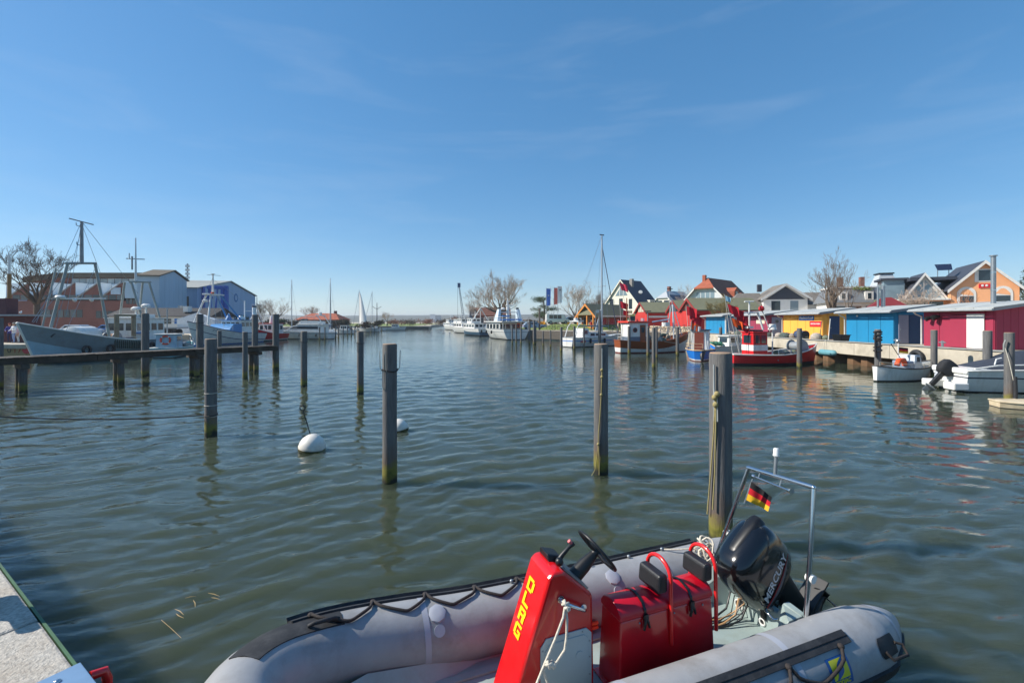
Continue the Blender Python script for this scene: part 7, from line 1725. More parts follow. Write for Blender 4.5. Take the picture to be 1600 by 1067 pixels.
def travel_lift():
    t = thing('travel_lift', 'tall blue steel boat hoist standing before the blue hall', 'hoist', (0, 0, LZ))
    BL = mat('hoist_blue', S(24, 84, 170), .5, var=.1); d = 84.0; z = lambda p: zz(p, d) - LZ
    for px, w, dd in ((348.5, .55, 84), (354, .5, 84), (328, .4, 92), (318, .35, 92)):
        MB().box(gx(px, dd) - w / 2, gx(px, dd) + w / 2, dd - .3, dd + .3, 0, zz(448, dd) - LZ).build('column', BL, t, bevel=.03)
    MB().box(gx(325, d), gx(355, d), d - .4, d + .4, z(452), z(446.5)).build('top_beam', BL, t, bevel=.03)
    MB().box(gx(309, 92), gx(331, 92), 91.6, 92.4, zz(467, 92) - LZ, zz(463.5, 92) - LZ).build('cross_beam', BL, t, bevel=.03)
    MB().hexa([(gx(347, d), 83.7, z(449)), (gx(355, d), 83.7, z(449)), (gx(331, 92), 92, zz(449, 92) - LZ), (gx(325, 92), 92, zz(449, 92) - LZ), (gx(347, d), 83.7, z(446.5)), (gx(355, d), 83.7, z(446.5)), (gx(331, 92), 92, zz(446.5, 92) - LZ), (gx(325, 92), 92, zz(446.5, 92) - LZ)]).build('side_beam', BL, t)
    MB().cyl((gx(334, 86), 86, 0), (gx(340, 86), 86, z(448)), .15, n=8).build('brace', BL, t)
travel_lift()
def low_building():
    d = 72.0
    t = thing('low_white_building', 'low white building with black roof and blue shutters behind the cutters', 'building', (gx(170, d), d, LZ), R(4))
    L_ = gx(322, d) - gx(170, d); z = lambda p: zz(p, d) - LZ
    MB().box(0, L_, 0, 7, 0, z(494)).build('wall', WHITEP, t)
    MB().prism([(-.4, z(495)), (7.4, z(495)), (7.4, z(494)), (3.5, z(480)), (-.4, z(494))], -.4, L_ + .4, 'x').build('roof', mat('black_roofing', S(38, 39, 43), .8, var=.12), t)
    for (p0, p1, m) in ((241, 249, BLUEP), (250, 263, GLASS), (268, 277, BLUEP), (222, 228, GLASS), (196, 204, GLASS)):
        MB().box(gx(p0, d) - gx(170, d), gx(p1, d) - gx(170, d), -.06, -.004, z(506), z(498)).build('window_shutter', m, t)
    MB().box(gx(276, d) - gx(170, d), gx(283, d) - gx(170, d), .8, 1.9, z(487), z(478)).build('roof_vent', WHITEP, t)
    MB().box(gx(267, d) - gx(170, d), gx(271, d) - gx(170, d), .9, 1.6, z(481), z(477)).build('roof_vent', STEEL, t)
    MB().box(0, L_, -.03, -.003, 0, z(511)).build('plinth', DARKST, t)
    gable(t, 6, 5, z(500), z(481), WHITEP, MATS['black_roofing'], x0=L_ - 1, y0=3, over=.3) if False else None
    g2 = MB().prism([(L_ - 4.5, 0), (L_ + 1.2, 0), (L_ + 1.2, z(499)), (L_ - 1.6, z(489)), (L_ - 4.5, z(499))], -1.0, -.02, 'y').build('gable_porch', mat('porch_white', S(214, 220, 224), .7), t)
low_building()
def quay_shed():
    d = 41.0
    t = thing('maroon_hut', 'dark maroon boarded hut behind the standing people', 'hut', (0, d, LZ)); z = lambda p: zz(p, d) - LZ
    MR = mat('maroon_boards', S(84, 44, 50), .8, var=.12)
    MB().box(gx(-30, d), gx(38, d), .06, 1.4, 0, z(494)).build('wall', MR, t)
    for k in range(8): MB().box(gx(-30, d), gx(38, d), 0, .055, .05 + k * .25, .05 + k * .25 + .225).build('board', MR, t)
    MB().box(gx(-30, d), gx(55, d), -.8, 1.6, z(494) + .01, z(491.5)).build('flat_roof', GREYST, t)
    MB().box(gx(-30, d), gx(4, d), .3, 1.3, z(491.4), z(466)).build('upper_wall', MR, t)
    t = thing('lamp_post', 'tall post at the far left, rusty below and pale above', 'post', (gx(14.5, 46), 46, LZ))
    MB().cyl((0, 0, 0), (0, 0, zz(428, 46) - LZ), .16, n=10).build('lower_post', mat('ochre_post', S(128, 100, 62), .8, var=.2), t, smooth=50)
    MB().cyl((0, 0, zz(428, 46) - LZ), (0, 0, zz(398, 46) - LZ), .1, n=8).build('upper_post', AXC, t, smooth=50)
    t = thing('aerial_mast', 'thin lattice aerial mast between the two halls', 'mast', (gx(293, 100), 100, LZ))
    MB().cyl((0, 0, 0), (0, 0, zz(412, 100) - LZ), .22, .16, n=6).build('pole', GREYST, t)
    for k in range(4): MB().box(-.4, .4, -.15, .15, zz(414 + 6 * k, 100) - LZ - .5, zz(414 + 6 * k, 100) - LZ).build('antenna', WHITEP, t)
quay_shed()
# ------------------------------------------------------------------ trees and shrubs
def bare_tree(x, y, z0, h, spread, label, seed=1, trunk_r=.3, fork=.28, nlimb=6, up=.5, depth=4, name='bare_tree', mt=None, mb_=None, group='bare trees around the harbour', lean=(0, 0), twig_r=.012, kids=(3, 5), elmin=.25):
    """leafless tree: trunk mesh with main limbs, crown mesh with boughs and twigs"""
    rr = random.Random(seed)
    t = thing(name, label, 'tree', (x, y, z0), 0, group)
    T, C = MB(), MB()
    fz = h * fork
    T.tube([(0, 0, -.2), (lean[0] * .3, lean[1] * .3, fz * .4), (lean[0], lean[1], fz)], [trunk_r * 1.25, trunk_r, trunk_r * .85], 10)
    def grow(p, d, L, r, lev):
        n = 3; pts, rs = [p], [r]; q = Vector(p); dd = Vector(d)
        for k in range(n):
            dd = (dd + Vector((rr.gauss(0, .17), rr.gauss(0, .17), rr.gauss(.05, .12)))).normalized()
            q = q + dd * (L / n); pts.append(tuple(q)); rs.append(max(twig_r, r * (1 - (.72 if lev < 2 else .5) * (k + 1) / n)))
        (T if lev == 0 else C).tube(pts, rs, 6 if lev == 0 else (4 if lev < 3 else 3), cap=False)
        if lev >= depth: return
        grow(pts[-1], (dd + Vector((rr.gauss(0, .2), rr.gauss(0, .2), .1))).normalized(), L * rr.uniform(.5, .7), rs[-1], lev + 1)
        kk = rr.randint(*kids) - 1
        for j in range(kk):
            f = .35 + .65 * (j + rr.random()) / kk
            i = min(n - 1, int(f * n)); b = Vector(pts[i]).lerp(Vector(pts[i + 1]), f * n - i)
            side = Vector((rr.gauss(0, 1), rr.gauss(0, 1), rr.gauss(.25, .5))).normalized()
            nd = (dd * .95 + side * .75 + Vector((0, 0, up * .25))).normalized()
            grow(tuple(b), nd, L * rr.uniform(.48, .72), max(twig_r, rs[i] * .58), lev + 1)
    for k in range(nlimb):
        a = 2 * PI * (k + rr.uniform(-.3, .3)) / nlimb; el = rr.uniform(elmin, 1.0)
        d = Vector((math.cos(a) * spread / h * 1.6, math.sin(a) * spread / h * 1.6, .55 + el * up)).normalized()
        grow((lean[0], lean[1], fz * rr.uniform(.85, 1.0)), d, (h - fz) * rr.uniform(.42, .56), trunk_r * rr.uniform(.4, .6), 0)
    T.build('trunk', mt or BARK, t, smooth=60)
    C.build('crown', mb_ or TWIG, t)
    return t
TWIGP = mat('pale_twigs', S(178, 160, 144), .95, var=.2); TWIGD = mat('dark_twigs', S(88, 74, 62), .95, var=.2)
def tree_px(px, ytop, d, wpx, label, z0=RZ, **k):
    h = zz(ytop, d) - z0
    return bare_tree(gx(px, d), d, z0, h, wpx * d / FPX / 2, label, **k)
tree_px(58, 378, 55, 122, 'spreading bare tree in front of the brick warehouse', z0=LZ, seed=4, trunk_r=.34, fork=.38, nlimb=10, up=.5, depth=5, mt=TWIGD, mb_=TWIGD, twig_r=.011, kids=(2, 4))
tree_px(782, 430, 115, 84, 'big round bare pollard tree behind the white ship', seed=11, trunk_r=.6, fork=.30, nlimb=14, up=.8, depth=5, mb_=TWIGP, twig_r=.013, kids=(3, 4), elmin=-.55)
tree_px(742, 468, 125, 36, 'smaller bare tree left of the big pollard', seed=12, trunk_r=.2, nlimb=6, depth=4, mb_=TWIGP)
tree_px(900, 447, 118, 46, 'bare tree right of the flags', seed=13, trunk_r=.35, nlimb=8, fork=.2, up=.8, depth=5, mb_=TWIGP, kids=(2, 4))
tree_px(935, 458, 128, 40, 'bare tree left of the white gable house', seed=14, trunk_r=.3, nlimb=8, fork=.2, depth=4, mb_=TWIG, kids=(4, 5))
tree_px(1299, 413, 70, 26, 'upright bare tree with ivy between the villas', seed=15, trunk_r=.5, nlimb=9, fork=.22, up=1.6, depth=5, kids=(2, 4), twig_r=.009)
tree_px(1328, 434, 66, 22, 'slim bare tree before the mansard villa', seed=16, trunk_r=.12, nlimb=5, up=1.2, depth=4, kids=(2, 3))
tree_px(1075, 452, 128, 34, 'pale bare tree behind the red sheds', seed=17, trunk_r=.2, nlimb=5, depth=4, mb_=TWIGP)
tree_px(1128, 466, 60, 36, 'budding bush tree in front of the brown roofed house', z0=RZ, seed=18, trunk_r=.1, fork=.3, nlimb=8, depth=4, mb_=mat('olive_twigs', S(124, 112, 72), .9))
tree_px(430, 464, 135, 62, 'pale bare tree right of the blue hall', z0=LZ, seed=19, trunk_r=.35, nlimb=8, depth=4, mb_=TWIGP, kids=(3, 4))
tree_px(408, 472, 125, 30, 'small bare tree at the corner of the blue hall', z0=LZ, seed=20, trunk_r=.2, nlimb=6, depth=4)
tree_px(487, 476, 165, 26, 'bare tree behind the red roofed clubhouse', z0=LZ, seed=21, trunk_r=.25, nlimb=6, depth=4, mb_=TWIGP)
tree_px(605, 486, 190, 26, 'small bare tree on the far bank', z0=LZ, seed=22, trunk_r=.25, nlimb=6, depth=4, mb_=TWIGP)
tree_px(1432, 452, 62, 30, 'small bare tree left of the orange house', seed=23, trunk_r=.1, nlimb=6, depth=4, mb_=TWIGP)
tree_px(1503, 452, 56, 24, 'thin bare tree in front of the orange house wing', seed=24, trunk_r=.07, nlimb=5, depth=2, mb_=mat('orange_twigs', S(170, 116, 80), .9))

def leaves(name, m, par, blobs, n, size, seed=1, flat=.0):
    """many leaf sized faces spread through ellipsoids: blobs = [(cx, cy, cz, rx, ry, rz)]"""
    rng = np.random.default_rng(seed); B = np.array(blobs, float)
    w = B[:, 3] * B[:, 4] * B[:, 5]; idx = rng.choice(len(B), n, p=w / w.sum())
    d = rng.normal(size=(n, 3)); d /= np.linalg.norm(d, axis=1)[:, None]
    c = B[idx, :3] + d * (rng.random(n) ** .45)[:, None] * B[idx, 3:]
    c += rng.normal(0, size * .8, (n, 3))
    a = rng.normal(size=(n, 3)); a[:, 2] *= (1 - flat); a /= np.linalg.norm(a, axis=1)[:, None]
    b = np.cross(a, rng.normal(size=(n, 3))); b /= np.linalg.norm(b, axis=1)[:, None]
    s = (size * rng.uniform(.5, 1.3, n))[:, None]
    V = np.stack([c - a * s, c + b * s * .5, c + a * s, c - b * s * .5], 1).reshape(-1, 3)
    F = np.arange(4 * n).reshape(-1, 4)
    me = bpy.data.meshes.new(name); me.from_pydata(V.tolist(), [], F.tolist()); me.materials.append(m); me.update()
    o = bpy.data.objects.new(name, me); COL.objects.link(o); o.parent = par
    return o
NEEDLE = mat('pine_needles', S(74, 90, 56), .8, var=.35, scale=1.5); YELL = mat('forsythia', S(216, 158, 36), .8, var=.25, scale=2); IVY = mat('ivy', S(104, 118, 52), .7, var=.35, scale=2); CON = mat('conifer_needles', S(66, 78, 64), .85, var=.3, scale=2); HEDGE = mat('brown_hedge', S(96, 80, 62), .95, var=.35, scale=.8); EVER = mat('evergreen', S(66, 76, 40), .85, var=.35, scale=1.2)
def pine(px, ytop, d, wpx, label, z0=RZ, seed=1):
    x, h, w = gx(px, d), zz(ytop, d) - z0, wpx * d / FPX / 2
    t = thing('pine_tree', label, 'tree', (x, d, z0)); rr = random.Random(seed)
    T = MB(); T.tube([(0, 0, 0), (.1, 0, h * .5), (0, 0, h * .95)], [.28, .2, .06], 8); bl = []
    for k in range(13):
        a = rr.uniform(0, 2 * PI); f = rr.uniform(.35, .97); L_ = w * rr.uniform(.4, 1.0) * (1.15 - f * .6)
        e = (L_ * math.cos(a), L_ * math.sin(a), h * f + rr.uniform(-.2, .5)); T.tube([(0, 0, h * f - .5), e], [.07, .03], 5); bl.append((e[0], e[1], e[2] + .1, w * .34, w * .34, h * .05 + .18)); bl.append((e[0] * .55, e[1] * .55, e[2], w * .26, w * .26, h * .04 + .12))
    T.build('trunk', BARK, t, smooth=60); leaves('crown', NEEDLE, t, bl, 5200, .11, seed)
pine(850, 466, 104, 58, 'dark green pine beside the flag poles', seed=3)
pine(436, 500, 130, 20, 'low dark pine near the left yachts', z0=LZ, seed=4)
def bush(px, yb, d, wpx, hpx, label, m, z0=RZ, n=900, size=.14, seed=1, stem=True, group='shrubs around the harbour', name='shrub', cat='shrub'):
    x, w, h = gx(px, d), wpx * d / FPX / 2, hpx * d / FPX
    t = thing(name, label, cat, (x, d, z0), 0, group); rr = random.Random(seed)
    bl = [(rr.uniform(-.55, .55) * w, rr.uniform(-.5, .5) * w, h * rr.uniform(.3, .75), w * rr.uniform(.3, .5), w * rr.uniform(.3, .5), h * rr.uniform(.2, .32)) for _ in range(9)]
    leaves('crown', m, t, bl, n, size, seed)
    T = MB()
    for k in range(6): T.tube([(rr.uniform(-.1, .1), rr.uniform(-.1, .1), -.1), (rr.uniform(-.6, .6) * w, rr.uniform(-.5, .5) * w, h * rr.uniform(.5, .95))], [.05, .015], 4)
    T.build('stem', BARK, t)
    return t
bush(848, 507, 98, 16, 13, 'yellow forsythia bush under the pine', YELL, seed=1)
bush(886, 507, 100, 24, 14, 'bigger yellow forsythia bush right of the flags', YELL, seed=2)
bush(868, 508, 108, 18, 12, 'reddish brown bush between the forsythias', mat('red_brown_bush', S(112, 78, 66), .9, var=.3), seed=3)
bush(1300, 478, 62, 30, 17, 'green ivy mass at the foot of the upright tree', IVY, z0=RZ + 1.2, n=1400, seed=4)
bush(1348, 452, 74.5, 36, 6, 'ivy on the mansard villa roof edge', IVY, z0=RZ + 6.6, n=700, seed=5)
bush(1378, 466, 67, 20, 8, 'green bush beneath the tower', IVY, z0=RZ + 4.0, n=600, seed=6)
bush(1440, 476, 58, 16, 12, 'dark green bush left of the orange house', EVER, z0=RZ + 2, n=600, seed=7)
bush(378, 505, 100, 34, 24, 'round olive evergreen bush before the blue hall', EVER, z0=LZ, n=2000, size=.2, seed=8)
for k, (px, w, h) in enumerate(((405, 34, 12), (432, 36, 16), (458, 34, 13), (484, 30, 11), (512, 34, 12), (540, 36, 14), (568, 30, 11), (592, 26, 12))):
    bush(px, 512, 128 + 3 * (k % 3), w, h, ('brown hedge clump right of the blue hall', 'brown hedge clump behind the motor yacht bow', 'brown hedge clump behind the left bare mast', 'dark hedge clump under the clubhouse', 'dark hedge clump behind the right bare mast', 'brown hedge clump right of the clubhouse', 'brown hedge clump behind the hoisted sail', 'brown hedge clump at the start of the far bank')[k], HEDGE if k % 2 == 0 else mat('dark_hedge', S(64, 62, 44), .95, var=.3), z0=LZ, n=900, size=.22, seed=20 + k)
for k, (px, d, w, h, m) in enumerate(((618, 200, 34, 9, 0), (640, 205, 34, 11, 1), (664, 205, 36, 12, 0), (690, 215, 34, 11, 1), (712, 240, 34, 14, 0), (735, 170, 30, 14, 1), (760, 165, 34, 16, 0), (825, 150, 30, 10, 1), (812, 140, 20, 9, 0), (838, 130, 18, 9, 1))):
    bush(px, 514, d, w, h, ('rust brown scrub on the left part of the far bank', 'brown scrub on the far bank left of centre', 'rust brown scrub in the middle of the far bank', 'brown scrub behind the leftmost centre boat', 'tall brown scrub behind the centre boats', 'dark scrub left of the brick building', 'brown scrub before the brick building', 'dark scrub right of the white ship', 'brown scrub just right of the white ship', 'dark green shrub by the quay piles')[k], (mat('rust_scrub', S(136, 92, 66), .95, var=.3), HEDGE)[m], z0=LZ if px < 700 else RZ, n=700, size=.3, seed=40 + k)
def conifer(px, ytop, d, wpx, label, z0=RZ, seed=1):
    x, h, w = gx(px, d), zz(ytop, d) - z0, wpx * d / FPX / 2
    t = thing('conifer', label, 'tree', (x, d, z0)); bl = []
    rr = random.Random(seed)
    for k in range(26):
        f = k / 26; r = w * (1 - f) * rr.uniform(.7, 1.0) + .15; a = rr.uniform(0, 2 * PI)
        for j in range(4): bl.append((r * .6 * math.cos(a + j * 1.57), r * .6 * math.sin(a + j * 1.57), h * (.12 + .86 * f), r * .45, r * .45, h * .02 + .1))
    MB().tube([(0, 0, 0), (0, 0, h)], [.25, .04], 7).build('trunk', BARK, t); leaves('crown', CON, t, bl, 4200, .17, seed)
conifer(1602, 416, 72, 52, 'tall blue green conifer at the right edge', seed=5)

# ------------------------------------------------------------------ far buildings, masts, crane, flags
t = thing('clubhouse', 'long low house with reddish tiled roof behind the left yachts', 'house', (gx(463, 150), 150, LZ), R(-3))
Wd = gx(530, 150) - gx(463, 150)
MB().box(0, Wd, 0, 9, 0, 2.4).build('wall', BRICK, t)
MB().add([(-.6, -.6, 2.4), (Wd + .6, -.6, 2.4), (Wd + .6, 9.6, 2.4), (-.6, 9.6, 2.4), (2.8, 4.5, 4.6), (Wd - 2.8, 4.5, 4.6)], [(0, 3, 2, 1), (0, 1, 5, 4), (1, 2, 5), (2, 3, 4, 5), (3, 0, 4)]).build('roof', TILEO, t)
side_win(t, 7, .6, Wd - .6, .8, 2.0, 0, -1)
MB().box(Wd - 3.4, Wd - 2.6, 4.2, 5, 4.2, 5.4).build('chimney', BRICK, t)
t = thing('brick_building', 'red brick gabled building behind the big pollard tree', 'building', (gx(742, 150), 150, RZ), R(5))
MB().box(0, 11.5, 0, 8, 0, 3.4).build('wall', BRICK, t); MB().prism([(-.5, 3.4), (8.5, 3.4), (4, 6.2)], -.4, 12, 'x').build('roof', TILEB, t); side_win(t, 4, .6, 11, 1.0, 2.6, 0, -1)
MB().box(-1.8, -.02, 1, 7, 0, 5.6).build('grey_annex', mat('annex_grey', S(120, 122, 126), .8), t)
t = thing('tower_block', 'pale distant apartment block on the hill left of the boats', 'building', (gx(672, 900), 900, 2), R(8))
MB().box(0, 10, 0, 12, 0, 15).build('wall', mat('pale_block', S(206, 208, 210), .8), t); MB().box(10.02, 22, 2, 12, 0, 13).build('wing', mat('pale_block_side', S(170, 174, 180), .8), t)
for k in range(4): side_win(t, 4, 10.6, 21.6, 1.5 + 3 * k, 3.0 + 3 * k, 2, -1)
t = thing('signal_mast', 'thin lattice signal mast on the far bank', 'mast', (gx(589, 175), 175, LZ)); MB().cyl((0, 0, 0), (0, 0, zz(473, 175) - LZ), .22, .1, n=5).build('pole', DARKST, t)
for s in (-1, 1): MB().cyl((0, 0, 6.5), (s * 1.7, 0, 7.6), .08, n=4).build('yard', DARKST, t)
def far_bank():
    t = thing('stone_embankment', 'low dark stone embankment along the far bank', 'embankment', (0, 0, 0)); rr = random.Random(4)
    a, b = Vector((-79, 167.4)), Vector((-33.5, 182.9)); u = (b - a).normalized(); n = 32
    for k in range(n):
        p = a + (b - a) * (k / n); q = a + (b - a) * ((k + .97) / n); w = Vector((u.y, -u.x)) * .6
        h = .9 + rr.uniform(-.1, .15)
        MB().hexa([(p.x, p.y, -.5), (q.x, q.y, -.5), (q.x + w.x, q.y + w.y, -.5), (p.x + w.x, p.y + w.y, -.5), (p.x, p.y, h), (q.x, q.y, h), (q.x + w.x * .6, q.y + w.y * .6, h), (p.x + w.x * .6, p.y + w.y * .6, h)]).build('stone', mat('dark_stone', S(92, 86, 76), .9, var=.25), t)
far_bank()
def crane():
    d = 150.0; t = thing('lattice_crane', 'thin lattice crane jib with blue head behind the centre boats', 'crane', (gx(725, d), d, RZ))
    a = Vector((0, 0, 1.5)); b = Vector((gx(717.5, d) - gx(725, d), 0, zz(449, d) - RZ)); L_ = (b - a).length; n = 14
    for s in ((-.35, -.35), (.35, -.35), (.35, .35), (-.35, .35)): MB().cyl(a + Vector((s[0], s[1], 0)), b + Vector((s[0] * .4, s[1] * .4, 0)), .07, n=4).build('chord', GREYST, t)
    for k in range(n):
        p, q = a.lerp(b, k / n), a.lerp(b, (k + 1) / n); s = 1 if k % 2 else -1; w = .35 * (1 - .6 * k / n)
        MB().cyl(p + Vector((s * w, -w, 0)), q + Vector((-s * w, -w, 0)), .05, n=4).build('lattice_bar', GREYST, t)
    MB().box(b.x - .5, b.x + .4, -.4, .4, b.z, b.z + 1.4).build('head', mat('crane_blue', S(60, 84, 120), .5), t)
    MB().cyl((b.x - .5, 0, b.z), (b.x - .5, 0, 2.5), .04, n=4).build('hoist_cable', DARKST, t)
    MB().box(-1.5, 2.0, -1.3, 1.3, -1.4, 1.6).build('cab', BLUEP, t, bevel=.1)
crane()
def banner(px, y0, y1, wpx, d, label, m, mark=None):
    t = thing('banner_flag', label, 'flag', (gx(px, d), d, RZ), 0, 'tall banners on poles')
    zt, zb_ = zz(y0, d) - RZ, zz(y1, d) - RZ; w = wpx * d / FPX
    MB().cyl((0, 0, 0), (0, 0, zt + .3), .06, .04, n=8).build('pole', AXC, t)
    MB().cyl((0, 0, zt), (w, 0, zt + .1), .03, n=5).build('arm', AXC, t)
    cloth('banner_cloth', m, t, (.05, 0, zb_), (w * .9, -.1, zb_ + .1), (.05, 0, zt), (w, 0, zt), amp=.12, waves=.8, nu=8, nv=14)
    if mark: MB().tube([(w * .5, -.2, zb_ + (zt - zb_) * (.6 if mark is WHITEP else .8)), (w * .5, -.18, zb_ + (zt - zb_) * (.6 if mark is WHITEP else .8))], w * .16, 7).build('banner_mark', mark, t)
banner(853.5, 451, 478, 7, 96, 'blue banner with pale mark on a pole', mat('banner_blue', S(86, 124, 206), .8), WHITEP)
banner(865.5, 450, 476, 6, 96, 'red orange banner on a pole, middle of the three', mat('banner_red', S(240, 120, 104), .8))
banner(871.5, 448, 474, 7, 94, 'white banner with a small dark crest, rightmost of the three', mat('banner_white', S(226, 222, 220), .8), DARKST)
for px, yt, d, lab in ((843, 481, 80, 'stout timber post on the centre quay'), (1012, 487, 62, 'tall lamp post before the left red shed'), (1046.5, 452, 74, 'slim lamp post before the joined red sheds')):
    t = thing('lamp_post', lab, 'post', (gx(px, d), d, RZ)); h = zz(yt, d) - RZ
    MB().cyl((0, 0, -.1), (0, 0, h), .08 if px > 900 else .16, .05 if px > 900 else .15, n=8).build('post', GREYST if px > 900 else TIMBER, t, smooth=50)
    if px > 900: MB().box(-.45, .45, -.12, .12, h, h + .12).build('lamp_head', DARKST, t, bevel=.03)

# ------------------------------------------------------------------ cars, bicycles, people
TYRE = mat('tyre', S(28, 28, 30), .8)
def car(x, y, z, rz, label, col, van=False, name='parked_car', group='vehicles parked around the harbour', cat='car'):
    t = thing(name, label, cat, (x, y, z), rz, group)
    m = mat('car_paint_%d_%d_%d' % tuple(int(c * 255) for c in col[:3]), col, .25, var=.03, coat=.5)
    Lc, w, h = (4.9, .95, 2.0) if van else (4.3, .87, 1.45)
    body = [(-Lc / 2, .35), (Lc / 2, .35), (Lc / 2, .75), (Lc / 2 - .5, .95 if not van else 1.05), (-Lc / 2 + .1, .98 if not van else 1.1), (-Lc / 2, .8)]
    MB().prism(body, -w, w, 'y').build('body', m, t, bevel=.08)
    top = [(-Lc / 2 + .1, .99), (Lc / 2 - 1.25, .97), (Lc / 2 - 1.9, h), (-Lc / 2 + .7, h)] if not van else [(-Lc / 2 + .02, 1.1), (Lc / 2 - .75, 1.06), (Lc / 2 - 1.35, h), (-Lc / 2 + .1, h)]
    cabin = MB().prism(top, -w + .1, w - .1, 'y').build('cabin', m, t, bevel=.08)
    x0, x1 = -Lc / 2 + .6, Lc / 2 - 1.75
    for s in (1, -1):
        for k in range(3):
            a = x0 + (x1 - x0) * k / 3; MB().box(a + .04, a + (x1 - x0) / 3 - .04, s * (w - .1) - .012, s * (w - .1) + .012, 1.08, h - .16).build('side_window', GLASS, cabin)
    q = top[1], top[2]
    MB().hexa([(q[0][0] - .08, -w + .2, 1.04), (q[0][0] - .08, w - .2, 1.04), (q[1][0] + .08, w - .25, h - .1), (q[1][0] + .08, -w + .25, h - .1), (q[0][0] + .02, -w + .2, 1.06), (q[0][0] + .02, w - .2, 1.06), (q[1][0] + .14, w - .25, h - .08), (q[1][0] + .14, -w + .25, h - .08)]).build('windscreen', GLASS, cabin)
    for sx in (-1, 1):
        for s in (1, -1):
            wx_ = sx * Lc * .31; wh = MB().tube([(wx_, s * (w - .2), .33), (wx_, s * (w - .17), .33), (wx_, s * (w + .01), .33), (wx_, s * (w + .02), .33)], [.3, .33, .33, .3], 16).build('wheel', TYRE, t, smooth=40)
            MB().cyl((wx_, s * (w + .021), .33), (wx_, s * (w + .03), .33), .2, n=12).build('rim', STEEL, wh, smooth=40)
    for s in (1, -1):
        MB().box(Lc / 2 - .03, Lc / 2 + .015, s * w * .7 - .16, s * w * .7 + .16, .62, .76).build('headlight', WHITEP, t); MB().box(-Lc / 2 - .012, -Lc / 2 + .03, s * w * .75 - .12, s * w * .75 + .12, .65, .85).build('tail_light', REDB, t)
    return t
car(gx(871, 92), 92, RZ + 1.0, R(5), 'white van parked on the bank by the kiosk', S(224, 224, 222), van=True, name='parked_van', cat='van')
car(gx(890, 93), 93, RZ + 1.0, R(184), 'dark car parked right of the white van', S(50, 60, 68))
car(gx(835, 84), 84, RZ, R(10), 'silver blue car parked near the stern piles', S(130, 156, 180))
car(gx(206, 64), 64, LZ, R(175), 'white van parked before the low building', S(222, 222, 220), van=True, name='parked_van', cat='van')
car(gx(128, 58), 58, LZ, R(5), 'pale pickup parked behind the trawler', S(186, 194, 204))
car(gx(183, 60), 60, LZ, R(0), 'blue car parked behind the trawler wheelhouse', S(70, 110, 160))
def truck():
    t = thing('flatbed_truck', 'white flatbed truck before the low white building', 'truck', (gx(252, 63), 63, LZ), R(180), 'vehicles parked around the harbour')
    MB().prism([(1.2, .6), (3.0, .6), (3.0, 1.3), (2.5, 2.3), (1.2, 2.3)], -1, 1, 'y').build('cab', WHITEP, t, bevel=.06)
    MB().prism([(1.5, 1.4), (2.75, 1.4), (2.45, 2.1), (1.5, 2.1)], -1.02, 1.02, 'y').build('cab_window', GLASS, t)
    MB().box(-3, 1.15, -1.1, 1.1, .9, 1.1).build('flatbed', GREYST, t); MB().box(-3, 1.15, -1.1, -1.05, 1.1, 1.5).build('drop_side', WHITEP, t); MB().box(-3, 1.15, 1.05, 1.1, 1.1, 1.5).build('drop_side', WHITEP, t)
    for x in (2.2, -1.8):
        for s in (1, -1): MB().cyl((x, s * .8, .42), (x, s * 1.05, .42), .42, n=16).build('wheel', TYRE, t, smooth=40)
truck()
def bicycle(label):
    t = thing('bicycle', label, 'bicycle', (0, 0, 0), 0, 'bicycles parked in front of the red sheds')
    for x in (-.52, .52):
        w = MB().tube([(x + .33 * math.cos(2 * PI * k / 16), 0, .34 + .33 * math.sin(2 * PI * k / 16)) for k in range(16)], .025, 5, closed=True).build('wheel', TYRE, t)
        MB().cyl((x, -.03, .34), (x, .03, .34), .05, n=8).build('hub', STEEL, w)
    m = mat('bike_frame', S(70, 70, 84), .4)
    f = MB(); B_, S_, H_ = (-.08, 0, .3), (-.22, 0, .82), (.38, 0, .84)
    for a, b in ((B_, S_), (B_, H_), (S_, H_), (B_, (-.52, 0, .34)), (S_, (-.52, 0, .34)), (H_, (.52, 0, .34)), (H_, (.36, 0, 1.02))): f.cyl(a, b, .022, n=5)
    f.build('frame', m, t)
    MB().tube([(.28, -.28, 1.06), (.36, 0, 1.02), (.28, .28, 1.06)], .018, 5).build('handlebar', DARKST, t)
    MB().hexa([(-.36, -.08, .86), (-.1, -.03, .86), (-.1, .03, .86), (-.36, .08, .86), (-.36, -.08, .92), (-.1, -.03, .91), (-.1, .03, .91), (-.36, .08, .92)]).build('saddle', BLACK, t)
    return t
b0 = bicycle('bicycle parked in the row before the red sheds')
rr = random.Random(9)
spots = [(gx(p, d), d) for p, d in ((960, 72), (968, 71), (977, 71), (987, 70), (1000, 69), (1012, 68), (1034, 66), (1041, 65), (1049, 65), (1057, 64), (1065, 63.5), (1073, 63), (1081, 62.5), (861, 79), (869, 79), (878, 79), (888, 78.5))]
for k, (x, y) in enumerate(spots):
    o = b0 if k == 0 else copy_tree(b0)
    o.location = (x, y, RZ); o.rotation_euler = (R(rr.uniform(-8, 8)), 0, rr.uniform(-.5, .5) + (PI if k % 2 else 0))
    o['label'] = (ORD[k] + ' bicycle from the left in the row before the red sheds') if k < 13 else (ORD[k - 13] + ' bicycle from the left on the quay below the lawn')
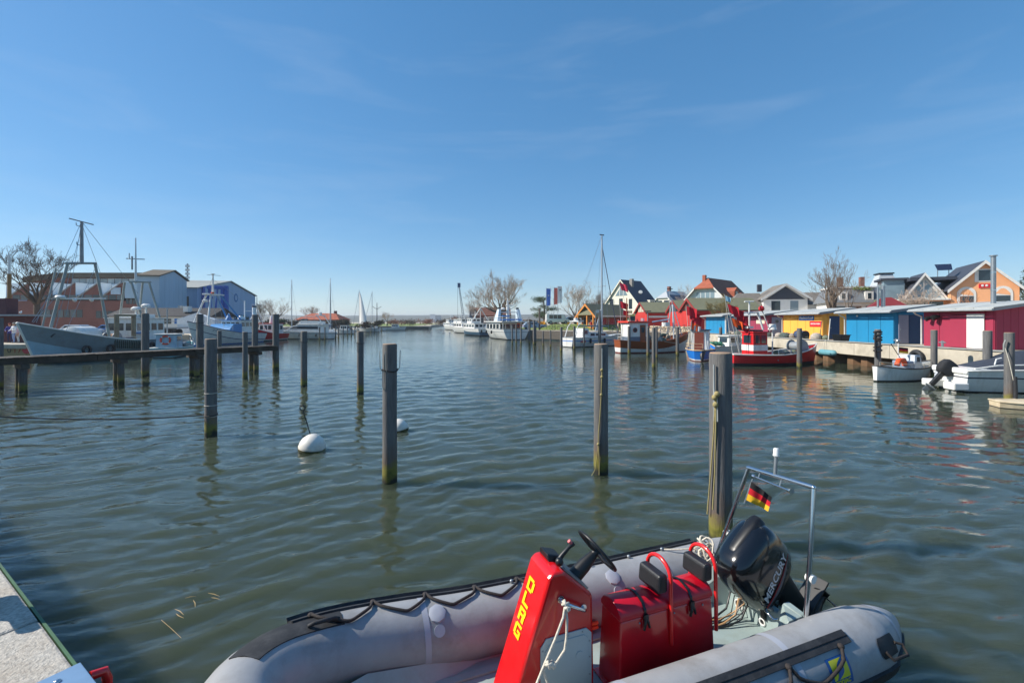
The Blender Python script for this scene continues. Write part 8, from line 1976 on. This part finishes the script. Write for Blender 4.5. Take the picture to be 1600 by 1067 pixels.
# low rubble wall behind the bicycles
wl_ = thing('rubble_wall', 'low buff rubble wall behind the parked bicycles', 'wall', (0, 0, RZ)); rr = random.Random(31)
STN = [mat('rubble_%d' % k, c, .9, var=.2) for k, c in enumerate((S(190, 172, 146), S(168, 152, 130), S(150, 140, 124)))]
pa, pb = Vector((gx(1015, 77), 77.0)), Vector((25.4, 63.2)); n = 22
for k in range(n):
    for j in range(2):
        p = pa + (pb - pa) * ((k + .5 * j) / n); q = pa + (pb - pa) * ((k + .95 + .5 * j) / n)
        MB().hexa([(p.x, p.y, .42 * j), (q.x, q.y, .42 * j), (q.x, q.y + .4, .42 * j), (p.x, p.y + .4, .42 * j), (p.x, p.y + .04, .42 * j + .4), (q.x, q.y + .04, .42 * j + .39), (q.x, q.y + .4, .42 * j + .39), (p.x, p.y + .4, .42 * j + .4)]).build('stone', STN[rr.randrange(3)], wl_, bevel=.04, seg=1)

SKIN = mat('skin', S(196, 150, 124), .6, var=.04)
def person(x, y, z, rz, label, top, legs, hair, pose=0, h=1.72):
    t = thing('person', label, 'person', (x, y, z), rz)
    k = h / 1.75
    J = {'pel': (0, 0, .95), 'chest': (.02, 0, 1.3), 'neck': (.02, 0, 1.47), 'head': (.04, 0, 1.6), 'crown': (.04, 0, 1.72)}
    for s, n in ((1, 'l'), (-1, 'r')):
        st = .1 if (pose and s > 0) else -.05 * pose
        J['hip' + n] = (0, s * .1, .9); J['knee' + n] = (.04 + st * .6, s * .11, .5); J['ank' + n] = (-.02 + st, s * .11, .09); J['toe' + n] = (.16 + st, s * .13, .05)
        J['sh' + n] = (.0, s * .19, 1.4); J['elb' + n] = (-.04 + .12 * pose, s * .27, 1.12); J['wri' + n] = (.14 + .1 * pose, s * (.2 if pose else .26), .95 + .12 * pose); J['hand' + n] = (.2 + .1 * pose, s * (.15 if pose else .26), .9 + .13 * pose)
    names = list(J); E = [('pel', 'chest'), ('chest', 'neck'), ('neck', 'head'), ('head', 'crown')]
    for n in 'lr': E += [('pel', 'hip' + n), ('hip' + n, 'knee' + n), ('knee' + n, 'ank' + n), ('ank' + n, 'toe' + n), ('chest', 'sh' + n), ('sh' + n, 'elb' + n), ('elb' + n, 'wri' + n), ('wri' + n, 'hand' + n)]
    rad = {'pel': (.15, .12), 'chest': (.17, .125), 'neck': (.06, .06), 'head': (.095, .1), 'crown': (.075, .08), 'hip': (.11, .11), 'knee': (.07, .07), 'ank': (.05, .05), 'toe': (.04, .035), 'sh': (.075, .075), 'elb': (.055, .055), 'wri': (.038, .038), 'hand': (.035, .04)}
    me = bpy.data.meshes.new('body'); me.from_pydata([tuple(c * k for c in J[n]) for n in names], [(names.index(a), names.index(b)) for a, b in E], [])
    o = bpy.data.objects.new('body', me); COL.objects.link(o)
    o.modifiers.new('skin', 'SKIN'); sv = me.skin_vertices[0].data
    for i, n in enumerate(names):
        r_ = rad.get(n) or rad[n[:-1]]; sv[i].radius = (r_[0] * k, r_[1] * k); sv[i].use_root = (n == 'pel')
    sb = o.modifiers.new('smooth', 'SUBSURF'); sb.levels = 1; sb.render_levels = 1
    dg = bpy.context.evaluated_depsgraph_get(); m2 = bpy.data.meshes.new_from_object(o.evaluated_get(dg)); bpy.data.objects.remove(o)
    m2.materials.clear()
    for mm in (SKIN, top, legs, BLACK): m2.materials.append(mm)
    for p in m2.polygons:
        c = p.center / k; arm = abs(c.y) > .17
        p.material_index = 3 if c.z < .1 else (2 if (c.z < .88 and not arm) else (0 if (c.z > 1.47 or (c.z < .97 + .1 * pose and arm)) else 1)); p.use_smooth = True
    b = bpy.data.objects.new('body', m2); COL.objects.link(b); b.parent = t
    MB().ball((.02 * k, 0, 1.69 * k), .115 * k, sx=1.0, sy=.9, sz=.8, nu=10, nv=7).build('hair', hair, t, smooth=True)
    MB().ball((.155 * k, 0, 1.62 * k), .02 * k, nu=6, nv=5).build('nose', SKIN, t, smooth=True)
    return t
def cl(n, c): return mat('clothing_' + n, c, .85, var=.1, scale=8)
HB = mat('hair_grey', S(150, 140, 130), .8); HR = mat('hair_red', S(150, 60, 50), .8)
person(gx(15.5, 40.2), 40.2, LZ, R(-60), 'person in a purple blue jacket standing on the left quay', cl('violet', S(66, 62, 140)), cl('navy', S(40, 46, 80)), HR, 1)
person(gx(22.5, 39.6), 39.6, LZ, R(-100), 'person in a white top and pale trousers standing in the middle', cl('white', S(220, 220, 222)), cl('denim', S(120, 140, 176)), HB, 1, 1.78)
person(gx(29, 39.9), 39.9, LZ, R(-140), 'person in a pale pink jacket and white trousers standing on the right', cl('pink', S(206, 176, 186)), cl('pale', S(206, 204, 200)), mat('hair_brown', S(80, 56, 44), .8), 0, 1.7)
for k, (px, d, c, lab) in enumerate(((930, 75, S(60, 60, 70), 'person in dark clothes standing before the kiosk'), (924, 76, S(190, 60, 60), 'person in a red top standing before the kiosk'), (966, 66, S(206, 180, 150), 'person in a beige jacket on the quay behind the yacht bow'))):
    person(gx(px, d), d, RZ, R(-90 + 40 * k), lab, cl('top%d' % k, c), cl('trousers%d' % k, S(50, 52, 64)), HB, 0)
for k, (px, d, zt, lab) in enumerate(((693.5, 112, 0, 'left gull sitting on the water before the centre boats'), (702.5, 112, 0, 'right gull sitting on the water before the centre boats'), (32, 40.6, 0, 'gull standing on the roof of the maroon hut'))):
    zb_ = 0.0 if k < 2 else zz(491.5, 41) + .02
    t = thing('gull', lab, 'bird', (gx(px, d), d, zb_), R(20 + 50 * k)); s = 1.5 if k < 2 else 1.0
    MB().tube([(-.28 * s, 0, .13 * s), (-.15 * s, 0, .13 * s), (0, 0, .14 * s), (.12 * s, 0, .17 * s), (.17 * s, 0, .24 * s), (.22 * s, 0, .26 * s), (.27 * s, 0, .25 * s)], [.01, .06 * s, .09 * s, .07 * s, .045 * s, .045 * s, .01], 8).build('body', WHITE, t, smooth=60)
    MB().tube([(-.3 * s, 0, .16 * s), (-.1 * s, 0, .19 * s), (.06 * s, 0, .2 * s)], [.01, .06 * s, .03 * s], 6).build('wing', mat('gull_grey', S(150, 156, 164), .7), t, smooth=60)
    MB().cyl((.26 * s, 0, .25 * s), (.32 * s, 0, .24 * s), .012 * s, .004, n=5).build('bill', mat('bill_yellow', S(210, 170, 60), .6), t)
    for y in (-.03, .03): MB().cyl((0, y * s, -.02), (0, y * s, .08 * s), .01, n=4).build('leg', mat('bill_yellow', S(210, 170, 60), .6), t)

# ------------------------------------------------------------------ air
hz = MB().box(-5000, 5000, -60, 5000, -3.0, 45).build('haze', mat('haze_placeholder', S(255, 255, 255)))
hm = bpy.data.materials.new('haze_air'); hm.use_nodes = True; hn = hm.node_tree; hn.nodes.clear()
ho = hn.nodes.new('ShaderNodeOutputMaterial'); hv = hn.nodes.new('ShaderNodeVolumePrincipled')
hv.inputs['Color'].default_value = (0.80, 0.88, 1.0, 1); hv.inputs['Density'].default_value = 0.00030; hv.inputs['Anisotropy'].default_value = 0.2
hn.links.new(hv.outputs['Volume'], ho.inputs['Volume'])
hz.data.materials.clear(); hz.data.materials.append(hm); hz['kind'] = 'stuff'
